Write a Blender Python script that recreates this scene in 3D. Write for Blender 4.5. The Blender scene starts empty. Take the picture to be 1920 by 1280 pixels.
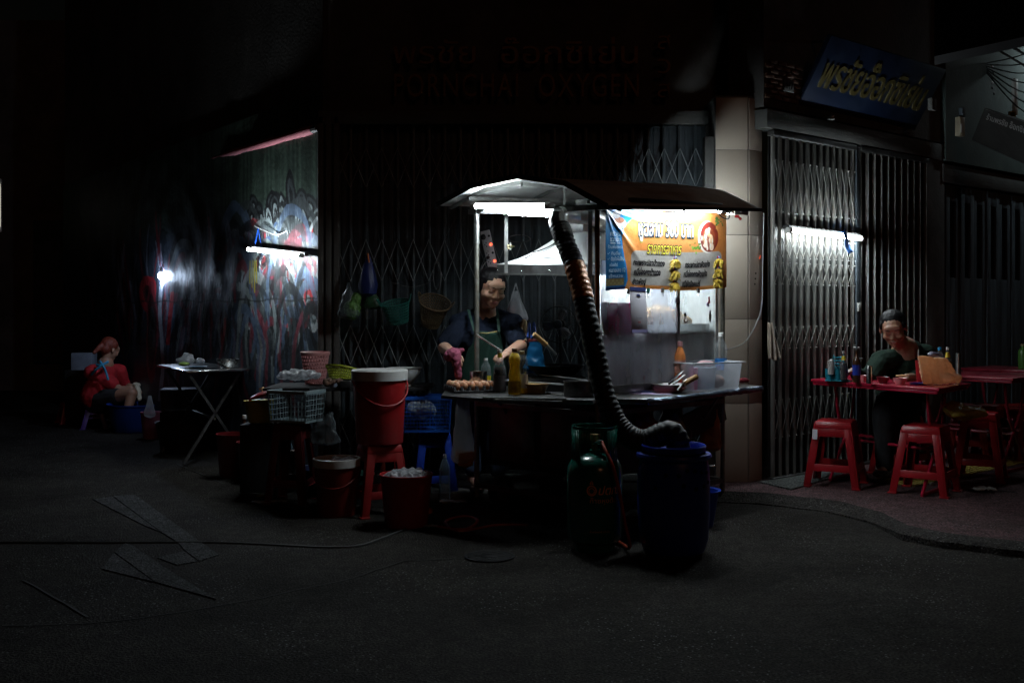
import bpy, bmesh, math, random
import numpy as np
from mathutils import Vector, Matrix, noise
random.seed(7)
R = math.radians
sc = bpy.context.scene
COL = sc.collection
# ---------------------------------------------------------------- camera, world, sun, exposure
F, CX, HY, H = 2000.0, 960.0, 578.0, 1.33
cam = bpy.data.cameras.new('camera')
cam.sensor_width = 36.0
cam.lens = 36.0 * F / 1920
cam.shift_y = -(640 - HY) / 1920
cam.clip_start = 0.05
cam.clip_end = 400
cam_ob = bpy.data.objects.new('camera', cam)
cam_ob.location = (0, 0, H)
cam_ob.rotation_euler = (R(90), 0, 0)
COL.objects.link(cam_ob)
sc.camera = cam_ob
world = bpy.data.worlds.new('World')
sc.world = world
world.use_nodes = True
wn = world.node_tree
sky = wn.nodes.new('ShaderNodeTexSky')
sky.sky_type = 'NISHITA'
sky.sun_disc = False
sky.sun_elevation = R(0.5)
sky.sun_rotation = R(155)
wn.links.new(sky.outputs[0], wn.nodes['Background'].inputs[0])
wn.nodes['Background'].inputs[1].default_value = 0.001
sun = bpy.data.lights.new('sun', 'SUN')
sun.energy = 0.03
sun.angle = R(12)
sun.color = (1.0, 0.42, 0.22)
sun_ob = bpy.data.objects.new('sun', sun)
sun_ob.rotation_euler = (R(62), 0, R(22))
COL.objects.link(sun_ob)
sc.view_settings.view_transform = 'Standard'
sc.view_settings.look = 'None'
sc.view_settings.exposure = 0
sc.view_settings.gamma = 1
sc.render.engine = 'CYCLES'
sc.cycles.use_denoising = True
sc.cycles.max_bounces = 7
sc.cycles.diffuse_bounces = 3
sc.cycles.transparent_max_bounces = 12
sc.cycles.caustics_reflective = False
sc.cycles.caustics_refractive = False
sc.cycles.sample_clamp_indirect = 3.0
LAMP = 150.0


def P(px, py, Y):
    return Vector(((px - CX) / F * Y, Y, H - (py - HY) / F * Y))


def Z(px, py, z=0.0):
    Y = (H - z) * F / (py - HY)
    return Vector(((px - CX) / F * Y, Y, z))


# ---------------------------------------------------------------- materials
MATS = {}


def mat(name, col, rough=0.6, metal=0.0, var=0.25, vscale=6.0, bump=0.0, bscale=60.0, alpha=1.0, edge=0.6, emit=0.0,
        ecol=None, trans=0.0, coat=0.0, stain=None, stain_amt=0.5, stretch=None, spec=0.5, sheen=0.0, subs=0.0, transl=0.0):
    if name in MATS:
        return MATS[name]
    m = bpy.data.materials.new(name)
    m.use_nodes = True
    nt = m.node_tree
    N, L = nt.nodes, nt.links
    b = N['Principled BSDF']
    b.inputs['Roughness'].default_value = rough
    b.inputs['Metallic'].default_value = metal
    b.inputs['Specular IOR Level'].default_value = spec
    b.inputs['Coat Weight'].default_value = coat
    b.inputs['Transmission Weight'].default_value = trans
    b.inputs['Sheen Weight'].default_value = sheen
    if subs:
        b.inputs['Subsurface Weight'].default_value = subs
        b.inputs['Subsurface Scale'].default_value = 0.01
    c = (*col, 1)
    b.inputs['Base Color'].default_value = c
    tc = N.new('ShaderNodeTexCoord')
    src = tc.outputs['Object']
    if stretch:
        mp = N.new('ShaderNodeMapping')
        mp.inputs['Scale'].default_value = stretch
        L.new(src, mp.inputs[0])
        src = mp.outputs[0]
    if var:
        n = N.new('ShaderNodeTexNoise')
        n.inputs['Scale'].default_value = vscale
        n.inputs['Detail'].default_value = 7
        n.inputs['Roughness'].default_value = 0.65
        L.new(src, n.inputs['Vector'])
        rp = N.new('ShaderNodeValToRGB')
        rp.color_ramp.elements[0].position = 0.3
        rp.color_ramp.elements[1].position = 0.7
        rp.color_ramp.elements[0].color = (*[max(0, x * (1 - var)) for x in col], 1)
        rp.color_ramp.elements[1].color = (*[min(1, x * (1 + var)) for x in col], 1)
        L.new(n.outputs[0], rp.inputs[0])
        out = rp.outputs[0]
        if stain:
            n2 = N.new('ShaderNodeTexNoise')
            n2.inputs['Scale'].default_value = vscale * 0.35
            n2.inputs['Detail'].default_value = 9
            n2.inputs['Roughness'].default_value = 0.7
            L.new(src, n2.inputs['Vector'])
            r2 = N.new('ShaderNodeValToRGB')
            r2.color_ramp.elements[0].position = 0.5
            r2.color_ramp.elements[1].position = 0.66
            r2.color_ramp.elements[1].color = (stain_amt,) * 3 + (1,)
            L.new(n2.outputs[0], r2.inputs[0])
            mx = N.new('ShaderNodeMixRGB')
            L.new(r2.outputs[0], mx.inputs[0])
            L.new(out, mx.inputs[1])
            mx.inputs[2].default_value = (*stain, 1)
            out = mx.outputs[0]
        L.new(out, b.inputs['Base Color'])
        mr = N.new('ShaderNodeMapRange')
        mr.inputs['To Min'].default_value = max(0.02, rough - 0.12)
        mr.inputs['To Max'].default_value = min(1, rough + 0.12)
        L.new(n.outputs[0], mr.inputs[0])
        L.new(mr.outputs[0], b.inputs['Roughness'])
    if bump:
        nb = N.new('ShaderNodeTexNoise')
        nb.inputs['Scale'].default_value = bscale
        nb.inputs['Detail'].default_value = 6
        L.new(src, nb.inputs['Vector'])
        bp = N.new('ShaderNodeBump')
        bp.inputs['Strength'].default_value = bump
        bp.inputs['Distance'].default_value = 0.01
        L.new(nb.outputs[0], bp.inputs['Height'])
        L.new(bp.outputs[0], b.inputs['Normal'])
    if emit:
        b.inputs['Emission Color'].default_value = (*(ecol or col), 1)
        b.inputs['Emission Strength'].default_value = emit
    if alpha < 1:
        t = N.new('ShaderNodeBsdfTransparent')
        t.inputs[0].default_value = (*[0.5 + 0.5 * x for x in (ecol or (1, 1, 1))], 1)
        ms = N.new('ShaderNodeMixShader')
        o = N['Material Output']
        lw = N.new('ShaderNodeLayerWeight')
        lw.inputs[0].default_value = 0.35
        ad = N.new('ShaderNodeMath')
        ad.operation = 'MULTIPLY_ADD'
        ad.use_clamp = True
        L.new(lw.outputs['Facing'], ad.inputs[0])
        ad.inputs[1].default_value = edge
        ad.inputs[2].default_value = alpha
        L.new(ad.outputs[0], ms.inputs[0])
        L.new(t.outputs[0], ms.inputs[1])
        body_ = b.outputs[0]
        if transl:
            tl = N.new('ShaderNodeBsdfTranslucent')
            tl.inputs[0].default_value = c
            m3 = N.new('ShaderNodeMixShader')
            m3.inputs[0].default_value = transl
            L.new(b.outputs[0], m3.inputs[1])
            L.new(tl.outputs[0], m3.inputs[2])
            body_ = m3.outputs[0]
        L.new(body_, ms.inputs[2])
        L.new(ms.outputs[0], o.inputs[0])
    MATS[name] = m
    return m


def vmat(name, rough=0.5, spec=0.4, bump=0.0, bscale=30, dirt=0.0, metal=0.0):
    """printed or painted surface: colour comes from the 'print' attribute"""
    m = bpy.data.materials.new(name)
    m.use_nodes = True
    N, L = m.node_tree.nodes, m.node_tree.links
    b = N['Principled BSDF']
    b.inputs['Roughness'].default_value = rough
    b.inputs['Specular IOR Level'].default_value = spec
    b.inputs['Metallic'].default_value = metal
    a = N.new('ShaderNodeVertexColor')
    a.layer_name = 'print'
    out = a.outputs[0]
    n = N.new('ShaderNodeTexNoise')
    n.inputs['Scale'].default_value = bscale
    n.inputs['Detail'].default_value = 8
    tc = N.new('ShaderNodeTexCoord')
    L.new(tc.outputs['Object'], n.inputs['Vector'])
    if dirt:
        mx = N.new('ShaderNodeMixRGB')
        mx.blend_type = 'MULTIPLY'
        mx.inputs[0].default_value = dirt
        L.new(out, mx.inputs[1])
        cr = N.new('ShaderNodeValToRGB')
        cr.color_ramp.elements[0].position = 0.35
        cr.color_ramp.elements[1].position = 0.6
        L.new(n.outputs[0], cr.inputs[0])
        L.new(cr.outputs[0], mx.inputs[2])
        out = mx.outputs[0]
    L.new(out, b.inputs['Base Color'])
    if bump:
        bp = N.new('ShaderNodeBump')
        bp.inputs['Strength'].default_value = bump
        bp.inputs['Distance'].default_value = 0.01
        L.new(n.outputs[0], bp.inputs['Height'])
        L.new(bp.outputs[0], b.inputs['Normal'])
    return m


steel = mat('brushed_steel', (0.42, 0.43, 0.42), 0.38, 1.0, 0.25, 9, 0.15, 40, stain=(0.16, 0.11, 0.07), stain_amt=0.35)
steel_dark = mat('greasy_steel', (0.16, 0.16, 0.16), 0.42, 0.9, 0.4, 9, 0.2, 30, stain=(0.07, 0.045, 0.025))
steel_bright = mat('bright_steel', (0.62, 0.63, 0.62), 0.22, 1.0, 0.1, 8)
galv = mat('galvanised_sheet', (0.68, 0.70, 0.68), 0.55, 0.0, 0.2, 5, 0.1, 20, stain=(0.28, 0.27, 0.24), stain_amt=0.4)
hood_m = mat('hood_sheet', (0.72, 0.74, 0.73), 0.5, 0.0, 0.12, 4, 0.05, 20, stain=(0.4, 0.38, 0.33), stain_amt=0.3)
rust = mat('rusty_pipe', (0.16, 0.075, 0.04), 0.65, 0.4, 0.5, 20, 0.3, 80)
pipe_m = mat('worn_pipe', (0.28, 0.28, 0.25), 0.4, 0.8, 0.3, 12, 0.1, 50, stain=(0.17, 0.11, 0.05), stain_amt=0.7)
black = mat('black_rubber', (0.012, 0.012, 0.013), 0.55, 0, 0.3, 12)
black_gloss = mat('black_duct_skin', (0.005, 0.006, 0.007), 0.5, 0, 0.4, 20, 0.15, 60, spec=0.28)
asphalt = None
conc = mat('grey_concrete', (0.08, 0.081, 0.077), 0.8, 0, 0.3, 3, 0.4, 60, stain=(0.1, 0.1, 0.09), stain_amt=0.7)
dark_wall = mat('sooty_plaster', (0.10, 0.095, 0.09), 0.85, 0, 0.35, 2, 0.4, 40, stain=(0.035, 0.033, 0.03), stain_amt=0.8)
green_wall = mat('greenish_plaster', (0.08, 0.115, 0.105), 0.85, 0, 0.35, 2, 0.3, 40, stain=(0.05, 0.06, 0.05), stain_amt=0.8)
tile_m = mat('cream_tile', (0.44, 0.375, 0.305), 0.38, 0, 0.06, 3, 0.03, 20, stain=(0.38, 0.34, 0.3), stain_amt=0.5)
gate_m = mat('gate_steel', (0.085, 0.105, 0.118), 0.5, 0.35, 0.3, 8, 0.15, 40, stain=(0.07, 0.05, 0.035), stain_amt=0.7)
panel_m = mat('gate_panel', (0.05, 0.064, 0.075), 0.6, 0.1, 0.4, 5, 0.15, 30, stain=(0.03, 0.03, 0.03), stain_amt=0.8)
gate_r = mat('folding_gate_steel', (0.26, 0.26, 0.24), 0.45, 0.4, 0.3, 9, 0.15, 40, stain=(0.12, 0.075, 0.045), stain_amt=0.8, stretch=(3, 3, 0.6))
panel_r = mat('dark_shutter_sheet', (0.035, 0.034, 0.032), 0.6, 0.2, 0.4, 5)
door_blue = mat('blue_grey_door', (0.10, 0.13, 0.155), 0.6, 0.1, 0.35, 4, 0.1, 30, stain=(0.05, 0.05, 0.05), stain_amt=0.6, stretch=(4, 4, .5))
void_m = mat('dark_glass_slot', (0.006, 0.006, 0.007), 0.35, 0, 0)
tube_on = mat('lit_tube', (1, 1, 1), 0.4, 0, 0, emit=LAMP, ecol=(0.84, 0.95, 1.0))
bulb_on = mat('lit_bulb', (1, 1, 1), 0.4, 0, 0, emit=LAMP * 3.0, ecol=(0.60, 0.75, 1.0))
far_on = mat('lit_far_lamp', (1, 1, 1), 0.4, 0, 0, emit=LAMP * 0.8, ecol=(0.8, 0.95, 1.0))
led_on = mat('red_indicator', (1, .1, .05), 0.4, 0, 0, emit=5, ecol=(1, 0.08, 0.03))
holder_m = mat('lamp_holder_plastic', (0.45, 0.45, 0.42), 0.5)
white_pl = mat('white_plastic', (0.55, 0.55, 0.53), 0.4, 0, 0.1, 5, stain=(0.35, 0.33, 0.3), stain_amt=0.4)
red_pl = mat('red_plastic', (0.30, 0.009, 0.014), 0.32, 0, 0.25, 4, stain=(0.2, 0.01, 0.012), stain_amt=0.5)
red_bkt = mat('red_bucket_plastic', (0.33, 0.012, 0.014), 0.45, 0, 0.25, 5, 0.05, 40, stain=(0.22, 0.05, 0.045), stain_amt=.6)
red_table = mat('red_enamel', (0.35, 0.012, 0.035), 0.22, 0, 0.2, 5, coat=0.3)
blue_pl = mat('blue_plastic', (0.010, 0.045, 0.36), 0.38, 0, 0.2, 5)
blue_barrel = mat('blue_barrel_plastic', (0.010, 0.032, 0.34), 0.36, 0, 0.3, 4, 0.05, 30)
pink_pl = mat('pink_plastic', (0.55, 0.24, 0.24), 0.45, 0, 0.12, 6)
lime_pl = mat('yellow_green_plastic', (0.36, 0.42, 0.03), 0.45, 0, 0.15, 6)
teal_pl = mat('teal_plastic', (0.012, 0.10, 0.08), 0.45, 0, 0.15, 6)
brown_pl = mat('brown_wicker', (0.085, 0.055, 0.028), 0.5, 0, 0.25, 20)
pale_crate = mat('pale_crate_plastic', (0.22, 0.30, 0.32), 0.45, 0, 0.2, 6)
green_cyl = mat('green_cylinder_paint', (0.009, 0.11, 0.078), 0.24, 0, 0.3, 5, coat=0.4)
gold_print = mat('orange_print', (0.85, 0.36, 0.10), 0.5, 0, 0.2, 20)
hose_m = mat('orange_red_hose', (0.34, 0.045, 0.02), 0.38, 0, 0.2, 20)
egg_m = mat('brown_egg_shell', (0.50, 0.24, 0.13), 0.42, 0, 0.2, 30, subs=0.1)
tray_m = mat('dark_pulp_tray', (0.025, 0.024, 0.026), 0.8, 0, 0.2, 30)
skin_m = mat('skin', (0.42, 0.235, 0.16), 0.55, 0, 0.08, 12, 0.03, 200, subs=0.15)
skin_b = mat('skin_brown', (0.32, 0.17, 0.11), 0.5, 0, 0.08, 12, 0.03, 200, subs=0.15)
lip_m = mat('lip', (0.32, 0.10, 0.09), 0.35, 0, 0.1)
hair_m = mat('black_hair', (0.004, 0.0035, 0.004), 0.45, 0, 0.4, 30, 0.35, 70, stretch=(6, 1, 1), spec=0.12)
hair_red = mat('reddish_hair', (0.15, 0.025, 0.012), 0.45, 0, 0.5, 30, 0.7, 90, stretch=(1, 4, 1))
navy_cl = mat('navy_cotton', (0.008, 0.012, 0.024), 0.95, 0, 0.25, 20, 0.3, 120, spec=.15)
apron_m = mat('green_apron_cloth', (0.0025, 0.030, 0.019), 0.75, 0, 0.2, 12, 0.3, 90)
green_cl = mat('dark_green_cotton', (0.010, 0.022, 0.015), 0.95, 0, 0.25, 20, 0.3, 120, spec=.15)
red_cl = mat('red_cotton', (0.40, 0.012, 0.018), 0.85, 0, 0.25, 14, 0.3, 100)
sky_strap = mat('sky_blue_strap', (0.03, 0.28, 0.48), 0.7, 0, 0.1)
denim = mat('dark_denim', (0.02, 0.035, 0.07), 0.9, 0, 0.3, 20)
trouser = mat('black_trousers', (0.012, 0.012, 0.014), 0.9, 0, 0.3, 20)
pink_cloth = mat('magenta_cloth', (0.22, 0.04, 0.08), 0.85, 0, 0.3, 12, 0.4, 60)
wood = mat('pale_wood', (0.52, 0.33, 0.15), 0.5, 0, 0.25, 14, 0.1, 60, stretch=(1, 1, 6))
iron = mat('seasoned_iron', (0.03, 0.03, 0.032), 0.35, 0.8, 0.3, 10)
oil_m = mat('yellow_oil', (0.95, 0.66, 0.015), 0.12, 0, 0.15, 20, alpha=0.85, edge=.1, ecol=(1.0, 0.8, 0.1), transl=.35)
soy_m = mat('dark_soy_sauce', (0.02, 0.008, 0.005), 0.12, 0, 0)
glass_m = mat('clear_bottle_plastic', (0.5, 0.55, 0.58), 0.08, 0, 0, alpha=0.08, edge=.35)
bag_m = mat('thin_plastic_film', (0.72, 0.76, 0.8), 0.25, 0, 0.2, 12, 0.8, 25, alpha=0.34, transl=.5)
bag_white = mat('crumpled_white_film', (0.5, 0.52, 0.55), 0.3, 0, 0.25, 14, 0.9, 30, alpha=0.6, transl=.5)
bag_blue = mat('blue_plastic_film', (0.01, 0.13, 0.30), 0.35, 0, 0.2, 12, 0.8, 25, alpha=0.8, transl=.5)
bag_orange = mat('orange_plastic_film', (0.92, 0.60, 0.38), 0.4, 0, 0.15, 9, 0.6, 16, alpha=.97, edge=.1, transl=.5, stain=(0.85, 0.42, 0.2), stain_amt=.4)
bag_yellow = mat('yellow_plastic_film', (0.55, 0.38, 0.07), 0.35, 0, 0.3, 9, 0.6, 16, alpha=.97, edge=.1, transl=.4)
rim_m = mat('frosted_rim', (0.55, 0.58, 0.63), 0.3, 0, 0, alpha=0.75)
bag_dim = mat('shaded_clear_film', (0.10, 0.12, 0.13), 0.3, 0, 0.3, 12, 0.8, 25, alpha=0.4)  # darker copy of clear film, the dimness of its place put in colour
wire_dim = mat('shaded_cable', (0.10, 0.10, 0.10), 0.6, 0, 0.2)  # pale cable darkened for the dim gate, shade put into its colour
box_m = mat('frosted_box_plastic', (0.60, 0.63, 0.68), 0.3, 0, 0.05, 4, alpha=0.20, transl=.5)
yellow_m = mat('yellow_label', (0.55, 0.42, 0.02), 0.45, 0, 0.1)
cyan_m = mat('blue_cap', (0.01, 0.28, 0.55), 0.4, 0, 0.1)
teal_cup = mat('teal_caddy_plastic', (0.015, 0.22, 0.30), 0.4, 0, 0.15)
pink_bowl = mat('pink_melamine', (0.60, 0.24, 0.25), 0.3, 0, 0.08, 6)
paper_w = mat('white_paper', (0.62, 0.60, 0.66), 0.6, 0, 0.06, 5)
paper_navy = mat('navy_print', (0.02, 0.035, 0.15), 0.5, 0, 0.1)
ink = mat('black_print', (0.006, 0.006, 0.008), 0.9, 0, 0, spec=.05)
ink_grey = mat('grey_print', (0.2, 0.19, 0.24), 0.6, 0, 0)
print_white = mat('white_print', (0.46, 0.50, 0.54), 0.5, 0, 0)
print_pale = mat('pale_blue_print', (0.42, 0.56, 0.66), 0.5, 0, 0)
print_yel = mat('yellow_print', (0.75, 0.62, 0.06), 0.5, 0, 0)
print_navy = mat('dark_navy_outline', (0.006, 0.009, 0.025), 0.9, 0, 0, spec=.05)
print_glow = mat('yellow_halo_print', (0.40, 0.30, 0.05), 0.5, 0, 0)
veg_m = mat('leafy_green', (0.07, 0.16, 0.03), 0.6, 0, 0.5, 30, 0.8, 60)
root_m = mat('brown_tuber_skin', (0.17, 0.10, 0.07), 0.8, 0, 0.4, 30, 0.8, 60)
noodle_m = mat('fried_noodles', (0.55, 0.32, 0.12), 0.6, 0, 0.35, 40, 1.0, 90)
gold_letter = mat('tarnished_gilt', (0.20, 0.10, 0.035), 0.5, 0.4, 0.4, 10)
yellow_letter = mat('yellowed_gilt', (0.06, 0.047, 0.013), 0.5, 0.2, 0.3, 10)
sign_blue = mat('navy_signboard', (0.003, 0.008, 0.024), 0.45, 0, 0.35, 5, stain=(0.02, 0.03, 0.05))
wire_m = mat('dark_cable', (0.012, 0.012, 0.012), 0.5, 0, 0)
wire_w = mat('white_cable', (0.42, 0.42, 0.42), 0.5, 0, 0.1)
rope_b = mat('blue_string', (0.01, 0.08, 0.45), 0.5, 0, 0.1)
towel_m = mat('beige_towel', (0.42, 0.34, 0.27), 0.95, 0, 0.3, 14, 0.8, 90)
tac_m = mat('yellow_tactile_tile', (0.30, 0.22, 0.035), 0.7, 0, 0.35, 8)
red_glint = mat('painted_red_reflection', (0.8, 0.08, 0.04), 0.3, 0, 0, emit=0.5, ecol=(1, .15, .05))  # red lamp reflection on the pillar, built as a faintly glowing chip
pink_roll = mat('faded_pink_canvas', (0.46, 0.15, 0.18), 0.7, 0, 0.25, 5, 0.3, 40)
brick_m = mat('old_brick', (0.13, 0.07, 0.045), 0.85, 0, 0.4, 9, 0.4, 60)
mask_m = mat('glow_orange_tape', (0.34, 0.11, 0.02), 0.30, 0.2, 0.6, 25, 0.6, 50)  # orange glow on the duct is put into this tape's colour


TMP = bpy.data.scenes.new('workshop')


def tmp_mesh(o):
    vl = TMP.view_layers[0]
    vl.update()
    return bpy.data.meshes.new_from_object(o.evaluated_get(vl.depsgraph))


def rough_ground(name, col, dark, spec=.10, grain=1.0):
    m = bpy.data.materials.new(name)
    m.use_nodes = True
    N, L = m.node_tree.nodes, m.node_tree.links
    b = N['Principled BSDF']
    tc = N.new('ShaderNodeTexCoord')

    def nz(scale, det, rough=.6):
        n = N.new('ShaderNodeTexNoise')
        n.inputs['Scale'].default_value = scale
        n.inputs['Detail'].default_value = det
        n.inputs['Roughness'].default_value = rough
        L.new(tc.outputs['Object'], n.inputs['Vector'])
        return n

    def ramp(src, p0, p1, c0, c1):
        r = N.new('ShaderNodeValToRGB')
        r.color_ramp.elements[0].position, r.color_ramp.elements[1].position = p0, p1
        r.color_ramp.elements[0].color, r.color_ramp.elements[1].color = (*c0, 1), (*c1, 1)
        L.new(src, r.inputs[0])
        return r.outputs[0]

    def mix(mode, f, a, b_):
        x = N.new('ShaderNodeMixRGB')
        x.blend_type = mode
        if isinstance(f, float):
            x.inputs[0].default_value = f
        else:
            L.new(f, x.inputs[0])
        for k, v in ((1, a), (2, b_)):
            if isinstance(v, tuple):
                x.inputs[k].default_value = (*v, 1)
            else:
                L.new(v, x.inputs[k])
        return x.outputs[0]
    big = ramp(nz(.9, 8, .7).outputs[0], .38, .62, dark, col)
    mid = ramp(nz(16, 6).outputs[0], .35, .68, (.55, .55, .55), (1.25, 1.25, 1.25))
    fine = ramp(nz(85, 3).outputs[0], .38, .66, (.28 * grain, .28 * grain, .28 * grain), (1.9, 1.9, 1.9))
    c = mix('MULTIPLY', 1.0, mix('MULTIPLY', .8, big, mid), fine)
    vo = N.new('ShaderNodeTexVoronoi')
    vo.inputs['Scale'].default_value = 42
    L.new(tc.outputs['Object'], vo.inputs['Vector'])
    st = ramp(vo.outputs['Distance'], .10, .22, (1, 1, 1), (0, 0, 0))
    patch = ramp(nz(1.3, 3).outputs[0], .45, .6, (0, 0, 0), (1, 1, 1))
    glint = mix('MULTIPLY', 1.0, st, patch)
    c = mix('MIX', mix('MULTIPLY', 1.0, glint, (.5, .5, .5)), c, (.20, .21, .22))
    L.new(c, b.inputs['Base Color'])
    sm = N.new('ShaderNodeMapRange')
    sm.inputs['To Min'].default_value = spec
    sm.inputs['To Max'].default_value = .8
    L.new(glint, sm.inputs[0])
    L.new(sm.outputs[0], b.inputs['Specular IOR Level'])
    rm = N.new('ShaderNodeMapRange')
    rm.inputs['To Min'].default_value = .78
    rm.inputs['To Max'].default_value = .35
    L.new(glint, rm.inputs[0])
    L.new(rm.outputs[0], b.inputs['Roughness'])
    bp = N.new('ShaderNodeBump')
    bp.inputs['Strength'].default_value = .9
    bp.inputs['Distance'].default_value = .008
    L.new(fine, bp.inputs['Height'])
    L.new(bp.outputs[0], b.inputs['Normal'])
    return m


asphalt = rough_ground('asphalt_ground', (.058, .053, .047), (.024, .021, .018), .07)
worn_paint = rough_ground('worn_white_marking', (.088, .09, .092), (.045, .045, .045), .12)
pave_m = rough_ground('pinkish_pavement', (.16, .085, .09), (.08, .05, .052), .14)

# ---------------------------------------------------------------- mesh builder
class MB:
    def __init__(self):
        self.v, self.f = [], []

    def add(self, vs, fs, M=None):
        o = len(self.v)
        self.v += [(M @ Vector(p)) if M is not None else Vector(p) for p in vs]
        self.f += [tuple(i + o for i in q) for q in fs]
        return self

    def box(self, c, s, M=None):
        x, y, z = c
        a, b, d = s[0] / 2, s[1] / 2, s[2] / 2
        vs = [(x + i * a, y + j * b, z + k * d) for k in (-1, 1) for j in (-1, 1) for i in (-1, 1)]
        return self.add(vs, [(0, 2, 3, 1), (4, 5, 7, 6), (0, 1, 5, 4), (2, 6, 7, 3), (0, 4, 6, 2), (1, 3, 7, 5)], M)

    def hexa(self, b4, t4, M=None):
        return self.add(list(b4) + list(t4), [(3, 2, 1, 0), (4, 5, 6, 7), (0, 1, 5, 4), (1, 2, 6, 5), (2, 3, 7, 6), (3, 0, 4, 7)], M)

    def bar(self, p, q, w, d=None):
        """rectangular bar from p to q"""
        p, q = Vector(p), Vector(q)
        d = d or w
        ax = (q - p).normalized()
        up = Vector((0, 0, 1)) if abs(ax.z) < 0.95 else Vector((0, 1, 0))
        s = ax.cross(up).normalized() * w / 2
        t = s.cross(ax).normalized() * d / 2
        return self.hexa([p - s - t, p + s - t, p + s + t, p - s + t], [q - s - t, q + s - t, q + s + t, q - s + t])

    def tube(self, path, r, n=10, cap=True, M=None):
        path = [Vector(p) for p in path]
        m = len(path)
        rs = r if hasattr(r, '__len__') else [r] * m
        prev = None
        vs, fs = [], []
        for i, p in enumerate(path):
            t = (path[min(i + 1, m - 1)] - path[max(i - 1, 0)]).normalized()
            if prev is None:
                up = Vector((0, 0, 1)) if abs(t.z) < 0.9 else Vector((0, 1, 0))
                a = t.cross(up).normalized()
            else:
                a = (prev - t * prev.dot(t)).normalized()
            prev = a
            b = t.cross(a)
            for k in range(n):
                th = 2 * math.pi * k / n
                vs.append(p + (a * math.cos(th) + b * math.sin(th)) * rs[i])
        for i in range(m - 1):
            for k in range(n):
                fs.append((i * n + k, i * n + (k + 1) % n, (i + 1) * n + (k + 1) % n, (i + 1) * n + k))
        if cap:
            fs.append(tuple(range(n - 1, -1, -1)))
            fs.append(tuple((m - 1) * n + k for k in range(n)))
        return self.add(vs, fs, M)

    def lathe(self, prof, n=24, M=None, sx=1, sy=1, cap0=True, cap1=False):
        vs, fs = [], []
        for r, z in prof:
            for k in range(n):
                th = 2 * math.pi * k / n
                vs.append((r * sx * math.cos(th), r * sy * math.sin(th), z))
        m = len(prof)
        for i in range(m - 1):
            for k in range(n):
                fs.append((i * n + k, i * n + (k + 1) % n, (i + 1) * n + (k + 1) % n, (i + 1) * n + k))
        if cap0:
            fs.append(tuple(range(n - 1, -1, -1)))
        if cap1:
            fs.append(tuple((m - 1) * n + k for k in range(n)))
        return self.add(vs, fs, M)

    def ell(self, c, r, rot=None, n=16, m=10, M=None):
        T = Matrix.Translation(c) @ (rot.to_4x4() if rot else Matrix.Identity(4)) @ Matrix.Diagonal((*r, 1))
        if M is not None:
            T = M @ T
        vs, fs = [(0, 0, -1)], []
        for i in range(1, m):
            ph = -math.pi / 2 + math.pi * i / m
            for k in range(n):
                th = 2 * math.pi * k / n
                vs.append((math.cos(ph) * math.cos(th), math.cos(ph) * math.sin(th), math.sin(ph)))
        vs.append((0, 0, 1))
        for k in range(n):
            fs.append((0, 1 + (k + 1) % n, 1 + k))
        for i in range(m - 2):
            for k in range(n):
                a = 1 + i * n
                fs.append((a + k, a + (k + 1) % n, a + n + (k + 1) % n, a + n + k))
        a = 1 + (m - 2) * n
        for k in range(n):
            fs.append((a + k, a + (k + 1) % n, len(vs) - 1))
        return self.add(vs, fs, T)

    def cap(self, p, q, r0, r1, n=14):
        """tapered capsule"""
        p, q = Vector(p), Vector(q)
        d = q - p
        Ln = max(d.length, 1e-5)
        rot = d.to_track_quat('Z', 'Y').to_matrix().to_4x4()
        prof = []
        for i in range(5):
            a = -math.pi / 2 + (math.pi / 2) * (i + 0.5) / 5
            prof.append((r0 * math.cos(a), r0 * math.sin(a)))
        prof.append((r0, 0))
        prof.append((r1, Ln))
        for i in range(5):
            a = (math.pi / 2) * (i + 0.5) / 5
            prof.append((r1 * math.cos(a), Ln + r1 * math.sin(a)))
        return self.lathe(prof, n, Matrix.Translation(p) @ rot, cap1=True)

    def prism(self, poly, z0, z1, M=None):
        n = len(poly)
        vs = [(x, y, z0) for x, y in poly] + [(x, y, z1) for x, y in poly]
        fs = [tuple(range(n - 1, -1, -1)), tuple(range(n, 2 * n))]
        fs += [(i, (i + 1) % n, n + (i + 1) % n, n + i) for i in range(n)]
        return self.add(vs, fs, M)

    def build(self, name, m, parent=None, world=False, smooth=35, bevel=0.0, solid=0.0, jitter=0.0, jf=10.0):
        vs = self.v
        if parent is not None and world:
            inv = WM(parent).inverted()
            vs = [inv @ p for p in vs]
        if jitter:
            vs = [p + noise.noise_vector(p * jf) * jitter for p in vs]
        me = bpy.data.meshes.new(name)
        me.from_pydata([tuple(p) for p in vs], [], self.f)
        bm = bmesh.new()
        bm.from_mesh(me)
        if bevel:
            bmesh.ops.remove_doubles(bm, verts=bm.verts, dist=1e-5)
        bmesh.ops.recalc_face_normals(bm, faces=bm.faces)
        if bevel:
            es = [e for e in bm.edges if len(e.link_faces) == 2 and e.calc_face_angle(0) > 0.6]
            bmesh.ops.bevel(bm, geom=es, offset=bevel, segments=2, affect='EDGES', profile=0.5, clamp_overlap=True)
        bm.to_mesh(me)
        bm.free()
        if smooth:
            me.polygons.foreach_set('use_smooth', [True] * len(me.polygons))
            me.set_sharp_from_angle(angle=R(smooth))
        me.materials.append(m)
        o = bpy.data.objects.new(name, me)
        COL.objects.link(o)
        if parent is not None:
            o.parent = parent
        if solid:
            md = o.modifiers.new('thickness', 'SOLIDIFY')
            md.thickness = solid
            md.offset = 0
        return o


def WM(o):
    M = Matrix.LocRotScale(o.location, o.rotation_euler, o.scale)
    return (WM(o.parent) @ M) if o.parent else M


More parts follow.
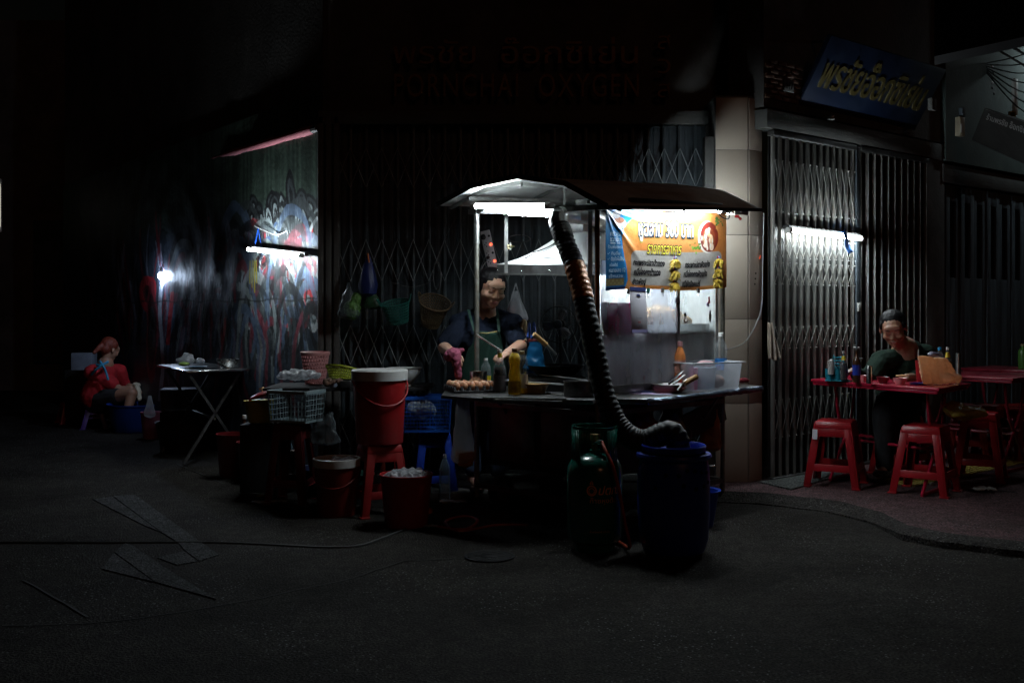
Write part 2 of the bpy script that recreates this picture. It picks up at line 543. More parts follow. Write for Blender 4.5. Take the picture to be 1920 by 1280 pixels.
def tag(o, label, cat, group=None, kind=None):
    if label:
        o['label'] = label
    if cat:
        o['category'] = cat
    if group:
        o['group'] = group
    if kind:
        o['kind'] = kind
    return o


def struct(o):
    o['kind'] = 'structure'
    return o


def thing(name, label, cat, loc=(0, 0, 0), rot=0.0, group=None, euler=None, scale=None):
    o = bpy.data.objects.new(name, None)
    o.empty_display_size = 0.1
    COL.objects.link(o)
    o.location = loc
    o.rotation_euler = euler or (0, 0, rot)
    if scale:
        o.scale = (scale,) * 3
    return tag(o, label, cat, group)


def copy_thing(o, loc, label, rot=None, group=None, euler=None, scale=None):
    c = o.copy()
    COL.objects.link(c)
    c.location = loc
    if rot is not None:
        c.rotation_euler = (0, 0, rot)
    if euler:
        c.rotation_euler = euler
    if scale:
        c.scale = (scale,) * 3
    c['label'] = label
    if group:
        c['group'] = group
    for ch in list(o.children):
        d = ch.copy()
        COL.objects.link(d)
        d.parent = c
        for g in list(ch.children):
            e = g.copy()
            COL.objects.link(e)
            e.parent = d
    return c


def share(name, me, parent, loc=(0, 0, 0), euler=(0, 0, 0), scale=(1, 1, 1), label=None):
    o = bpy.data.objects.new(name, me)
    COL.objects.link(o)
    o.parent = parent
    o.location = loc
    o.rotation_euler = euler
    o.scale = scale
    if label:
        o['label'] = label
    return o


def smooth_path(pts, k=8):
    pts = [Vector(p) for p in pts]
    out = []
    n = len(pts)
    for i in range(n - 1):
        p0, p1, p2, p3 = pts[max(i - 1, 0)], pts[i], pts[i + 1], pts[min(i + 2, n - 1)]
        for j in range(k):
            t = j / k
            out.append(0.5 * ((2 * p1) + (p2 - p0) * t + (2 * p0 - 5 * p1 + 4 * p2 - p3) * t * t + (3 * p1 - p0 - 3 * p2 + p3) * t ** 3))
    out.append(pts[-1])
    return out


def text_mesh(body, size=1.0, extrude=0.0, offset=0.0, shear=0.0, space=1.0):
    cu = bpy.data.curves.new('lettering', 'FONT')
    cu.body = body
    cu.size = size
    cu.extrude = extrude
    cu.offset = offset
    cu.shear = shear
    cu.space_character = space
    cu.resolution_u = 3
    o = bpy.data.objects.new('lettering', cu)
    TMP.collection.objects.link(o)
    me = tmp_mesh(o)
    bpy.data.objects.remove(o)
    bpy.data.curves.remove(cu)
    return me


def lettering(name, body, fn, m, parent, box=None, extrude=0.0, offset=0.0, shear=0.0, space=1.0, ref=None):
    """text fitted into box=(x0,y0,x1,y1) of a surface; fn(x,y,d) gives the place; ref: bounds of the plain text"""
    me = text_mesh(body, 1.0, extrude, offset, shear, space)
    n = len(me.vertices)
    co = np.empty(n * 3)
    me.vertices.foreach_get('co', co)
    co = co.reshape(-1, 3)
    lo, hi = (co.min(0), co.max(0)) if ref is None else ref
    if box:
        x0, y0, x1, y1 = box
        xs = x0 + (co[:, 0] - lo[0]) / (hi[0] - lo[0]) * (x1 - x0)
        ys = y0 + (co[:, 1] - lo[1]) / (hi[1] - lo[1]) * (y1 - y0)
    pts = [fn(xs[i], ys[i], co[i, 2]) for i in range(n)]
    if parent is not None:
        inv = WM(parent).inverted()
        pts = [inv @ p for p in pts]
    for i, v in enumerate(me.vertices):
        v.co = pts[i]
    me.materials.clear()
    me.materials.append(m)
    me.name = name
    o = bpy.data.objects.new(name, me)
    COL.objects.link(o)
    o.parent = parent
    return o, (lo, hi)


def sheet(name, fn, nu, nv, m, parent=None, colfn=None, solid=0.0, world=True, sm=True):
    """grid surface fn(u,v)->Vector, u,v in 0..1, colfn(U,V)->rgb arrays for the print"""
    us, vs_ = np.linspace(0, 1, nu), np.linspace(0, 1, nv)
    pts = [fn(u, v) for v in vs_ for u in us]
    if parent is not None and world:
        inv = WM(parent).inverted()
        pts = [inv @ p for p in pts]
    fs = [(j * nu + i, j * nu + i + 1, (j + 1) * nu + i + 1, (j + 1) * nu + i) for j in range(nv - 1) for i in range(nu - 1)]
    me = bpy.data.meshes.new(name)
    me.from_pydata([tuple(p) for p in pts], [], fs)
    if colfn:
        U, V = np.meshgrid(us, vs_)
        c = np.ones((nu * nv, 4), dtype=np.float32)
        c[:, :3] = colfn(U, V).reshape(-1, 3)
        a = me.color_attributes.new('print', 'FLOAT_COLOR', 'POINT')
        a.data.foreach_set('color', c.ravel())
    if sm:
        me.polygons.foreach_set('use_smooth', [True] * len(me.polygons))
    me.materials.append(m)
    o = bpy.data.objects.new(name, me)
    COL.objects.link(o)
    o.parent = parent
    if solid:
        md = o.modifiers.new('thickness', 'SOLIDIFY')
        md.thickness = solid
        md.offset = 0
    return o


def remesh(name, mb, m, parent, voxel=0.006, smooth=4, world=True, wrinkle=0.0, wf=9.0, cut=None):
    o = mb.build('tmp', m, None, smooth=0)
    COL.objects.unlink(o)
    TMP.collection.objects.link(o)
    md = o.modifiers.new('r', 'REMESH')
    md.mode = 'VOXEL'
    md.voxel_size = voxel
    s = o.modifiers.new('s', 'SMOOTH')
    s.iterations = smooth
    s.factor = 0.5
    me = tmp_mesh(o)
    bpy.data.objects.remove(o)
    if cut:
        bm = bmesh.new()
        bm.from_mesh(me)
        for co, no in cut:
            bmesh.ops.bisect_plane(bm, geom=bm.verts[:] + bm.edges[:] + bm.faces[:], plane_co=co, plane_no=no, clear_outer=True)
        bm.to_mesh(me)
        bm.free()
    if wrinkle:
        nn_ = len(me.vertices)
        co, no = np.empty(nn_ * 3), np.empty(nn_ * 3)
        me.vertices.foreach_get('co', co)
        me.vertex_normals.foreach_get('vector', no)
        co, no = co.reshape(-1, 3), no.reshape(-1, 3)
        w = np.array([noise.noise((p[0] * wf, p[1] * wf, p[2] * wf * 0.6)) + 0.5 * noise.noise(tuple(p * wf * 2.3)) for p in co])
        co += no * (w * wrinkle)[:, None]
        me.vertices.foreach_set('co', co.ravel())
        me.update()
    if parent is not None and world:
        me.transform(WM(parent).inverted())
    me.polygons.foreach_set('use_smooth', [True] * len(me.polygons))
    me.materials.clear()
    me.materials.append(m)
    ob = bpy.data.objects.new(name, me)
    me.name = name
    COL.objects.link(ob)
    ob.parent = parent
    return ob


# ================================================================ GROUND
def ground_z(x, y):
    return 0.012 * noise.noise(Vector((x * 0.8, y * 0.8, 0))) + 0.004 * noise.noise(Vector((x * 5, y * 5, 3)))


gb = MB()
gn = 150
for j in range(gn + 1):
    for i in range(gn + 1):
        x, y = -9 + 18 * i / gn, 1.0 + 17 * j / gn
        edge = min(1.0, min(i, j, gn - i, gn - j) / 6)
        gb.v.append(Vector((x, y, ground_z(x, y) * 0.08 * edge)))
for j in range(gn):
    for i in range(gn):
        a = j * (gn + 1) + i
        gb.f.append((a, a + 1, a + gn + 2, a + gn + 1))
for q in (((-90, -60), (90, -60), (90, 1), (-90, 1)), ((-90, 18), (90, 18), (90, 160), (-90, 160)), ((-90, 1), (-9, 1), (-9, 18), (-90, 18)), ((9, 1), (90, 1), (90, 18), (9, 18))):
    gb.add([(x, y, 0) for x, y in q], [(0, 1, 2, 3)])
struct(gb.build('ground', asphalt, smooth=60))


def zz(x, y):
    return Vector((x / 2.56, 780 + y / 2.56))


def flat(name, pts, m, z=0.014, parent=None):
    vs = [Z(p[0], p[1], 0) for p in pts]
    b = MB()
    b.prism([(v.x, v.y) for v in vs], -0.01, z)
    return b.build(name, m, parent, smooth=0)


mk = thing('road_marking', None, None)
struct(mk)
for poly in ([(445, 400), (538, 388), (765, 555), (700, 530)],
             [(544, 386), (650, 380), (893, 556), (1050, 668), (955, 697), (890, 648), (850, 605), (770, 556)],
             [(755, 682), (884, 650), (948, 699), (850, 716)],
             [(550, 655), (600, 612), (632, 620), (800, 735), (1035, 880), (745, 798)],
             [(490, 735), (545, 660), (735, 797)],
             ):
    flat('marking_patch', [tuple(zz(*p)) for p in poly], worn_paint, 0.0055, mk)


def crack(pts, w=0.007):
    b = MB()
    path = [Z(x, y, 0) for x, y in pts]
    out = []
    for i in range(len(path) - 1):
        for k in range(6):
            p = path[i].lerp(path[i + 1], k / 6)
            out.append(p + noise.noise_vector(p * 6) * 0.02)
    out.append(path[-1])
    for i in range(len(out) - 1):
        b.bar((out[i].x, out[i].y, 0.0035), (out[i + 1].x, out[i + 1].y, 0.0035), w, 0.002)
    return b


cm = mat('joint_tar', (0.012, 0.012, 0.011), 0.8, 0, 0.2)
struct(crack([(265, 1160), (450, 1130), (640, 1090), (760, 1052), (900, 1045)]).build('ground_joint', cm))
struct(crack([(0, 1175), (150, 1172), (265, 1160)]).build('ground_joint', cm))
struct(crack([(330, 870), (420, 908)], 0.01).build('ground_joint', cm))
struct(crack([(45, 1088), (165, 1158)], 0.012).build('ground_joint', cm))

# pavement at the right, its kerb, apron, tactile tiles
kerb_pts = [Z(1340, 942), Z(1420, 945), Z(1560, 962), Z(1640, 985), Z(1690, 1012), Z(1770, 1028), Z(1920, 1046), Z(2100, 1060)]
A0 = Vector((1.88, 7.91, 0))
DR = Vector((0.7549, 0.6558, 0))
NR = Vector((0.6558, -0.7549, 0))
pz = 0.05
pv = thing('pavement', None, None)
struct(pv)
b = MB()
top = [A0 + DR * 7 + Vector((1, 1, 0)), A0 - DR * 0.45 + Vector((-.2, 0.5, 0))]
poly = [(p.x, p.y) for p in kerb_pts]
inner = [(p.x + 0.10, p.y + 0.16) for p in kerb_pts]
b.prism(inner + [(top[0].x, top[0].y), (top[1].x, top[1].y)], -0.05, pz)
b.build('pavement_slab', pave_m, pv, smooth=0)
kb = MB()
kz = [.15, .18, .25, .4, 1, 1, 1, 1]
kp_ = []
for i in range(len(kerb_pts) - 1):
    for t_ in range(8):
        f_ = t_ / 8
        p = Vector(poly[i] + (0,)).lerp(Vector(poly[i + 1] + (0,)), f_)
        q = Vector(inner[i] + (0,)).lerp(Vector(inner[i + 1] + (0,)), f_)
        kp_.append((p, q, pz * (kz[i] * (1 - f_) + kz[i + 1] * f_)))
for a_, (p, q, z) in enumerate(kp_):
    w_ = noise.noise_vector(p * 7) * .018
    kb.v += [p + Vector((w_.x, w_.y, -.05)), p + Vector((w_.x, w_.y + .01, z * .7)), p + Vector((.03, .04, z + w_.z * .3)), q + Vector((0, 0, pz + .002))]
for a_ in range(len(kp_) - 1):
    for c_ in range(3):
        kb.f.append((4 * a_ + c_, 4 * a_ + 4 + c_, 4 * a_ + 5 + c_, 4 * a_ + 1 + c_))
kb.build('kerb', rough_ground('worn_kerb_cement', (.062, .056, .052), (.035, .032, .029), .08), pv, smooth=50)
ap = MB()
q = [A0 + NR * 0.02 - DR * .1, A0 + NR * 0.02 + DR * 1.2, A0 + NR * 0.16 + DR * 1.1, A0 + NR * 0.36 - DR * .2]
ap.prism([(p.x, p.y) for p in q], 0.0, pz + 0.012)
ap.build('cement_apron', rough_ground('apron_cement', (.13, .14, .135), (.08, .085, .08), .1), pv, smooth=0, bevel=0.004)
for s in (0.9, 1.75, 2.6):
    c = A0 + DR * s + NR * 0.55
    e = MB()
    e.bar(c + Vector((0, 0, pz)), c + NR * 0.9 + Vector((0, 0, pz)), 0.012, 0.006)
    e.build('pavement_joint', cm, pv, smooth=0)
tt = thing('tactile_paving', None, None)
struct(tt)
dm = MB()
for i in range(6):
    for j in range(6):
        dm.lathe([(0.014, 0), (0.011, 0.006)], 8, Matrix.Translation((-.125 + .05 * i, -.125 + .05 * j, 0.006)), cap1=True)
dome_me = None
for i in range(9):
    c = A0 + DR * (0.75 + 0.302 * i) + NR * 0.70
    t = MB().box((0, 0, 0.001), (0.297, 0.297, 0.012), Matrix.Translation((c.x, c.y, pz)) @ Matrix.Rotation(math.atan2(DR.y, DR.x), 4, 'Z'))
    t.build('tactile_tile', tac_m, tt, smooth=0)
    if dome_me is None:
        o = dm.build('tactile_domes', tac_m, tt)
        dome_me = o.data
        o.location = (c.x, c.y, pz + .001)
        o.rotation_euler = (0, 0, math.atan2(DR.y, DR.x))
    else:
        o = share('tactile_domes', dome_me, tt, (c.x, c.y, pz + .001), (0, 0, math.atan2(DR.y, DR.x)))
mh = thing('manhole_cover', 'round iron manhole cover set in the dark asphalt in front of the food cart', 'manhole cover', Z(918, 1043, 0.002), scale=.5)
MB().lathe([(0.27, 0), (0.27, 0.012), (0.245, 0.012), (0.243, 0.009)], 36).build('rim', iron, mh)
c = MB().lathe([(0.235, 0), (0.235, 0.012)], 36, cap1=True)
c.build('cover_plate', rough_ground('sooty_iron', (.05, .05, .05), (.025, .025, .025), .1), mh)
for k in range(5):
    w = 0.2 - 0.09 * abs(k - 2)
    MB().box((0, (k - 2) * .075, 0.015), (w * 1.6, 0.03, 0.006)).build('raised_rib', iron, mh, bevel=.002)

# ================================================================ BUILDING
YF = 8.25
bd = thing('corner_building', 'dark corner shophouse with sooty plaster above folding gates and graffiti on its side', 'building', (-1.435, YF, 0))
XL, XR = -1.435, 1.60
b = MB()
b.box(((XL + XR) / 2 + .125, YF + 0.30, 4.4), (XR - XL + .31, 0.5, 3.2))
b.build('upper_wall', dark_wall, bd, True, bevel=.01)
b = MB().box(((XL + XR) / 2, YF + 0.02, 2.79), (XR - XL + 0.1, 0.22, 0.10))
b.build('lintel', conc, bd, True, bevel=.006)
MB().box(((XL + XR) / 2, YF + .32, 1.4), (XR - XL + .2, 0.04, 2.8)).build('inner_wall', panel_r, bd, True, smooth=0)
MB().box(((XL + XR) / 2, YF + .05, 0.03), (XR - XL, 0.3, 0.06)).build('door_step', conc, bd, True, bevel=.01)
# right wing, above its gates
b = MB()
p0, p1 = A0 - DR * 0.05, A0 + DR * 2.6
b.hexa([p0 + NR * 0.02 + Vector((0, 0, 2.82)), p1 + NR * .02 + Vector((0, 0, 2.82)), p1 - NR * 0.3 + Vector((0, 0, 2.82)), p0 - NR * 0.3 + Vector((0, 0, 2.82))],
       [p0 + NR * 0.02 + Vector((0, 0, 6)), p1 + NR * .02 + Vector((0, 0, 6)), p1 - NR * 0.3 + Vector((0, 0, 6)), p0 - NR * 0.3 + Vector((0, 0, 6))])
b.build('upper_wall', dark_wall, bd, True, smooth=0)
b = MB()
b.hexa([p0 + NR * 0.05 + Vector((0, 0, 2.66)), p1 + NR * .05 + Vector((0, 0, 2.66)), p1 - NR * 0.1 + Vector((0, 0, 2.66)), p0 - NR * 0.1 + Vector((0, 0, 2.66))],
       [p0 + NR * 0.05 + Vector((0, 0, 2.80)), p1 + NR * .05 + Vector((0, 0, 2.80)), p1 - NR * 0.1 + Vector((0, 0, 2.80)), p0 - NR * 0.1 + Vector((0, 0, 2.80))])
b.build('lintel', conc, bd, True, bevel=.006)
b = MB()
q0, q1 = A0 + DR * 2.33, A0 + DR * 2.66
b.hexa([q0 + NR * .03, q1 + NR * .03, q1 - NR * .2, q0 - NR * .2], [p + Vector((0, 0, 2.66)) for p in (q0 + NR * .03, q1 + NR * .03, q1 - NR * .2, q0 - NR * .2)])
b.build('gate_pier', dark_wall, bd, True, bevel=.006)
# brick patch with house number
bp = MB()
pn = 0
for r in range(8):
    for cidx in range(4):
        t0 = -0.02 + cidx * 0.105 + (0.05 if r % 2 else 0)
        c = A0 + DR * (t0 + 0.03) + NR * (0.024 + random.random() * .006) + Vector((0, 0, 2.90 + r * 0.037))
        m_ = Matrix.Translation(c) @ Matrix.Rotation(math.atan2(DR.y, DR.x), 4, 'Z')
        MB().box((0, 0, 0), (0.098, 0.02, 0.031), m_).build('brick', brick_m, bd, True, bevel=.002)
npm = thing('house_number_plate', 'small plate with a house number on the brickwork beside the blue sign', 'number plate', A0 + DR * 0.22 + NR * 0.05 + Vector((0, 0, 3.0)), math.atan2(DR.y, DR.x))
MB().box((0, 0, 0), (0.12, 0.012, 0.09)).build('plate', conc, npm, bevel=.003)
lettering('digits', '017', lambda x, y, d: WM(npm) @ Vector((x, -0.008 - d, y)), ink, npm, (-.045, -.028, .045, .028), extrude=.001)

# graffiti wall along the left street
DL = Vector((-0.5896, 0.8077, 0))
NL = Vector((-0.8077, -0.5896, 0))
L0 = Vector((XL - 0.02, YF - 0.05, 0))
WLEN, WHT = 7.9, 3.0


def wp(px, py):
    k = (px - CX) / F
    t = (L0.x - k * L0.y) / (k * DL.y - DL.x)
    Y = L0.y + DL.y * t
    return t, H - (py - HY) / F * Y


def graffiti(U, V):
    X, Zc = U * WLEN, V * WHT
    rs = np.random.RandomState(5)
    base = np.zeros(X.shape + (3,))
    n1 = np.sin(X * 5 + 2 * np.sin(Zc * 3)) * np.sin(Zc * 4 + X) * 0.5 + 0.5
    lowf = np.sin(X * 47 + 3 * np.sin(X * 13)) * 0.5 + 0.5
    base[...] = (0.045, 0.06, 0.085)
    base *= (0.55 + 0.5 * n1)[..., None]
    up = np.clip((Zc - 2.02) / 0.25, 0, 1)[..., None]
    base = base * (1 - up) + np.array((0.055, 0.085, 0.065)) * (0.6 + 0.6 * lowf)[..., None] * up
    warpx = X + 0.02 * np.sin(Zc * 7) + 0.008 * np.sin(Zc * 19 + X * 7)
    warpz = Zc + 0.02 * np.sin(X * 6 + 1) + 0.008 * np.sin(X * 17)

    def paint(mask, col, a=1.0):
        nonlocal base
        mm = (mask.astype(float) * a)[..., None]
        base = base * (1 - mm) + np.array(col) * mm

    def rings(px, py, rx, ry, cols, k=3.0, a=1.0):
        cx, cz = wp(px, py)
        d = np.sqrt(((warpx - cx) / rx) ** 2 + ((warpz - cz) / ry) ** 2)
        for i, c in enumerate(cols[::-1]):
            rr = 1 - i / len(cols)
            paint(d < rr, c, a)

    W, K, G_, RD, DG = (0.55, 0.60, 0.62), (0.008, 0.008, 0.01), (0.26, 0.31, 0.32), (0.50, 0.03, 0.04), (0.05, 0.06, 0.065)
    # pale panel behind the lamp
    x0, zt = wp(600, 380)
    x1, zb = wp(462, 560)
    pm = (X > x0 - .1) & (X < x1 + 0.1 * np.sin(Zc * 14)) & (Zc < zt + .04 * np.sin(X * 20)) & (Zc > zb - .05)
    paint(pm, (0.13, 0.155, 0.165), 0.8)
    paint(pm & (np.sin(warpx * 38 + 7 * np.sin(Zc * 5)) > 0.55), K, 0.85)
    # mane of scales above the lamp
    for i in range(34):
        px = 476 + rs.rand() * 115
        py = 378 + rs.rand() * 66
        rings(px, py, 0.085 + .06 * rs.rand(), 0.085 + .06 * rs.rand(), [G_, K, DG, K][: 4], a=0.9)
    for i in range(9):
        px = 480 + i * 13
        rings(px, 408 + 8 * abs(i - 4), 0.07, 0.2, [DG, G_, K, G_, K], a=0.9)
    rings(550, 372, 0.09, 0.22, [K, DG, K])
    # staring eyes and nostrils
    rings(533, 455, .16, .20, [RD, (0.5, .3, .32), K, W, K, G_])
    rings(580, 450, .12, .16, [RD, K, G_, K])
    rings(500, 500, .14, .2, [K, RD, W, K])
    rings(553, 520, .17, .19, [K, W, RD, W, K, G_])
    rings(530, 490, .15, .12, [W, K, W, G_])
    rings(517, 530, .07, .2, [RD, K, RD])
    rings(468, 540, .17, .22, [K, (0.12, 0.02, .02), K, G_, K])
    rings(590, 505, .10, .3, [K, G_, K, DG])
    rings(553, 585, .085, .115, [(0.6, 0.5, 0.03), (0.3, .38, .36), (.3, .38, .36), K])
    BL_ = (0.05, .10, .22)
    for i in range(150):
        px, py = 462 + rs.rand() * 140, 425 + rs.rand() * 210
        cx, cz = wp(px, py)
        ang = rs.rand() * 6.28
        rr = 0.04 + rs.rand() * 0.16
        d = np.sqrt((warpx - cx) ** 2 + ((warpz - cz) * (.5 + rs.rand())) ** 2)
        th = np.arctan2(warpz - cz, warpx - cx)
        dc = np.cos(th - ang)
        paint((abs(d - rr) < 0.016 * (dc + .3)) & (dc > 0), [K, G_, K, RD, BL_, W, K, DG][i % 8], 0.85)
    # sweeping flames
    for i in range(110):
        px, py = 330 + rs.rand() * 270, 545 + rs.rand() * 160
        cx, cz = wp(px, py)
        ang = rs.rand() * 3
        rr = 0.15 + rs.rand() * 0.35
        d = np.sqrt((warpx - cx) ** 2 + ((warpz - cz) * 0.6) ** 2)
        th = np.arctan2(warpz - cz, warpx - cx)
        seg = (np.cos(th - ang) > 0.3)
        paint((abs(d - rr) < 0.018 + .012 * np.cos(th - ang)) & seg, [G_, DG, (0.10, .15, .24), (.22, .04, .06), K][i % 5], 0.75)
    for i in range(75):
        px = 175 + rs.rand() * 250
        cx, _ = wp(px, 500)
        z0 = 0.4 + rs.rand() * 1.0
        h = 0.3 + rs.rand() * 0.8
        w = 0.01 + rs.rand() * 0.05
        col = [(0.28, .30, .38), K, (0.1, .12, .17), (0.16, 0.17, .24), (.3, .03, .04)][rs.randint(5)]
        s = cx + 0.18 * np.sin((Zc - z0) * 3 + i)
        paint((abs(X - s) < w * (1 - abs(Zc - z0 - h / 2) / h)) & (Zc > z0) & (Zc < z0 + h), col, 0.7)
    # red hoods left of the bulb, pale drip below it
    rings(281, 548, 0.30, 0.20, [K, (0.12, .02, .02), RD, RD])
    rings(288, 620, 0.20, 0.55, [K, DG, K, (.25, .03, .04)], a=.8)
    cx, _ = wp(306, 540)
    paint((abs(X - cx - .05 * np.sin(Zc * 6)) < 0.06) & (Zc > .35) & (Zc < 1.6), (0.45, 0.48, 0.55), 0.75)
    cx, _ = wp(322, 600)
    paint((abs(X - cx + 0.25 * (Zc - 1.2)) < 0.06) & (Zc > 0.95) & (Zc < 1.5), RD, 0.9)
    # yellow drips at the lamp's end
    for k in range(4):
        cx, cz = wp(473 + k * 4, 505)
        paint((abs(X - cx) < 0.012) & (Zc > cz - 0.12 - .04 * (k % 3)) & (Zc < cz + .08), (.42, .36, .02), .9)
    cx, cz = wp(470, 560)
    paint((abs(Zc - 1.40 - 0.01 * np.sin(X * 9)) < 0.006), (0.02, .02, .02), .8)
    drip = (np.sin(X * 90 + 4 * np.sin(X * 31)) > 0.75) & (Zc < 2.6)
    paint(drip, (0.02, 0.025, 0.025), 0.35)
    return np.clip(base, 0, 1)


gw = thing('graffiti_wall', 'plaster side wall covered in swirling white, red and black graffiti', 'wall', L0)
gm = vmat('graffiti_paint', 0.55, 0.4, 0.35, 22, 0.22)
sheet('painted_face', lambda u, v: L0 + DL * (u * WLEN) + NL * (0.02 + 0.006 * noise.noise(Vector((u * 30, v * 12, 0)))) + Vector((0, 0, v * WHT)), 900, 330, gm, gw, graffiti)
b = MB()
a_, c_ = L0 + NL * 0.0, L0 + DL * WLEN
b.hexa([a_, c_, c_ - NL * .25, a_ - NL * .25 + DL * .2], [p + Vector((0, 0, 6)) for p in (a_, c_, c_ - NL * .25, a_ - NL * .25 + DL * .2)])
b.build('wall_core', dark_wall, gw, True, smooth=0)
# worn corner pier between the two faces
cp = MB()
for k in range(3):
    cp.box((XL - 0.03 + .06 * k, YF - .05 - .006 * (k % 2), 1.4), (0.045, 0.08, 2.8))
cp.build('corner_pier', dark_wall, bd, True, bevel=.008)
# far end of the street
far = thing('far_wall', 'unlit building wall closing the far left end of the street', 'wall', (-9, 19, 0))
MB().box((-10.2, 17.5, 3), (9, .4, 6)).build('wall_face', dark_wall, far, True, smooth=0)
for k in range(4):
    MB().box((-13.2 + 2.0 * k, 17.28, 1.6), (1.1, .05, 2.3)).build('shutter', panel_m, far, True, bevel=.01)
fl = thing('distant_lamp', 'faint white lamp at the far left edge of the dark street', 'lamp', P(-2, 385, 14))
MB().tube([(0, 0, -.28), (0, 0, .28)], 0.014, 8).build('tube', mat('distant_tube', (1, 1, 1), emit=1.2, ecol=(1, .95, .85), var=0), fl)
MB().box((-.02, 0.05, 0), (.06, .03, .7)).build('fitting', holder_m, fl)

# rolled awning along the graffiti wall
aw0, aw1 = P(587, 243, 8.25), P(205, 350, 13.2)
aw = thing('rolled_awning', 'long pinkish canvas awning rolled up above the graffiti wall', 'awning', aw0)
path = [aw0.lerp(aw1, i / 30) + Vector((0, 0, -0.015 * math.sin(i / 30 * math.pi))) for i in range(31)]
MB().tube(path, [0.032 + .004 * math.sin(i * 1.7) for i in range(31)], 12).build('canvas_roll', pink_roll, aw, True)
MB().tube([aw0 + (aw0 - aw1).normalized() * .10, aw0 + (aw0 - aw1).normalized() * -.06], .03, 10).build('roller_end', steel_dark, aw, True)
for f_ in (0.02, 0.33, 0.66):
    p = aw0.lerp(aw1, f_)
    MB().bar(p + Vector((0, 0, .03)), p - NL * 0.22 + Vector((0, 0, .1)), .025).build('bracket', steel_dark, aw, True)


# ---------------------------------------------------------------- gates
lattice_m = mat('lattice_steel', (.26, .29, .30), .5, .1, .3, 9, stain=(.10, .07, .05), stain_amt=.6)
def gate(name, label, org, d, nrm, length, hgt, pitch, bar_w, bands, bm_, pm_, z0=0.0, panels=True, strip=.017, sy=-.024, rivets=True):
    g = thing(name, label, 'gate', org + Vector((0, 0, z0)), math.atan2(d.y, d.x))
    n = int(round(length / pitch))
    bar = MB().box((0, 0, hgt / 2), (bar_w, 0.022, hgt))
    bar.box((0, -0.014, hgt / 2), (bar_w * 0.4, 0.008, hgt))
    o0 = bar.build('picket', bm_, g, bevel=.002)
    for i in range(1, n + 1):
        share('picket', o0.data, g, (i * pitch, 0, 0), (0, 0, random.uniform(-.15, .15)))
    if panels:
        pn_ = MB().box((pitch / 2, 0.045, hgt / 2), (pitch * .88, 0.006, hgt))
        pn_.box((pitch * .5, 0.038, hgt / 2), (pitch * .25, 0.01, hgt))
        q0 = pn_.build('panel', pm_, g, bevel=.001)
        for i in range(1, n):
            share('panel', q0.data, g, (i * pitch, 0, 0))
    lat = {}
    for (za, zb_) in bands:
        hgt_ = round(zb_ - za, 4)
        for s in (1, -1):
            key = (hgt_, s)
            for i in range(n):
                if key not in lat:
                    st = MB()
                    x0_, x1_ = (0, pitch) if s > 0 else (pitch, 0)
                    st.bar((x0_, sy + .003 * s, 0), (x1_, sy + .003 * s, hgt_), strip, 0.004)
                    ob = st.build('lattice_strip', lattice_m if sy < -.023 else bm_, g, smooth=0)
                    ob.location = (i * pitch, 0, za)
                    lat[key] = ob.data
                else:
                    share('lattice_strip', lat[key], g, (i * pitch, 0, za))
    rv = MB()
    if rivets:
        for (za, zb_) in bands:
            for i in range(n + 1):
                for zq in (za, zb_):
                    rv.lathe([(0.006, 0), (0.004, .005)], 6, Matrix.Translation((i * pitch, -.026, zq)) @ Matrix.Rotation(R(90), 4, 'X'), cap1=True)
        rv.build('rivets', bm_, g)['kind'] = 'stuff'
    tr = MB().box((length / 2, 0, hgt + .02), (length + .05, 0.06, 0.04))
    tr.build('top_track', steel_dark, g, bevel=.003)
    tr = MB().box((length / 2, 0, .012), (length + .05, 0.05, 0.024))
    tr.build('bottom_track', steel_dark, g, bevel=.003)
    return g


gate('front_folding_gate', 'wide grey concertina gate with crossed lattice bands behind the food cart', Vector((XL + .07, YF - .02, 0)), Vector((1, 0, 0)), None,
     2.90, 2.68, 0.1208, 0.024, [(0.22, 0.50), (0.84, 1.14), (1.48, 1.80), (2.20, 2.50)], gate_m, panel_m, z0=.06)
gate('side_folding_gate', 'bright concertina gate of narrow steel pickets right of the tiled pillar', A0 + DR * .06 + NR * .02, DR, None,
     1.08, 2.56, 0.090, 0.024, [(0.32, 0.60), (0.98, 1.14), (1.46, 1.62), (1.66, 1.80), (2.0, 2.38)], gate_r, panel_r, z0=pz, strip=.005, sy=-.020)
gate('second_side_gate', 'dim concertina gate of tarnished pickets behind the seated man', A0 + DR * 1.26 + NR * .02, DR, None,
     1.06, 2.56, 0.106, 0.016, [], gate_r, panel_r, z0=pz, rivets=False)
jm = thing('gate_post', 'grey steel post with a hasp between the two side gates', 'post', A0 + DR * 1.20 + NR * .02, math.atan2(DR.y, DR.x))
MB().box((0, 0, 1.34), (0.06, 0.05, 2.6)).build('upright', panel_m, jm, bevel=.003)
MB().box((0.0, -.03, 1.34), (0.04, 0.012, 0.07)).build('hasp', holder_m, jm, bevel=.003)
MB().box((0.01, -.035, .92), (0.07, 0.012, 0.014)).box((0.01, -.035, .80), (0.07, 0.012, 0.014)).build('latch_bar', gate_r, jm, bevel=.002)

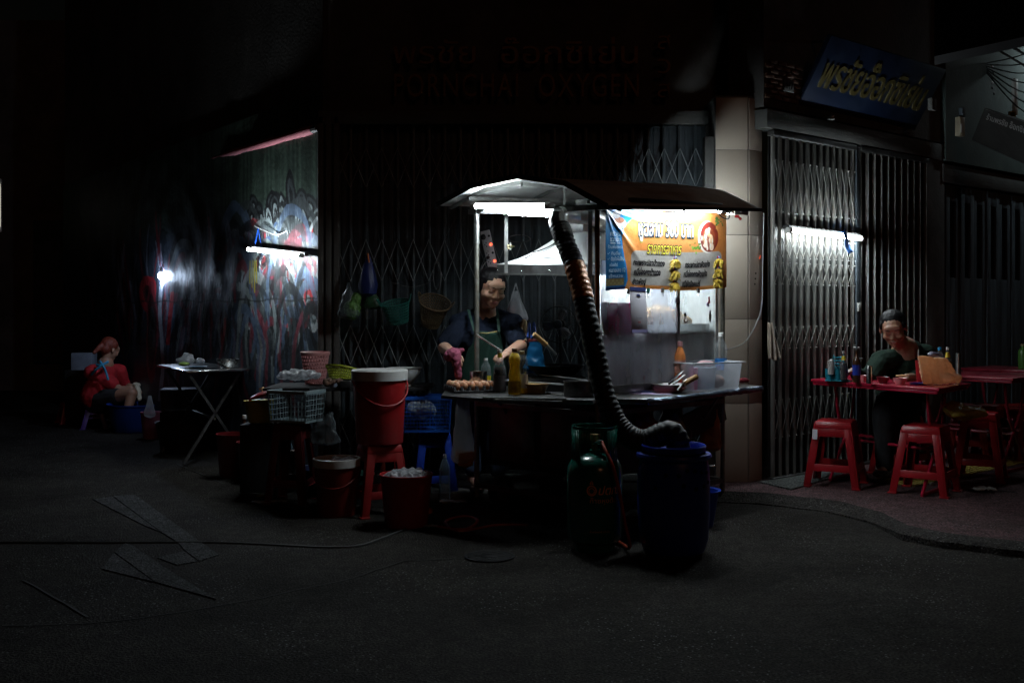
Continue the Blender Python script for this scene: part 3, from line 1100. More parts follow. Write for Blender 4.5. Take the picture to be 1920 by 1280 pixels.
# folding doors further along, and the neighbour's front
DA = A0 + DR * 2.72
fd = thing('folding_doors', 'blue grey steel folding doors with tall narrow slots at the right edge', 'door', DA + Vector((0, 0, pz)), math.atan2(DR.y, DR.x))
for i in range(9):
    leaf = MB()
    x = 0.02 + i * 0.262
    w = 0.255
    yo = 0.0 if i % 2 else 0.012
    leaf.box((x + .035, yo, 1.2), (.07, .03, 2.4)).box((x + w - .035, yo, 1.2), (.07, .03, 2.4))
    leaf.box((x + w / 2, yo + .001, 2.33), (w - .14, .028, .14)).box((x + w / 2, yo + .001, .78), (w - .14, .028, 1.56))
    lf = leaf.build('door_leaf', door_blue, fd, bevel=.003)
    MB().box((x + w / 2, yo + .01, 1.91), (w - .14, .008, .70)).build('pane', void_m, lf)
MB().box((1.2, .02, 2.5), (2.6, .12, .16)).build('door_head', conc, fd, bevel=.006)
nb = thing('neighbour_building', 'greenish plaster shophouse wall lit from above at the top right', 'building', DA)
b = MB()
q0, q1 = DA - DR * .10, DA + DR * 6
z_ = [2.66, 6.2]
b.hexa([p + Vector((0, 0, z_[0])) for p in (q0 + NR * .06, q1 + NR * .06, q1 - NR * .2, q0 - NR * .2)], [p + Vector((0, 0, z_[1])) for p in (q0 + NR * .06, q1 + NR * .06, q1 - NR * .2, q0 - NR * .2)])
b.build('upper_wall', green_wall, nb, True, smooth=0)
b = MB()
q0 = DA + DR * 2.45
b.hexa([q0, q1, q1 - NR * .2, q0 - NR * .2], [p + Vector((0, 0, 2.65)) for p in (q0, q1, q1 - NR * .2, q0 - NR * .2)])
b.build('lower_wall', green_wall, nb, True, smooth=0)
b = MB()
c0, c1 = DA + DR * 1.55, DA + DR * 5
b.hexa([p + Vector((0, 0, 4.02)) for p in (c0 + NR * .8, c1 + NR * .8, c1 + NR * .06, c0 + NR * .06)], [p + Vector((0, 0, 4.12)) for p in (c0 + NR * .8, c1 + NR * .8, c1 + NR * .06, c0 + NR * .06)])
b.build('canopy_slab', conc, nb, True, bevel=.01)
b = MB()
cps = [P(1470, -40, 7.6), P(1930, -60, 6.3), P(1930, 70, 6.3), P(1870, 84, 6.5), P(1790, 101, 6.8), P(1730, 92, 7.0), P(1560, 10, 7.5)]
can = thing('dark_canopy', 'dark street canopy edge crossing the top right corner', 'canopy', cps[0])
off = Vector((0, 0.25, 0.02))
n = len(cps)
q4 = [P(1752, 106, 6.95), P(1945, 64, 6.3), P(1945, 64, 6.3) + Vector((.1, .25, 0)), P(1752, 106, 6.95) + Vector((.1, .25, 0))]
b.hexa(q4, [p + Vector((0, 0, .9)) for p in q4])
b.build('canopy_board', void_m, can, True, smooth=0)
lp = thing('overhead_lamp', 'bright tube lamp under the canopy at the top right corner', 'lamp', DA + DR * 2.1 + NR * .45 + Vector((0, 0, 3.93)), math.atan2(DR.y, DR.x))
MB().tube([(-.3, 0, 0), (.3, 0, 0)], .016, 10).build('tube', far_on, lp)
MB().box((0, 0, .03), (.66, .05, .03)).build('fitting', holder_m, lp, bevel=.004)
# meters, boxes and cables on the neighbour's wall
ev = (0, 0, math.atan2(DR.y, DR.x))
k0 = P(1842, 150, 10.2)
mt = thing('cable_rack', 'narrow steel rack knotted with cables high on the green wall', 'rack', k0, ev[2])
MB().box((0, 0, 0), (.10, .05, .28)).build('frame', panel_r, mt, bevel=.004)
MB().box((-.03, -.03, 0), (.025, .01, .25)).build('rail', galv, mt)
for i in range(6):
    MB().ell((.05 + random.random() * .05, -.06, .12 - i * .05), (.025, .02, .02)).build('insulator', wire_w if i % 3 == 0 else black, mt)
for i in range(7):
    a_ = k0 + Vector((0.0, -.08, .14 - i * .014))
    e_ = P(2000, 60 + i * 26, 8.8)
    mid = a_.lerp(e_, .5) - Vector((0, 0, .05 + .02 * i))
    tag(MB().tube(smooth_path([a_, mid, e_], 6), .006, 6).build('overhead_cable', wire_m), ('highest', 'second highest', 'third highest', 'middle', 'third lowest', 'second lowest', 'lowest')[i] + ' black overhead cable running from the knotted rack to the top right', 'cable', 'overhead cables')
tag(MB().tube(smooth_path([k0 + Vector((0, -.06, .13)), P(1800, 140, 10), P(1780, 170, 10), P(1772, 210, 10.1)], 6), .018, 6).build('cable_bundle', wire_m), 'thick cable bundle sagging left from the knotted rack on the green wall', 'cable')
tag(MB().tube([P(1868, 92, 8.0), P(1935, 132, 7.6)], .008, 6).build('stay_rod', steel_bright), 'thin bright stay rod slanting under the top right canopy', 'rod')
tag(MB().tube([P(1880, 78, 8.0), P(1935, 110, 7.6)], .010, 6).build('stay_rod', wire_m), 'black stay rod beside the bright one under the top right canopy', 'rod')
k1 = P(1800, 238, 9.6)
mb_ = thing('meter_box', 'small cream electricity meter box beside the door heads', 'meter box', k1, ev[2])
MB().box((0, 0, 0), (.09, .05, .17)).build('case', mat('cream_paint', (.45, .40, .28), .5), mb_, bevel=.004)
MB().box((-.03, -.03, -.02), (.03, .01, .08)).build('cover', white_pl, mb_, bevel=.002)
MB().box((.015, -.01, .13), (.05, .04, .08)).build('conduit_head', door_blue, mb_, bevel=.004)
k2 = P(1748, 196, 8.9)
tag(MB().box((0, 0, 0), (.08, .04, .10), Matrix.Translation(k2) @ Matrix.Rotation(ev[2], 4, 'Z')).build('junction_box', conc, bevel=.004), 'small grey junction box at the end of the blue sign', 'box')
k3 = P(1903, 182, 10.0)
tag(MB().box((0, 0, 0), (.07, .03, .34), Matrix.Translation(k3) @ Matrix.Rotation(ev[2], 4, 'Z')).build('wall_panel', galv, bevel=.004), 'tall narrow grey panel on the green wall near the right edge', 'panel')
ds = thing('tilted_signboard', 'dark tilted signboard with faint pale lettering at the right edge', 'sign', P(1850, 203, 9.4))
c4 = [P(1846, 203, 9.4), P(1945, 235, 8.9), P(1945, 318, 9.2), P(1822, 262, 9.7)]
b = MB()
b.v = c4 + [p + Vector((.03, .05, 0)) for p in c4]
b.f = [(0, 1, 2, 3), (7, 6, 5, 4), (0, 4, 5, 1), (1, 5, 6, 2), (2, 6, 7, 3), (3, 7, 4, 0)]
b.build('board', panel_r, ds, True, smooth=0)


def quadmap(c4_):
    a, b_, c, d = c4_

    def f(x, y, dd):
        p = (a * (1 - x) + b_ * x) * (1 - y) + (d * (1 - x) + c * x) * y
        nn = (b_ - a).cross(d - a).normalized()
        if nn.y > 0:
            nn = -nn
        return p + nn * (0.004 + dd)
    return f


fq = quadmap(c4)
lettering('lettering', 'ร้านพรชัย อ๊อกซิเย่น', lambda x, y, d: fq(x, .30 - y, d), mat('pale_letters', (.35, .36, .34), .5), ds, (.1, .02, .9, .20), extrude=.001)
MB().bar(c4[0], c4[1], .012).build('edge_strip', steel, ds, True)
for i, px in enumerate((1897, 1906)):
    tag(MB().box((0, 0, 0), (.05, .03, .045), Matrix.Translation(P(px - 8 * i, 214 + 2 * i, 9.3))).build('yellow_tag', yellow_m, bevel=.002), ['square yellow tag above the dark tilted signboard', 'smaller yellow tag touching the edge of the dark tilted signboard'][i], 'tag')

# navy signboard leaning out over the side gate
sA = A0 + DR * .258 * 1.525 * 0.75 + Vector((0, 0, 2.85))
sA = Vector((2.18, 8.17, 2.85))
lean = NR * .307 + Vector((0, 0, .51))
bl = thing('blue_signboard', 'large navy signboard with raised yellow Thai letters leaning out over the side gate', 'sign', sA)
sl = 1.75
c4b = [sA, sA + DR * sl, sA + DR * sl + lean, sA + lean]
nn = DR.cross(lean).normalized()
if nn.y > 0:
    nn = -nn
b = MB()
b.v = c4b + [p - nn * .04 for p in c4b]
b.f = [(0, 1, 2, 3), (7, 6, 5, 4), (0, 4, 5, 1), (1, 5, 6, 2), (2, 6, 7, 3), (3, 7, 4, 0)]
b.build('board', sign_blue, bl, True, bevel=.004)
fb = quadmap(c4b)
lettering('lettering', 'พรชัยอ๊อกซิเย่น', fb, yellow_letter, bl, (.05, .34, .93, .84), extrude=.008, offset=.012)
for s in (.1, .9):
    MB().bar(sA + DR * sl * s + lean * .95 - nn * .03, sA + DR * sl * s - NR * .02 + Vector((0, 0, .55)), .02).build('stay', steel_dark, bl, True)
tag(MB().box((0, 0, 0), (.05, .05, .03), Matrix.Translation(P(1558, 221, 8.1))).build('sign_spotlight', steel_bright, bevel=.006), 'small unlit spotlight under the lower edge of the blue sign', 'spotlight')

# raised letters over the front gate
fs_ = thing('shop_lettering', 'tarnished raised shop name in Thai and Latin letters above the front gate', 'sign', P(740, 190, YF))
bb = MB().box((0, YF - .005, 3.06), (2.35, .03, .62))
yf = YF - .012
for body, bx, sp in (('พรชัย  อ๊อกซิเย่น', (738, 122, 1195, 72), 1.0), ('PORNCHAI  OXYGEN', (740, 184, 1197, 140), 1.15)):
    a_, c_ = P(bx[0], bx[1], YF), P(bx[2], bx[3], YF)
    lettering('lettering', body, lambda x, y, d: Vector((x, YF - .02 - d + 0.0, y)), gold_letter, fs_, (a_.x, a_.z, c_.x, c_.z), extrude=.015, offset=.003, space=sp)
pa = thing('shop_lettering_end', 'faint column of small raised characters right of the shop name', 'sign', P(1240, 100, YF))
for i, ch in enumerate(('ส', 'ว', 'ส')):
    p = P(1232, 80 + 45 * i, YF)
    lettering('lettering', ch, lambda x, y, d: Vector((x, YF - .02 - d, y)), gold_letter, pa, (p.x, p.z - .06, p.x + .1, p.z + .05), extrude=.012)
bd2 = bd

# ---------------------------------------------------------------- tiled pillar
pl = thing('tiled_pillar', 'cream tiled corner pillar standing between the cart and the side gate', 'pillar', (1.503, 7.87, 0))
x0, x1, yp = 1.503, 1.743, 7.885
xe, ye = 1.868, 7.995
core = MB().prism([(x0, yp), (x1 - .002, yp), (xe, ye), (xe - .1, ye + .3), (x0, yp + .4)], 0, 2.90)
core.build('core', mat('grey_grout', (.2, .19, .18), .8), pl, True, smooth=0)
zj = [0.0, 0.626, 1.25, 1.873, 2.50, 2.885]
for i in range(5):
    t = MB().box(((x0 + x1) / 2, yp - .006, (zj[i] + zj[i + 1]) / 2), (x1 - x0 - .006, .012, zj[i + 1] - zj[i] - .004))
    t.build('tile', tile_m, pl, True, bevel=.0015)
    a_, c_ = Vector((x1 + .002, yp, 0)), Vector((xe, ye, 0))
    d_ = (c_ - a_).normalized()
    nr = Vector((d_.y, -d_.x, 0))
    mid = (a_ + c_) / 2 + nr * .005
    t = MB().box((0, 0, 0), ((c_ - a_).length - .006, .010, zj[i + 1] - zj[i] - .004), Matrix.Translation(mid + Vector((0, 0, (zj[i] + zj[i + 1]) / 2))) @ Matrix.Rotation(math.atan2(d_.y, d_.x), 4, 'Z'))
    t.build('tile', tile_m, pl, True, bevel=.0015)
MB().box((x0 - .04, yp + .06, 1.3), (.07, .10, 2.6)).build('side_strip', conc, pl, True, bevel=.004)
sm_ = (a_ + c_) / 2 + nr * .014
rz = math.atan2(d_.y, d_.x)
nt_ = thing('paper_notice', 'faded narrow paper notice stuck on the side of the tiled pillar', 'notice', sm_ + Vector((-.01, 0, 1.52)), rz)
MB().box((0, 0, 0), (.05, .002, .21)).build('sheet', tile_m, nt_)
for k in range(3):
    MB().box((-.005 + .006 * k, -.002, -.01 + .04 * k), (.016, .002, .012)).build('mark', ink, nt_)
tag(MB().box((0, 0, 0), (.012, .004, .03), Matrix.Translation(sm_ + Vector((.03, .01, 1.71))) @ Matrix.Rotation(rz, 4, 'Z') @ Matrix.Rotation(.5, 4, 'Y')).build('red_reflection_chip', red_glint, bevel=.001), 'tiny red lamp reflection, made to glow, on the side of the tiled pillar', 'reflection')
tag(MB().tube(smooth_path([P(1350, 657, 7.65), P(1375, 652, 7.75), P(1398, 640, 7.84), P(1415, 612, 7.84), P(1428, 575, 7.9), P(1430, 500, 7.93), P(1432, 400, 7.95)], 7), .0045, 6).build('wall_cable', wire_w), 'thin pale cable looping up the tiled pillar from the cart', 'cable')


# towel hanging on the gate edge
def towel(u, v):
    p = P(1440 + u * 22 * (0.35 + .65 * v), 607 + v * 66, 7.78)
    return p + Vector((0, .03 * math.sin(u * 14 + v * 3) - .02 * v, 0.01 * math.sin(u * 9)))


tag(sheet('hanging_towel', towel, 24, 24, towel_m, solid=.004), 'crumpled beige towel hanging beside the tiled pillar', 'towel')


# ---------------------------------------------------------------- fluorescent lamps
def fluoro(label, a, c, fit=None, r=.0155, back=None, fw=.035, m=tube_on, group='lit fluorescent tubes', endcap=0.0):
    a, c = Vector(a), Vector(c)
    t = thing('fluorescent_lamp', label, 'lamp', (a + c) / 2, group=group)
    d = (c - a).normalized()
    MB().tube([a + d * .03, c - d * .03], r, 10).build('tube', m, t, True)
    for p, q in ((a - d * .01, a + d * .032), (c + d * .01, c - d * .032)):
        MB().tube([p, q], r * 1.35, 10).build('end_holder', holder_m, t, True)
    if back is not None:
        MB().bar(a + back, c + back, fw, .03).build('fitting', holder_m if fit is None else fit, t, True, bevel=.003)
    return t


ORG = Vector((0.508, 6.35, 0))
CU = Vector((.7071, .7071, 0))
CV = Vector((-.7071, .7071, 0))


def C(u, v, z):
    p = ORG + CU * u + CV * v
    return Vector((p.x, p.y, z))


wl_a, wl_c = P(463, 467, 9.04), P(566, 479, 8.20)
fluoro('bright tube hung on blue string over the graffiti', wl_a, wl_c, panel_r, back=Vector((.03, .04, 0.012)), group=None, r=.013)
fluoro('bright tube tied across the narrow pickets of the side gate', A0 + DR * .16 + NR * .09 + Vector((0, 0, 1.913)), A0 + DR * 1.18 + NR * .09 + Vector((0, 0, 1.892)), panel_r, back=-NR * .030 + Vector((0, 0, .026)), group=None, r=.017, fw=.04)
fluoro('bright tube under the near gable of the cart roof', C(-.06, 1.02, 2.004), C(-.06, .33, 1.958), back=CU * .034, group=None, fit=galv, r=.016)
fluoro('bright tube along the cart roof edge above the banner', C(.18, -.12, 1.945), C(1.13, -.12, 1.975), back=Vector((-.01, .01, .034)), group=None, fit=steel_dark, r=.014)
fluoro('bright tube deep inside the cart behind the gable tube', P(948, 399, 6.86), P(1038, 403, 6.62), back=CU * .034, group=None, fit=galv, r=.013)
ea_, eb_ = C(1.43, -.10, 1.985), C(1.43, .42, 1.995)
fluoro('tube behind its white fitting under the far eave of the cart roof', ea_, eb_, back=-CU * .030 + Vector((0, 0, .012)), group=None, fit=white_pl, r=.0085)
bl_ = P(302, 517, 11.18)
bb_ = thing('bare_bulb', 'glaring bare bulb on the graffiti wall above the washing woman', 'lamp', bl_)
MB().ell((0, 0, 0), (.032, .032, .04)).build('bulb', bulb_on, bb_)
MB().tube([(0, 0, .03), (0, 0, .09)], .016, 10).build('socket', black, bb_)
MB().tube(smooth_path([(0, 0, .09), (.06, .04, .16), (.22, .1, .2)], 5), .004, 6).build('flex', wire_m, bb_)
# strings, cable over the wall lamp
for px in (484, 556):
    a_ = P(px, 428, 8.6 if px > 500 else 9.1)
    for s in (-1, 1):
        tag(MB().tube([a_, P(px + s * 7, 468 + (px > 500) * 6, 8.58 if px > 500 else 9.08)], .004, 5).build('blue_string', rope_b), ('left' if s < 0 else 'right') + ' strand of the blue string at the ' + ('left' if px < 500 else 'right') + ' end of the graffiti lamp', 'string', 'blue lamp strings')
tag(MB().tube(smooth_path([P(478, 424, 9.1), P(500, 434, 8.95), P(520, 440, 8.8), P(545, 430, 8.65), P(572, 420, 8.5)], 6), .005, 6).build('lamp_cable', wire_w), 'white cable sagging above the lamp on the graffiti wall', 'cable')
tag(MB().tube(smooth_path([P(558, 428, 8.6), P(575, 480, 8.5), P(595, 515, 8.35), P(606, 522, 8.3)], 6), .004, 6).build('lamp_cable', wire_m), 'black cable falling from the graffiti lamp to the corner', 'cable')
tag(MB().tube(smooth_path([P(352, 482, 10.6), P(364, 494, 10.5), P(365, 525, 10.5)], 6), .005, 6).build('wall_wire', wire_w), 'short bent white wire on the dark middle of the graffiti wall', 'wire')
tag(MB().tube(smooth_path([P(320, 468, 11), P(328, 460, 11), P(336, 455, 10.9)], 4), .005, 6).build('wall_wire', wire_w), 'short slanting wire above the bare bulb', 'wire')


def ribbon(u, v):
    p = (A0 + DR * (.85 + .02 * u + .09 * v) + NR * (.11 + .01 * math.sin(v * 7))) + Vector((0, 0, 1.93 - .17 * v + .02 * u))
    return p + DR * u * .035 * (0.4 + v)


tag(sheet('blue_ribbon', ribbon, 6, 12, mat('sky_ribbon', (.03, .16, .55), .5, 0, .1), solid=.001), 'blue plastic strip tied around the side gate lamp', 'strip')

# ================================================================ CART
ct = thing('food_cart', 'steel street food cart with gabled sheet roof, counter and foggy glass case', 'food cart', C(.66, .5, 0))
# roof
prof = [(1.31, 2.024), (.967, 2.122), (.551, 2.148), (.148, 2.072), (-.18, 1.913)]
seq = [(prof[i][0] * (1 - k / 4) + prof[i + 1][0] * k / 4, prof[i][1] * (1 - k / 4) + prof[i + 1][1] * k / 4) for i in range(4) for k in range(4)] + [prof[-1]]
u0, u1 = -.12, 1.53
nb_ = 24
rb = MB()
for j in range(nb_ + 1):
    u = u0 + (u1 - u0) * j / nb_
    for v, z in seq:
        rb.v.append(C(u, v, z + .092 * (u - u0) / (u1 - u0) + .004 * noise.noise(Vector((u * 5, v * 5, 0)))))
ns = len(seq)
for j in range(nb_):
    for i in range(ns - 1):
        rb.f.append((j * ns + i, j * ns + i + 1, (j + 1) * ns + i + 1, (j + 1) * ns + i))
rb.build('roof', galv, ct, True, solid=.004, smooth=12)


def rz_(u, v):
    z = np.interp(v, [p[0] for p in prof[::-1]], [p[1] for p in prof[::-1]])
    return float(z) + .092 * (u - u0) / (u1 - u0)


for i in range(4):
    (va, _), (vb, _) = prof[i], prof[i + 1]
    MB().bar(C(u0 - .005, va, rz_(u0, va) + .004), C(u0 - .005, vb, rz_(u0, vb) + .004), .008, .032).build('roof_trim', black, ct, True)
MB().bar(C(u0, -.185, rz_(u0, -.18) - .002), C(u1, -.185, rz_(u1, -.18) - .002), .008, .022).build('roof_trim', black, ct, True)
for u in (0.0, .62, 1.28):
    for i in range(4):
        (va, _), (vb, _) = prof[i], prof[i + 1]
        MB().bar(C(u, va, rz_(u, va) - .018), C(u, vb, rz_(u, vb) - .018), .02).build('rafter', steel, ct, True)
for v in (1.05, .551, .0):
    MB().bar(C(-.08, v, rz_(-.08, v) - .045), C(1.5, v, rz_(1.5, v) - .045), .022).build('purlin', steel, ct, True)
MB().bar(C(0, 1.12, 1.975), C(0, -.15, 1.925), .028, .035).build('tie_beam', steel, ct, True)
MB().bar(C(-.02, -.03, 1.935), C(1.42, -.03, 1.995), .028, .03).build('tie_beam', steel_dark, ct, True)
MB().bar(C(0, 1.05, 1.975), C(1.30, 1.05, 2.04), .028, .03).build('tie_beam', steel, ct, True)
# posts
MB().tube([C(0, 1.05, .08), C(0, 1.05, 1.78)], .0165, 14).build('post', pipe_m, ct, True)
MB().tube([C(0, 1.05, 1.76), C(0, 1.05, 1.985)], .021, 14).build('post_sleeve', steel, ct, True)
MB().tube([C(0, 0, .08), C(0, 0, 1.93)], .0155, 14).build('post', rust, ct, True)
MB().tube([C(1.315, 0, .08), C(1.315, 0, 1.99)], .0155, 14).build('post', pipe_m, ct, True)
MB().tube([C(1.315, 1.05, .08), C(1.315, 1.05, 2.05)], .0155, 14).build('post', pipe_m, ct, True)
MB().bar(P(949, 396, 7.0), P(949, 512, 7.0), .022, .016).build('hood_hanger', steel, ct, True)
MB().bar(C(.05, .10, .82), C(.05, .10, 1.93), .026, .02).build('hood_hanger', steel, ct, True)
MB().bar(P(1058, 344, 6.75), P(1058, 384, 6.75), .012, .012).build('hood_hanger', steel, ct, True)
# counter, ledges
MB().hexa([C(0, 0, .765), C(1.32, 0, .765), C(1.32, 1.05, .765), C(0, 1.05, .765)], [C(0, 0, .80), C(1.32, 0, .80), C(1.32, 1.05, .80), C(0, 1.05, .80)]).build('countertop', steel_dark, ct, True, bevel=.003)


def plate(name, pts, z0, z1, m, bev=.003):
    return MB().prism([(p[0], p[1]) for p in pts], z0, z1).build(name, m, ct, True, bevel=bev)


plate('end_shelf', [(.470, 6.20), (.500, 6.34), (-.09, 6.93), (-.13, 6.33)], .770, .797, steel_dark)
plate('end_shelf', [(-.13, 6.36), (-.09, 6.93), (-.20, 7.22), (-.44, 7.15), (-.44, 6.60)], .772, .792, steel_dark)
plate('side_ledge', [(.785, 6.225), (1.715, 7.30), (1.60, 7.44), (.515, 6.345), (.57, 6.27)], .768, .800, steel_dark)
for s in range(2):
    MB().bar(P(905 + s * 20, 745 + s * 4, 6.35 - .04 * s), P(1062 - 8 * s, 748 + s * 5, 6.18 - .02 * s), .012, .008).build('edge_rail', steel, ct, True)
lf = MB()
# foil wrapped front edge of the ledge
pa_, pb_ = Vector((.787, 6.222, .784)), Vector((1.718, 7.298, .784))
for i in range(41):
    p = pa_.lerp(pb_, i / 40)
    lf.v += [p + noise.noise_vector(p * 30) * .006 + Vector((0, 0, .018)), p + Vector((.006, -.006, -.022)) + noise.noise_vector(p * 40) * .008]
for i in range(40):
    lf.f.append((2 * i, 2 * i + 2, 2 * i + 3, 2 * i + 1))
lf.build('foil_edge', mat('crinkled_dark_foil', (.12, .15, .22), .18, .9, .3, 20, .6, 60), ct, True, solid=.002)
MB().bar(C(1.1, -.12, .76), C(1.1, .0, .60), .012).build('ledge_bracket', steel_dark, ct, True)
rg = MB().lathe([(.018, -.003), (.021, 0), (.018, .003), (.015, 0), (.018, -.003)], 16, Matrix.Translation(P(1377, 735, 7.15)) @ Matrix.Rotation(R(90), 4, 'X'), cap0=False)
rg.build('hook_ring', iron, ct, True)
# cabinet, frame, wheels
MB().hexa([C(.04, .06, .30), C(.62, .06, .30), C(.62, .98, .30), C(.04, .98, .30)], [C(.04, .06, .762), C(.62, .06, .762), C(.62, .98, .762), C(.04, .98, .762)]).build('cabinet', mat('sooty_cabinet', (.03, .03, .033), .5, .5, .4, 6), ct, True, bevel=.004)
for k in range(2):
    MB().hexa([C(.028, .10 + .45 * k, .34), C(.036, .10 + .45 * k, .34), C(.036, .49 + .45 * k, .34), C(.028, .49 + .45 * k, .34)], [C(.028, .10 + .45 * k, .74), C(.036, .10 + .45 * k, .74), C(.036, .49 + .45 * k, .74), C(.028, .49 + .45 * k, .74)]).build('cabinet_door', steel_dark, ct, True, bevel=.002)
for (ua, va, ub, vb) in ((0, 0, 1.315, 0), (1.315, 0, 1.315, 1.05), (1.315, 1.05, 0, 1.05), (0, 1.05, 0, 0)):
    for z in (.16, .70):
        MB().bar(C(ua, va, z), C(ub, vb, z), .03, .03).build('frame_rail', steel_dark, ct, True)
MB().bar(P(935, 752, 6.9), P(968, 800, 7.0), .02).build('brace', steel_dark, ct, True)
for u, v in ((.15, .08), (1.15, .08), (.15, .97), (1.15, .97)):
    c = C(u, v, .11)
    w = thing('wheel', None, None)
    w.parent = ct
    inv = WM(ct).inverted()
    w.matrix_local = inv @ (Matrix.Translation(c) @ Matrix.Rotation(R(45), 4, 'Z'))
    w.location, w.rotation_euler = (inv @ c), (0, 0, R(45))
    MB().lathe([(.06, -.02), (.10, -.022), (.11, -.01), (.11, .01), (.10, .022), (.06, .02)], 28, Matrix.Rotation(R(90), 4, 'X'), cap0=False).build('tyre', black, w)
    MB().lathe([(.062, -.014), (.062, .014)], 20, Matrix.Rotation(R(90), 4, 'X'), cap0=True, cap1=True).build('rim', steel_dark, w)

# glass case
gc = thing('glass_display_case', 'foggy glass display case with steel frame on the right half of the cart', 'display case', C(.68, .15, .80), R(45))


def fog(name, base, col):
    m = bpy.data.materials.new(name)
    m.use_nodes = True
    N, L = m.node_tree.nodes, m.node_tree.links
    b = N['Principled BSDF']
    b.inputs['Base Color'].default_value = (*col, 1)
    b.inputs['Roughness'].default_value = .22
    tc = N.new('ShaderNodeTexCoord')
    mp = N.new('ShaderNodeMapping')
    mp.inputs['Scale'].default_value = (3.5, 3.5, 1.3)
    n = N.new('ShaderNodeTexNoise')
    n.inputs['Scale'].default_value = 2.2
    n.inputs['Detail'].default_value = 5
    L.new(tc.outputs['Object'], mp.inputs[0])
    L.new(mp.outputs[0], n.inputs['Vector'])
    mr = N.new('ShaderNodeMapRange')
    mr.inputs['From Min'].default_value = .32
    mr.inputs['From Max'].default_value = .7
    mr.inputs['To Min'].default_value = max(base - .2, .03)
    mr.inputs['To Max'].default_value = base + .25
    L.new(n.outputs[0], mr.inputs[0])
    t = N.new('ShaderNodeBsdfTransparent')
    ms = N.new('ShaderNodeMixShader')
    L.new(mr.outputs[0], ms.inputs[0])
    L.new(t.outputs[0], ms.inputs[1])
    tl = N.new('ShaderNodeBsdfTranslucent')
    tl.inputs[0].default_value = (*col, 1)
    m2 = N.new('ShaderNodeMixShader')
    m2.inputs[0].default_value = .35
    L.new(b.outputs[0], m2.inputs[1])
    L.new(tl.outputs[0], m2.inputs[2])
    L.new(m2.outputs[0], ms.inputs[2])
    L.new(ms.outputs[0], N['Material Output'].inputs[0])
    return m


fogA = fog('fogged_glass', .40, (.66, .70, .80))
fogB = fog('clearer_glass', .16, (.62, .68, .70))


def cb(ua, ub, va, vb, za, zb):
    return MB().hexa([C(ua, va, za), C(ub, va, za), C(ub, vb, za), C(ua, vb, za)], [C(ua, va, zb), C(ub, va, zb), C(ub, vb, zb), C(ua, vb, zb)])


cb(.06, .815, .02, .026, .86, 1.62).build('glass_pane', fogA, gc, True, smooth=0)
cb(.845, 1.25, .02, .026, .93, 1.62).build('glass_pane', fogB, gc, True, smooth=0)
MB().hexa([C(.058, .03, .81), C(.49, .415, .81), C(.486, .419, .81), C(.054, .034, .81)], [C(.058, .03, 1.55), C(.49, .415, 1.55), C(.486, .419, 1.55), C(.054, .034, 1.55)]).build('slanted_shield', steel, gc, True, smooth=0)
cb(.04, 1.27, .01, .04, .815, .86).build('bottom_rail', steel_dark, gc, True, bevel=.002)
cb(.815, .845, .012, .034, .86, 1.66).build('mullion', steel, gc, True, bevel=.002)
cb(1.25, 1.28, .012, .034, .86, 1.66).build('mullion', galv, gc, True, bevel=.002)
cb(.49, 1.27, .42, .426, .805, 1.62).build('back_sheet', mat('case_sheet', (.72, .75, .75), .4, 0, .1, 4), gc, True, smooth=0)
cb(1.27, 1.276, .04, .42, .805, 1.62).build('end_sheet', mat('case_sheet', (.55, .57, .56)), gc, True, smooth=0)
cb(.50, 1.28, .01, .43, 1.625, 1.64).build('case_top', galv, gc, True, smooth=0)
cb(.50, 1.24, .06, .40, 1.215, 1.225).build('shelf', steel_bright, gc, True, smooth=0)
cb(.50, 1.24, .055, .065, 1.16, 1.225).build('shelf_lip', steel, gc, True, smooth=0)
fluoro('small bright tube inside the glass case above the fried noodles', C(.46, .30, 1.585), C(1.05, .30, 1.585), back=Vector((0, 0, .025)), r=.017, group=None)
nd = MB()
for i in range(7):
    c = C(.60 + .09 * i, .22, 1.245 + .03 * math.sin(i / 6 * math.pi))
    nd.ell(c, (.075, .075, .045 + .03 * math.sin(i / 6 * math.pi)))
tag(remesh('fried_noodle_heap', nd, noodle_m, None, .008, 2, wrinkle=.010, wf=40), 'golden heap of fried noodles on the lit shelf of the glass case', 'food')
pk = MB().lathe([(.095, 0), (.11, .10), (.115, .2), (.118, .205), (.11, .2)], 24, Matrix.Translation(C(.36, .13, 1.16)))
tag(pk.build('pink_tub', mat('magenta_plastic', (.85, .08, .26), .5), smooth=40), 'pink plastic tub blurred behind the foggy glass pane', 'tub')
tag(cb(.20, .50, .04, .20, 1.140, 1.155).build('case_shelf_board', steel), 'plain steel board under the pink tub inside the case', 'board')
for i, (u, s, mm, nm, lb) in enumerate(((.25, .05, blue_pl, 'blue_cup', 'dark blue cup low behind the foggy glass'), (.60, .05, red_pl, 'red_bowl', 'blurred red bowl behind the foggy glass'), (.42, .06, white_pl, 'white_cup', 'white cup blurred behind the foggy glass'))):
    tag(MB().lathe([(s * .7, 0), (s, .09), (s + .004, .092), (s - .006, .09)], 18, Matrix.Translation(C(u, .17, .803))).build(nm, mm), lb, 'cup' if i != 1 else 'bowl')
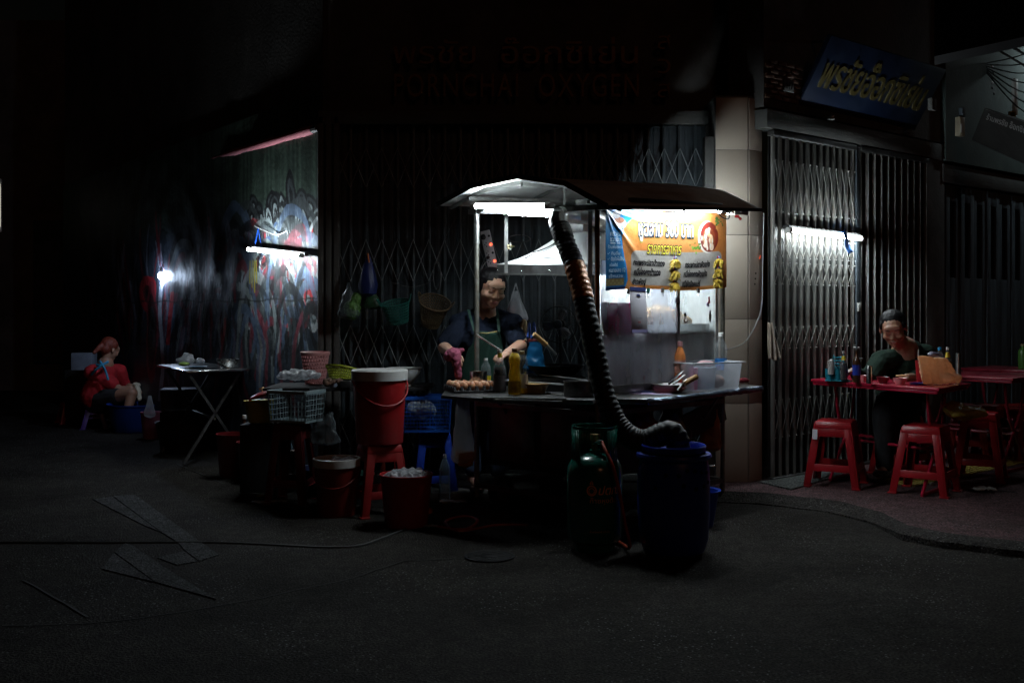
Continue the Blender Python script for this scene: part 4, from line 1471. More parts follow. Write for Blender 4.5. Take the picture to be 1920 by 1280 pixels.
# stickers on the glass
stk = [('white_mask_sticker', 'white animal face sticker with two dark ears on the clear pane', 1270, 571, .022, (0.75, .75, .75)),
       ('curled_sticker', 'curled pale sticker with a black top on the clear pane', 1285, 596, .022, (.6, .5, .45)),
       ('red_sticker', 'red and violet sticker near the right edge of the clear pane', 1328, 566, .022, (.35, .03, .05)),
       ('brown_sticker', 'pointed brown sticker below the red one at the pane edge', 1331, 594, .022, (.16, .13, .08))]
for i, (nm, lb, px, py, s, colr) in enumerate(stk):
    k = (px - CX) / F
    u = (k * 6.35 + .0 - .508 + .707 * .015 + k * .707 * .015) / (.7071 - k * .7071)
    u = (k * (6.35 + .7071 * .015) - (.508 - .7071 * .015)) / (.7071 * (1 - k))
    Yk = 6.35 + .7071 * (u + .015)
    o = C(u, .014, H - (py - HY) / F * Yk)
    st = thing(nm, lb, 'sticker', o, R(45))
    mm = mat('sticker_%d' % i, colr, .5, 0, .1)
    blk = ink
    if i == 0:
        MB().lathe([(.018, 0), (.018, .002)], 14, Matrix.Rotation(R(90), 4, 'X'), sy=1.6, cap1=True).build('face', mm, st)
        for s_ in (-1, 1):
            MB().lathe([(.010, 0), (.010, .003)], 10, Matrix.Translation((s_ * .016, 0, .03)) @ Matrix.Rotation(R(90), 4, 'X') @ Matrix.Rotation(s_ * .3, 4, 'Z'), sy=2, cap1=True).build('ear', ink_grey, st)
            MB().lathe([(.005, 0), (.005, .004)], 8, Matrix.Translation((s_ * .008, 0, .006)) @ Matrix.Rotation(R(90), 4, 'X'), cap1=True, sy=1.4).build('eye', blk, st)
    elif i == 1:
        MB().lathe([(.014, 0), (.014, .002)], 12, Matrix.Translation((-.004, 0, .02)) @ Matrix.Rotation(R(90), 4, 'X'), cap1=True).build('top_blot', blk, st)
        MB().tube(smooth_path([(-.008, -.001, .008), (-.014, -.001, -.015), (0, -.001, -.03), (.018, -.001, -.018), (.02, -.001, 0)], 5), .008, 6).build('curl', mm, st)
    elif i == 2:
        MB().box((0, 0, .005), (.008, .003, .06), Matrix.Rotation(.3, 4, 'Y')).box((.012, 0, .01), (.016, .003, .045), Matrix.Rotation(-.2, 4, 'Y')).build('red_shape', mm, st)
        MB().box((.002, -.001, -.02), (.03, .003, .02), Matrix.Rotation(.5, 4, 'Y')).build('violet_shape', mat('violet_p', (.2, .12, .3), .5), st)
    else:
        MB().add([(-.013, 0, .02), (.013, 0, .02), (.012, 0, -.005), (0, 0, -.04), (-.012, 0, -.005), (-.013, -.003, .02), (.013, -.003, .02), (.012, -.003, -.005), (0, -.003, -.04), (-.012, -.003, -.005)], [(0, 1, 2, 3, 4), (9, 8, 7, 6, 5)]).build('blade_shape', mm, st)
        MB().box((0, 0, .032), (.016, .003, .025)).build('top_shape', ink_grey, st)

# hood and exhaust
hd = thing('extractor_hood', 'pale sheet metal extractor hood hanging over the wok burner', 'hood', C(.4, .6, 1.6), R(45))
base = [C(.12, .98, 1.622), C(.12, .30, 1.600), C(.72, .30, 1.62), C(.72, .98, 1.64)]
low = [p - Vector((0, 0, .062)) for p in base]
topr = [C(.26, .55, 1.80), C(.26, .34, 1.82), C(.5, .34, 1.82), C(.5, .55, 1.80)]
b = MB()
for i in range(4):
    j = (i + 1) % 4
    vs = []
    K_ = 6
    for k in range(K_ + 1):
        t = k / K_
        bow = .028 * math.sin(math.pi * t)
        vs += [base[i].lerp(topr[i], t) - Vector((0, 0, bow)), base[j].lerp(topr[j], t) - Vector((0, 0, bow))]
    b.add(vs, [(2 * k, 2 * k + 1, 2 * k + 3, 2 * k + 2) for k in range(K_)])
b.build('hood_skirt', hood_m, hd, True, solid=.002, smooth=50)
for i in range(4):
    j = (i + 1) % 4
    MB().add([low[i], low[j], base[j], base[i]], [(0, 1, 2, 3)]).build('rim', steel_dark, hd, True, solid=.003, smooth=0)
    MB().bar(low[i], low[j], .02, .012).build('rim_edge', steel, hd, True)
MB().hexa([topr[0], topr[1], topr[2], topr[3]], [p + Vector((0, 0, .10)) for p in topr]).build('blower_box', steel, hd, True, bevel=.005)
MB().tube([C(.38, .44, 1.86), C(.38, .44, 2.03)], .055, 18).build('motor', steel_dark, hd, True)
pth = smooth_path([C(.50, .30, 1.86), P(1112, 407, 6.62), P(1085, 404, 6.60), P(1062, 402, 6.56), P(1047, 404, 6.52)], 5)
MB().tube(pth, [.052 + .002 * (i % 5 == 0) for i in range(len(pth))], 18).build('outlet_pipe', steel, hd, True)
MB().tube([P(1049, 404, 6.52), P(1046, 418, 6.5), P(1052, 438, 6.46)], [.056, .058, .054], 18).build('elbow', steel, hd, True)
for p in (C(.12, .97, 1.58), C(.12, .75, 1.575), C(.12, .5, 1.57), C(.12, .32, 1.565)):
    MB().ell(p, (.006, .006, .006), n=8, m=6).build('bolt', steel_bright, hd, True)
tag(MB().tube(smooth_path([P(1048, 446, 6.5), P(1038, 460, 6.7), P(1020, 470, 6.85), P(1000, 476, 6.9), P(985, 484, 6.95)], 6), .0045, 6).build('hood_cable', wire_w), 'pale cable curving down the slope of the hood', 'cable')
tag(MB().tube(smooth_path([P(1048, 446, 6.49), P(1037, 458, 6.68), P(1019, 467, 6.83), P(999, 473, 6.88)], 6), .004, 6).build('hood_cable', wire_m), 'dark cable clipped above the pale one on the hood slope', 'cable')

dpts = [P(1050, 425, 6.46), P(1060, 455, 6.40), P(1077, 497, 6.30), P(1089, 540, 6.22), P(1098, 580, 6.16), P(1109, 630, 6.11), P(1119, 680, 6.07), P(1131, 730, 6.02),
        P(1146, 772, 5.98), P(1164, 802, 5.95), P(1188, 822, 5.92), P(1212, 827, 5.90), P(1236, 816, 5.88), P(1257, 811, 5.86), P(1270, 826, 5.84), P(1272, 850, 5.83), P(1272, 872, 5.82)]
fine = smooth_path(dpts, 40)
acc, samp = 0.0, [fine[0]]
for i in range(1, len(fine)):
    acc += (fine[i] - fine[i - 1]).length
    if acc >= 0.0046:
        samp.append(fine[i])
        acc = 0
fd_ = thing('flexible_duct', 'black ribbed flexible duct drooping from the hood into the blue barrel', 'duct', dpts[0])
rr = [((.0585 if i < len(samp) * .6 else .0585 + .006 * min(1, (i / len(samp) - .6) * 8)) + .0028 * (1 if i % 5 in (0,) else (.2 if i % 5 in (1, 4) else -.5)) + .0025 * noise.noise(Vector((i * .07, 0, 0)))) for i in range(len(samp))]
samp2 = [p + noise.noise_vector(Vector((i * .05, 2, 0))) * .004 for i, p in enumerate(samp)]
MB().tube(samp2, rr, 22).build('ribbed_hose', black_gloss, fd_, True, smooth=60)
i0 = min(range(len(samp)), key=lambda i: abs(samp[i].z - P(0, 498, 6.3).z))
i1 = min(range(len(samp)), key=lambda i: abs(samp[i].z - P(0, 565, 6.2).z))
seg = samp2[i0:i1]
tp = MB().tube(seg, [r + .002 + .002 * noise.noise(Vector((i * .3, 5, 0))) for i, r in enumerate(rr[i0:i1])], 22, cap=False)
tp.build('tape_wrap', mask_m, fd_, True, smooth=60)
cl = samp[2:14]
MB().tube(cl, .0625, 20, cap=False).build('clamp_collar', steel_dark, fd_, True)
hs = MB()
for i in range(5):
    c = samp[10 + i * 4]
    hs.tube([c + Vector((.06 * math.cos(a * .5), .06 * math.sin(a * .5), .016 * math.sin(a * .5 + i))) for a in range(13)], .003, 5)
hs.build('binding_wire', black, fd_, True)

# ---------------------------------------------------------------- banner
bn = thing('menu_banner', 'orange and blue Thai menu banner hanging on the cart side', 'banner', C(.6, -.03, 1.7), R(45))
BL, BR = C(.035, -.035, 0), C(1.305, -.035, 0)


def bpt(px, py):
    """banner coordinates (0..1) of a place in the photograph"""
    k = (px - CX) / F
    u = (k * BL.y - BL.x) / ((BR.x - BL.x) - k * (BR.y - BL.y))
    Y = BL.y + (BR.y - BL.y) * u
    z = H - (py - HY) / F * Y
    zt, zb = 1.925 + .055 * u, 1.435 + .03 * u
    return u, (z - zb) / (zt - zb)


def bsurf(u, v, d=0.0):
    zt, zb = 1.925 + .055 * u, 1.435 + .03 * u
    u_ = min(max(u, -0.02), 1.02)
    p = BL.lerp(BR, u)
    z = zb + (zt - zb) * v + .008 * math.sin(u * 7) * (1 - v) - .012 * math.sin(math.pi * u) * v
    # tension folds fanning from the top left corner
    a = math.atan2((1 - v) * .5, u * 1.27 + 1e-4)
    rr_ = math.hypot(u * 1.27, (1 - v) * .5)
    w = .012 * math.exp(-((a - .78) / .07) ** 2) * min(1, rr_ * 8) * max(0, 1 - rr_ / .62)
    w += .005 * math.exp(-((a - .20) / .05) ** 2) * max(0, 1 - rr_ / .9)
    w += .005 * math.exp(-((a - 1.15) / .08) ** 2) * max(0, 1 - rr_ / .5)
    w += .006 * noise.noise(Vector((u * 3, v * 2.2, 4))) + .0022 * noise.noise(Vector((u * 14, v * 6, 1)))
    w += .004 * math.sin(u * 30 + v * 3) * math.exp(-(1 - v) * 8)
    nrm = -CV
    return Vector((p.x, p.y, z)) + nrm * (w + d)


def bprint(U, V):
    out = np.zeros(U.shape + (3,))
    out[...] = (0.56, 0.20, 0.05)
    s = np.sin(U * 9 + V * 4) * .5 + .5
    out = out * (1 - .25 * s[..., None]) + np.array((.62, .36, .14)) * .25 * s[..., None]

    def paint(mask, col):
        out[mask] = col
    xb = 0.155 + .045 * np.sin((V - .1) * 5.6)
    # blue column with curved edge
    xb = np.interp(V, [0, .12, .3, .5, .68, .8, .9, 1.0], [.14, .165, .15, .125, .115, .14, .20, .30])
    paint(U < xb, (0.01, 0.14, 0.34))
    paint((U < xb) & (U > xb - .012), (0.015, .22, .60))
    g1, g2 = bpt(1185, 471), bpt(1355, 541)
    x0_, x1_, y0_, y1_ = bpt(1182, 0)[0], bpt(1353, 0)[0], .05, .49
    r = .035
    px_ = np.maximum(np.maximum(x0_ + r - U, U - (x1_ - r)), 0) / r
    py_ = np.maximum(np.maximum(y0_ + 2.4 * r - V, V - (y1_ - 2.4 * r)), 0) / (2.4 * r)
    paint(px_ ** 2 + py_ ** 2 <= 1, (0.36, 0.34, 0.315))
    paint((px_ ** 2 + py_ ** 2 <= 1) & (U < x0_ - 1), (0.5, .46, .42))

    def disc(px, py, rx, ry, col):
        c = bpt(px, py)
        sx = abs(bpt(px + rx, py)[0] - c[0])
        sy = abs(bpt(px, py + ry)[1] - c[1])
        paint((((U - c[0]) / sx) ** 2 + ((V - c[1]) / sy) ** 2) < 1, col)
    # round food picture
    disc(1327, 443, 18.5, 30, (.72, .72, .66))
    disc(1330, 443, 17, 28.5, (.18, .02, .012))
    disc(1329, 447, 12.5, 22, (.24, .05, .02))
    for (a_, b_, rx, ry, cc) in ((1326, 436, 5, 9, (.72, .55, .38)), (1332, 447, 5, 9, (.65, .42, .25)), (1324, 456, 6, 7, (.75, .66, .55)), (1334, 462, 4, 7, (.7, .55, .4)), (1330, 430, 3, 5, (.8, .74, .6)), (1328, 450, 2, 11, (.3, .06, .02)), (1320, 446, 2.5, 6, (.66, .4, .22))):
        disc(a_, b_, rx, ry, cc)
    rs = np.random.RandomState(3)
    for q in range(26):
        disc(1327 + rs.randn() * 5, 447 + rs.randn() * 9, .8 + rs.rand(), 3 + 3 * rs.rand(), [(.70, .62, .50), (.62, .38, .20), (.22, .05, .02), (.74, .70, .60)][q % 4])
    for q in range(16):
        disc(1306 + rs.randn() * 6, 462 + rs.randn() * 5, 1 + 2 * rs.rand(), 1 + 2 * rs.rand(), [(.10, .26, .03), (.20, .38, .06), (.05, .15, .02)][q % 3])
        disc(1347 + rs.randn() * 4, 414 + rs.randn() * 7, 1 + 2 * rs.rand(), 1 + 2 * rs.rand(), [(.04, .13, .02), (.08, .2, .04), (.45, .2, .06)][q % 3])
    # bowl picture at the top of the blue column
    disc(1163, 418, 12, 10, (.36, .42, .46))
    disc(1162, 412, 9, 6, (.28, .10, .05))
    disc(1156, 402, 7, 7, (.30, .30, .32))
    # foil strip at the foot of the blue column
    a0, a1 = bpt(1136, 536)[0], bpt(1170, 524)[0]
    paint((U > a0) & (U < a1) & (V > .055) & (V < .145), (.22, .17, .07))
    nz = np.sin(U * 210) * np.sin(V * 95)
    paint((U > a0) & (U < a1) & (V > .06) & (V < .14) & (nz > .4), (.30, .26, .12))
    paint((V < .03), (.50, .17, .03))
    paint((V < .04) & (U < xb), (.01, .03, .12))
    return out


bm_ = vmat('vinyl_print', .32, .5, .12, 60, .12)
sheet('vinyl_sheet', lambda u, v: bsurf(u, v), 440, 200, bm_, bn, bprint, solid=.0012)


def btext(name, body, x0, y0, x1, y1, layers, shear=.0, space=1.0):
    a, c = bpt(x0, y1), bpt(x1, y0)
    ref = None
    for k, (m_, off_) in enumerate(layers[::-1]):
        pass
    me = text_mesh(body, 1.0, 0, 0, shear, space)
    co = np.array([v.co for v in me.vertices])
    ref = (co.min(0), co.max(0))
    bpy.data.meshes.remove(me)
    for k, (m_, off_) in enumerate(layers):
        lettering(name if k == len(layers) - 1 else name + '_outline', body, lambda x, y, d: bsurf(x, y, .0022 + .0009 * k), m_, bn, (a[0], a[1], c[0], c[1]), offset=off_, shear=shear, space=space, ref=ref)


btext('title_lettering', 'หูฉลาม 300 บาท', 1197, 415, 1299, 451, [(print_glow, .11), (print_navy, .085), (print_white, .02)], shear=.0)
btext('heading_lettering', 'รายการอาหาร', 1213, 459, 1277, 475, [(print_navy, .07), (print_yel, .012)], shear=.2)
for body, x0_, y0_, x1_, y1_ in (('กะเพราะปลาน้ำแดง', 1186, 486, 1246, 498), ('หมี่ฮ่องกงน้ำแดง', 1188, 503, 1238, 517), ('ข้าวผัดปู', 1186, 523, 1211, 538),
                                 ('กระเพาะปลาผัดแห้ง', 1284, 487, 1330, 499), ('หมี่ฮ่องกงผัดแห้ง', 1281, 504, 1325, 517), ('หมี่ผัดสิงคโปร์', 1278, 522, 1313, 536)):
    btext('menu_line', body, x0_, y0_, x1_, y1_, [(ink, .04)], shear=.25)
for body, x0_, y0_, x1_, y1_ in (('ครัวเจ๊', 1144, 432, 1163, 442), ('ชวนชิม', 1144, 444, 1162, 453), ('ร้านพี่ของเรา', 1140, 459, 1166, 466), ('✓ กินอิ่ม', 1138, 471, 1161, 478), ('✓ ติดใจไม่ลืม', 1138, 481, 1169, 489), ('อร่อยชัวร์', 1142, 493, 1157, 500),
                                 ('หมายเลข 12', 1141, 503, 1171, 511), ('เจ๊หมวย', 1141, 514, 1167, 521)):
    btext('side_line', body, x0_, y0_, x1_, y1_, [(print_pale, .012)])
u_ = bpt(1144, 455)
u2 = bpt(1162, 456)
b = MB().add([bsurf(u_[0], u_[1], .003), bsurf(u2[0], u_[1], .003), bsurf(u2[0], u_[1] - .012, .003), bsurf(u_[0], u_[1] - .012, .003)], [(0, 1, 2, 3)])
b.build('underline', print_pale, bn, True)
# clips
for i, (px, py, mm, lb) in enumerate(((1178, 549, black, 'large black bulldog clip at the lower left edge of the banner'), (1214, 547, teal_pl, 'small green clip beside the payment card'),
                                      (1240, 545, steel, 'plain wire clip at the middle of the banner hem'), (1308, 543, steel_dark, 'dark wire clip at the right of the banner hem'))):
    u, v = bpt(px, py)
    p = bsurf(u, v, .006)
    cpx = thing('bulldog_clip', lb, 'clip', p, R(45), 'clips on the banner hem', euler=(0, R(15 - 9 * i), R(45)))
    MB().prism([(-.011, -.006), (.011, -.006), (.011, .006), (-.011, .006)], -.014, .016).build('jaw', mm, cpx, bevel=.002)
    MB().tube([(-.006, -.002, -.012), (-.016, -.006, -.036), (-.004, -.006, -.038), (.004, -.002, -.012)], .0016, 5).build('wire_loop', steel_bright, cpx)
# yellow raffia tassels with dark tops
for i, (px, y0_, y1_, lb) in enumerate(((1262, 481, 545, 'left yellow tasselled garland hanging in front of the menu banner'), (1343, 482, 538, 'right yellow tasselled garland hanging in front of the menu banner'))):
    u, v = bpt(px, y0_)
    tp_ = bsurf(u, v, .02)
    ln = (y1_ - y0_) / F * tp_.y
    tz = thing('garland', lb, 'garland', tp_, R(45), 'yellow garlands on the banner')
    MB().tube([(0, 0, .01), (0, 0, -ln)], .003, 6).build('cord', mat('red_cord', (.3, .02, .02), .6), tz)
    for k in range(3):
        z = -ln * (k / 3) - .004
        x_ = -.003 * k
        MB().lathe([(.012, -.016), (.015, 0), (.011, .008), (.004, .012)], 10, Matrix.Translation((x_, 0, z)), cap1=True).build('knot', mat('blue_grey_bead', (.05, .06, .14), .5) if k < 3 else black, tz)
        ts = MB()
        for q in range(70):
            a_ = q * 2.399
            r_ = .034 * (1 + .5 * random.random())
            e = Vector((x_ + r_ * math.cos(a_), r_ * .6 * math.sin(a_), z - .020 - .055 * random.random()))
            ts.tube([(x_ + .012 * math.cos(a_), .006 * math.sin(a_) - .006, z - .010), e], [.005, .0022], 4)
        ts.build('tassel', mat('yellow_raffia', (.42, .28, .02), .6, 0, .3, 60), tz)
        MB().box((x_ - .018, -.004, z + .004), (.004, .006, .014)).build('side_bead', red_pl, tz, bevel=.001)
# payment card without its code
k = (1195 - CX) / F
u_c = (k * (6.35 - .7071 * .05) - (.508 + .7071 * .05)) / (.7071 * (1 - k))
cd_o = C(u_c, -.06, 1.318)
cd = thing('payment_card', 'white laminated payment card with navy header hanging under the banner', 'card', cd_o, euler=(R(-4), R(1), R(45)))
MB().box((0, 0, 0), (.158, .003, .285)).build('card', paper_w, cd, bevel=.001)
MB().box((0, -.0022, .130), (.156, .002, .024)).build('header', paper_navy, cd)
MB().box((0, -.0022, -.128), (.156, .002, .02)).build('footer', mat('lilac_print', (.34, .32, .56), .5), cd)
for body, bx, mm in (('PAY', (-.014, .085, .018, .098), paper_navy), ('ร้านอาหาร', (-.03, -.052, .03, -.040), ink_grey), ('123', (-.012, -.078, .012, -.068), mat('pinkish_print', (.5, .2, .22), .5)), ('รับชำระเงิน', (-.036, -.096, .03, -.084), ink_grey)):
    if body in ('PAY', '123'):
        MB().box(((bx[0] + bx[2]) / 2, -.0022, (bx[1] + bx[3]) / 2), (bx[2] - bx[0], .002, bx[3] - bx[1])).build('print_mark', mm, cd)
    else:
        lettering('lettering', body, lambda x, y, d: WM(cd) @ Vector((x, -.0028, y)), mm, cd, bx)
MB().lathe([(.008, 0), (.007, .006)], 10, Matrix.Translation((.075, -.002, -.135)) @ Matrix.Rotation(R(90), 4, 'X'), cap1=True).build('suction_cup', steel_bright, cd)


# ================================================================ THINGS ON AND AROUND THE CART
def lathed(name, label, cat, loc, prof, m, n=24, parts=(), group=None, rot=0, scale=None, sx=1, sy=1, main='body', euler=None, solid=0):
    t = thing(name, label, cat, loc, rot, group, euler, scale)
    MB().lathe(prof, n, sx=sx, sy=sy).build(main, m, t, solid=solid)
    for pn_, pm_, pp in parts:
        MB().lathe(pp, n, sx=sx, sy=sy, cap1=True).build(pn_, pm_, t)
    return t


CT = .80


def onc(px, py, z=CT):
    return Z(px, py, z)


# eggs
tray = thing('egg_tray', 'dark moulded egg tray full of brown eggs at the left end of the cart', 'egg tray', (-.262, 6.90, CT - .006), R(18))
tm = MB().box((0, 0, .008), (.30, .29, .012))
for i in range(7):
    for j in range(6):
        tm.lathe([(.016, .01), (.009, .040)], 6, Matrix.Translation((-.147 + .049 * i, -.1225 + .049 * j, 0)), cap1=True)
tm.build('tray', tray_m, tray)
ego = None
for j in range(5):
    for i in range(6):
        p = WM(tray) @ Vector((-.1225 + .049 * i, -.098 + .049 * j, .041))
        if ego is None:
            e = MB().lathe([(.001, -.027), (.012, -.024), (.019, -.014), (.0215, -.003), (.0205, .008), (.016, .019), (.009, .027), (.001, .030)], 14, cap1=True)
            ego = e.build('egg', egg_m)
            tag(ego, 'brown hen egg standing in the dark tray on the cart', 'egg', 'brown eggs in the tray')
            ego.location = p
        else:
            o = ego.copy()
            COL.objects.link(o)
            o.location = p
            o.rotation_euler = (random.uniform(-.25, .25), random.uniform(-.25, .25), 0)
            o.scale = (random.uniform(.93, 1.05),) * 3


def bottle(name, label, loc, h, r, liquid, fill, capm, shape='plain', group=None, lab=None, shell=glass_m, s=1.0):
    t = thing(name, label, 'bottle', loc, random.random() * 3, group)
    if shape == 'oil':
        pr = [(.001, 0), (r * .95, .002), (r, .012), (r, .30 * h), (r * .93, .34 * h), (r * .97, .44 * h), (r * .80, .54 * h), (r * .78, .60 * h), (r * .93, .72 * h), (r * .92, .80 * h), (r * .62, .88 * h), (r * .40, .92 * h), (r * .38, .96 * h)]
    elif shape == 'soy':
        pr = [(.001, 0), (r * .95, .002), (r, .012), (r, .50 * h), (r * .96, .56 * h), (r * .55, .74 * h), (r * .34, .86 * h), (r * .32, .95 * h)]
    elif shape == 'water':
        pr = [(.001, 0), (r * .9, .002), (r, .012)]
        for k in range(1, 13):
            pr.append((r * (1.0 if k % 2 else .94), h * (.04 + .045 * k)))
        pr += [(r, .62 * h), (r * .97, .68 * h), (r * .80, .78 * h), (r * .45, .88 * h), (r * .30, .91 * h), (r * .30, .95 * h)]
    elif shape == 'beer':
        pr = [(.001, 0), (r * .95, .002), (r, .012), (r, .58 * h), (r * .85, .66 * h), (r * .42, .76 * h), (r * .36, .93 * h), (r * .40, .95 * h)]
    else:
        pr = [(.001, 0), (r * .95, .002), (r, .012), (r, .68 * h), (r * .9, .75 * h), (r * .4, .87 * h), (r * .36, .95 * h)]
    MB().lathe(pr, 20).build('shell', shell, t)
    if liquid is not None and fill > 0:
        lq, zl = [], fill * h
        for (a, z), (a2, z2) in zip(pr, pr[1:]):
            if z <= zl:
                lq.append((max(a - .0015, .001), z + .002))
                if z2 > zl:
                    f_ = (zl - z) / (z2 - z)
                    lq.append((max(a + (a2 - a) * f_ - .0015, .001), zl))
        MB().lathe(lq, 20, cap1=True).build('liquid', liquid, t)
    rc = pr[-1][0] * 1.15
    MB().lathe([(rc, .925 * h), (rc, .995 * h), (rc * .9, h)], 16, cap1=True).build('cap', capm, t)
    if lab:
        lm, l0, l1 = lab
        def rad(zq):
            return float(np.interp(zq, [z for _, z in pr], [a for a, _ in pr]))
        zs = np.linspace(l0 * h, l1 * h, 5)
        MB().lathe([(rad(z) + .0012, z) for z in zs], 20, cap0=False).build('label', lm, t)
    return t


oil_lab = mat('oil_bottle_label', (.45, .32, .05), .45, 0, .5, 25)
ob = onc(965, 740)
bottle('oil_bottle', 'tall waisted bottle of yellow cooking oil nearest the camera on the cart', ob, .285, .040, oil_m, .90, mat('brown_cap', (.2, .12, .05), .5), 'oil', lab=(mat('oil_front_label', (.50, .34, .02), .4, 0, .5, 30), .06, .30))
bottle('oil_bottle', 'second oil bottle nearly empty with a pale label behind the full one', onc(979, 738), .265, .037, oil_m, .14, mat('tan_cap', (.42, .33, .18), .5), 'oil', lab=(mat('pale_label', (.50, .48, .50), .5, 0, .3, 25), .14, .46))
bottle('soy_sauce_bottle', 'conical soy sauce bottle with yellow neck and white cap on the cart', onc(937, 735), .270, .040, soy_m, .60, white_pl, 'soy', lab=(mat('soy_label', (.07, .06, .07), .5, 0, .3, 30), .06, .40))
lathed('bottle_neck_band', 'yellow band around the neck of the soy sauce bottle', 'band', onc(937, 735) + Vector((0, 0, .218)), [(.0155, 0), (.0135, .03)], yellow_m, 16)
bottle('seasoning_bottle', 'clear bottle with white cap and yellow label behind the steel mug', onc(911, 728), .20, .033, None, 0, white_pl, 'plain', lab=(yellow_m, .10, .42))
lathed('steel_mug', 'shiny steel mug standing behind the eggs on the cart', 'mug', onc(897, 730) , [(.001, 0), (.056, .001), (.058, .01), (.058, .118), (.061, .12), (.056, .118), (.056, .012)], steel_bright, 28)
# wok, pans, pot, basin
wk = thing('wok', 'black iron wok with a wooden handle over the burner', 'wok', P(1042, 690, 6.95))
wz = [(.001, -.075), (.06, -.068), (.12, -.045), (.165, -.010), (.185, .018), (.190, .020), (.182, .016)]
MB().lathe(wz, 36).build('pan', iron, wk)
MB().tube([P(1042, 665, 6.88), P(1023, 645, 6.85)], [.011, .012], 10).build('handle_socket', steel, wk, True)
MB().tube([P(1024, 646, 6.85), P(1001, 626, 6.8)], [.017, .015], 12).build('wooden_handle', wood, wk, True)
st_ = thing('wok_stove', 'blackened stove box under the wok', 'stove', P(1045, 735, 6.92))
MB().lathe([(.17, -.01), (.17, .10), (.15, .10)], 26, Matrix.Translation((0, 0, 0)), cap1=True).build('ring_burner', mat('burner_black', (.02, .02, .02), .6, .4), st_)
MB().box((0, .02, .04), (.40, .30, .10)).build('windshield', iron, st_, bevel=.004)
lathed('enamel_basin', 'old yellow enamel basin with a dark knob beside the oil bottles', 'basin', onc(1003, 737), [(.001, 0), (.060, .001), (.085, .050), (.098, .058), (.100, .062), (.083, .055), (.06, .01)], mat('worn_yellow_enamel', (.42, .27, .10), .35, 0, .5, 10), 30)
lathed('steel_pot', 'wide dark steel pot standing beside the wok partly behind the duct', 'pot', onc(1085, 742), [(.001, 0), (.088, .001), (.09, .01), (.09, .088), (.096, .090), (.088, .086), (.086, .02)], steel_dark, 28)
for i, (a_, c_, lb) in enumerate(((P(955, 714, 6.75), P(1105, 724, 6.6), 'long dark ladle laid across the pans'), (P(1010, 702, 6.85), P(1100, 712, 6.6), 'thin steel skewer resting on the pans above the ladle'))):
    t = thing('ladle' if i == 0 else 'skewer', lb, 'utensil', a_)
    MB().tube([a_, c_], .006 - .002 * i, 8).build('rod', steel, t, True)
    if i == 0:
        MB().ell(a_, (.035, .03, .012)).build('bowl', steel_dark, t, True)
lathed('strainer', 'flat steel strainer pan right behind the duct on the counter', 'pan', onc(1140, 735), [(.001, 0), (.07, .001), (.085, .04), (.09, .042), (.083, .038)], mat('greasy_brown_pan', (.15, .09, .05), .4, .5), 26)
# fan
fnn = thing('electric_fan', 'black electric fan with translucent blades behind the wok', 'fan', P(1048, 608, 7.35), euler=(0, 0, R(-12)))
fr = .125
MB().tube([(fr * math.cos(a * math.pi / 20), 0, fr * math.sin(a * math.pi / 20)) for a in range(41)], .004, 6).build('guard_ring', black, fnn)
for k in range(36):
    a = k * math.pi / 18
    w = MB().tube([(.03 * math.cos(a), -.045, .03 * math.sin(a)), (.09 * math.cos(a), -.035, .09 * math.sin(a)), (fr * math.cos(a), 0, fr * math.sin(a))], .0012, 4)
    w.build('guard_wire', black, fnn)
MB().lathe([(.032, 0), (.03, .012), (.001, .015)], 20, Matrix.Translation((0, -.045, 0)) @ Matrix.Rotation(R(90), 4, 'X')).build('badge', mat('slate_badge', (.06, .08, .11), .4), fnn)
for k in range(3):
    a0_ = k * 2.094 + 1.2
    bl2 = MB()
    vs = []
    for i in range(7):
        t = i / 6
        r_ = .03 + .078 * t
        w_ = .55 * math.sin(math.pi * (.25 + .6 * t))
        for j in range(5):
            aa = a0_ + (j / 4 - .5) * w_ * 1.6
            vs.append((r_ * math.cos(aa), -.02 + .02 * (j / 4 - .5), r_ * math.sin(aa)))
    bl2.add(vs, [(i * 5 + j, i * 5 + j + 1, (i + 1) * 5 + j + 1, (i + 1) * 5 + j) for i in range(6) for j in range(4)])
    bl2.build('blade', mat('smoky_blade', (.45, .46, .5), .25, alpha=.75, var=0), fnn, solid=.002)
MB().tube([(0, .02, 0), (0, .09, 0)], .035, 16).build('motor', black, fnn)
MB().tube([(0, .06, 0), (0, .07, -.35)], .012, 10).build('stem', black, fnn)
MB().lathe([(.09, -.37), (.09, -.35), (.02, -.34)], 24, cap1=True).build('base', black, fnn)
lettering('lettering', 'HATARI', lambda x, y, d: WM(fnn) @ Vector((x, -.0615, y)), ink_grey, fnn, (-.018, -.004, .018, .004))


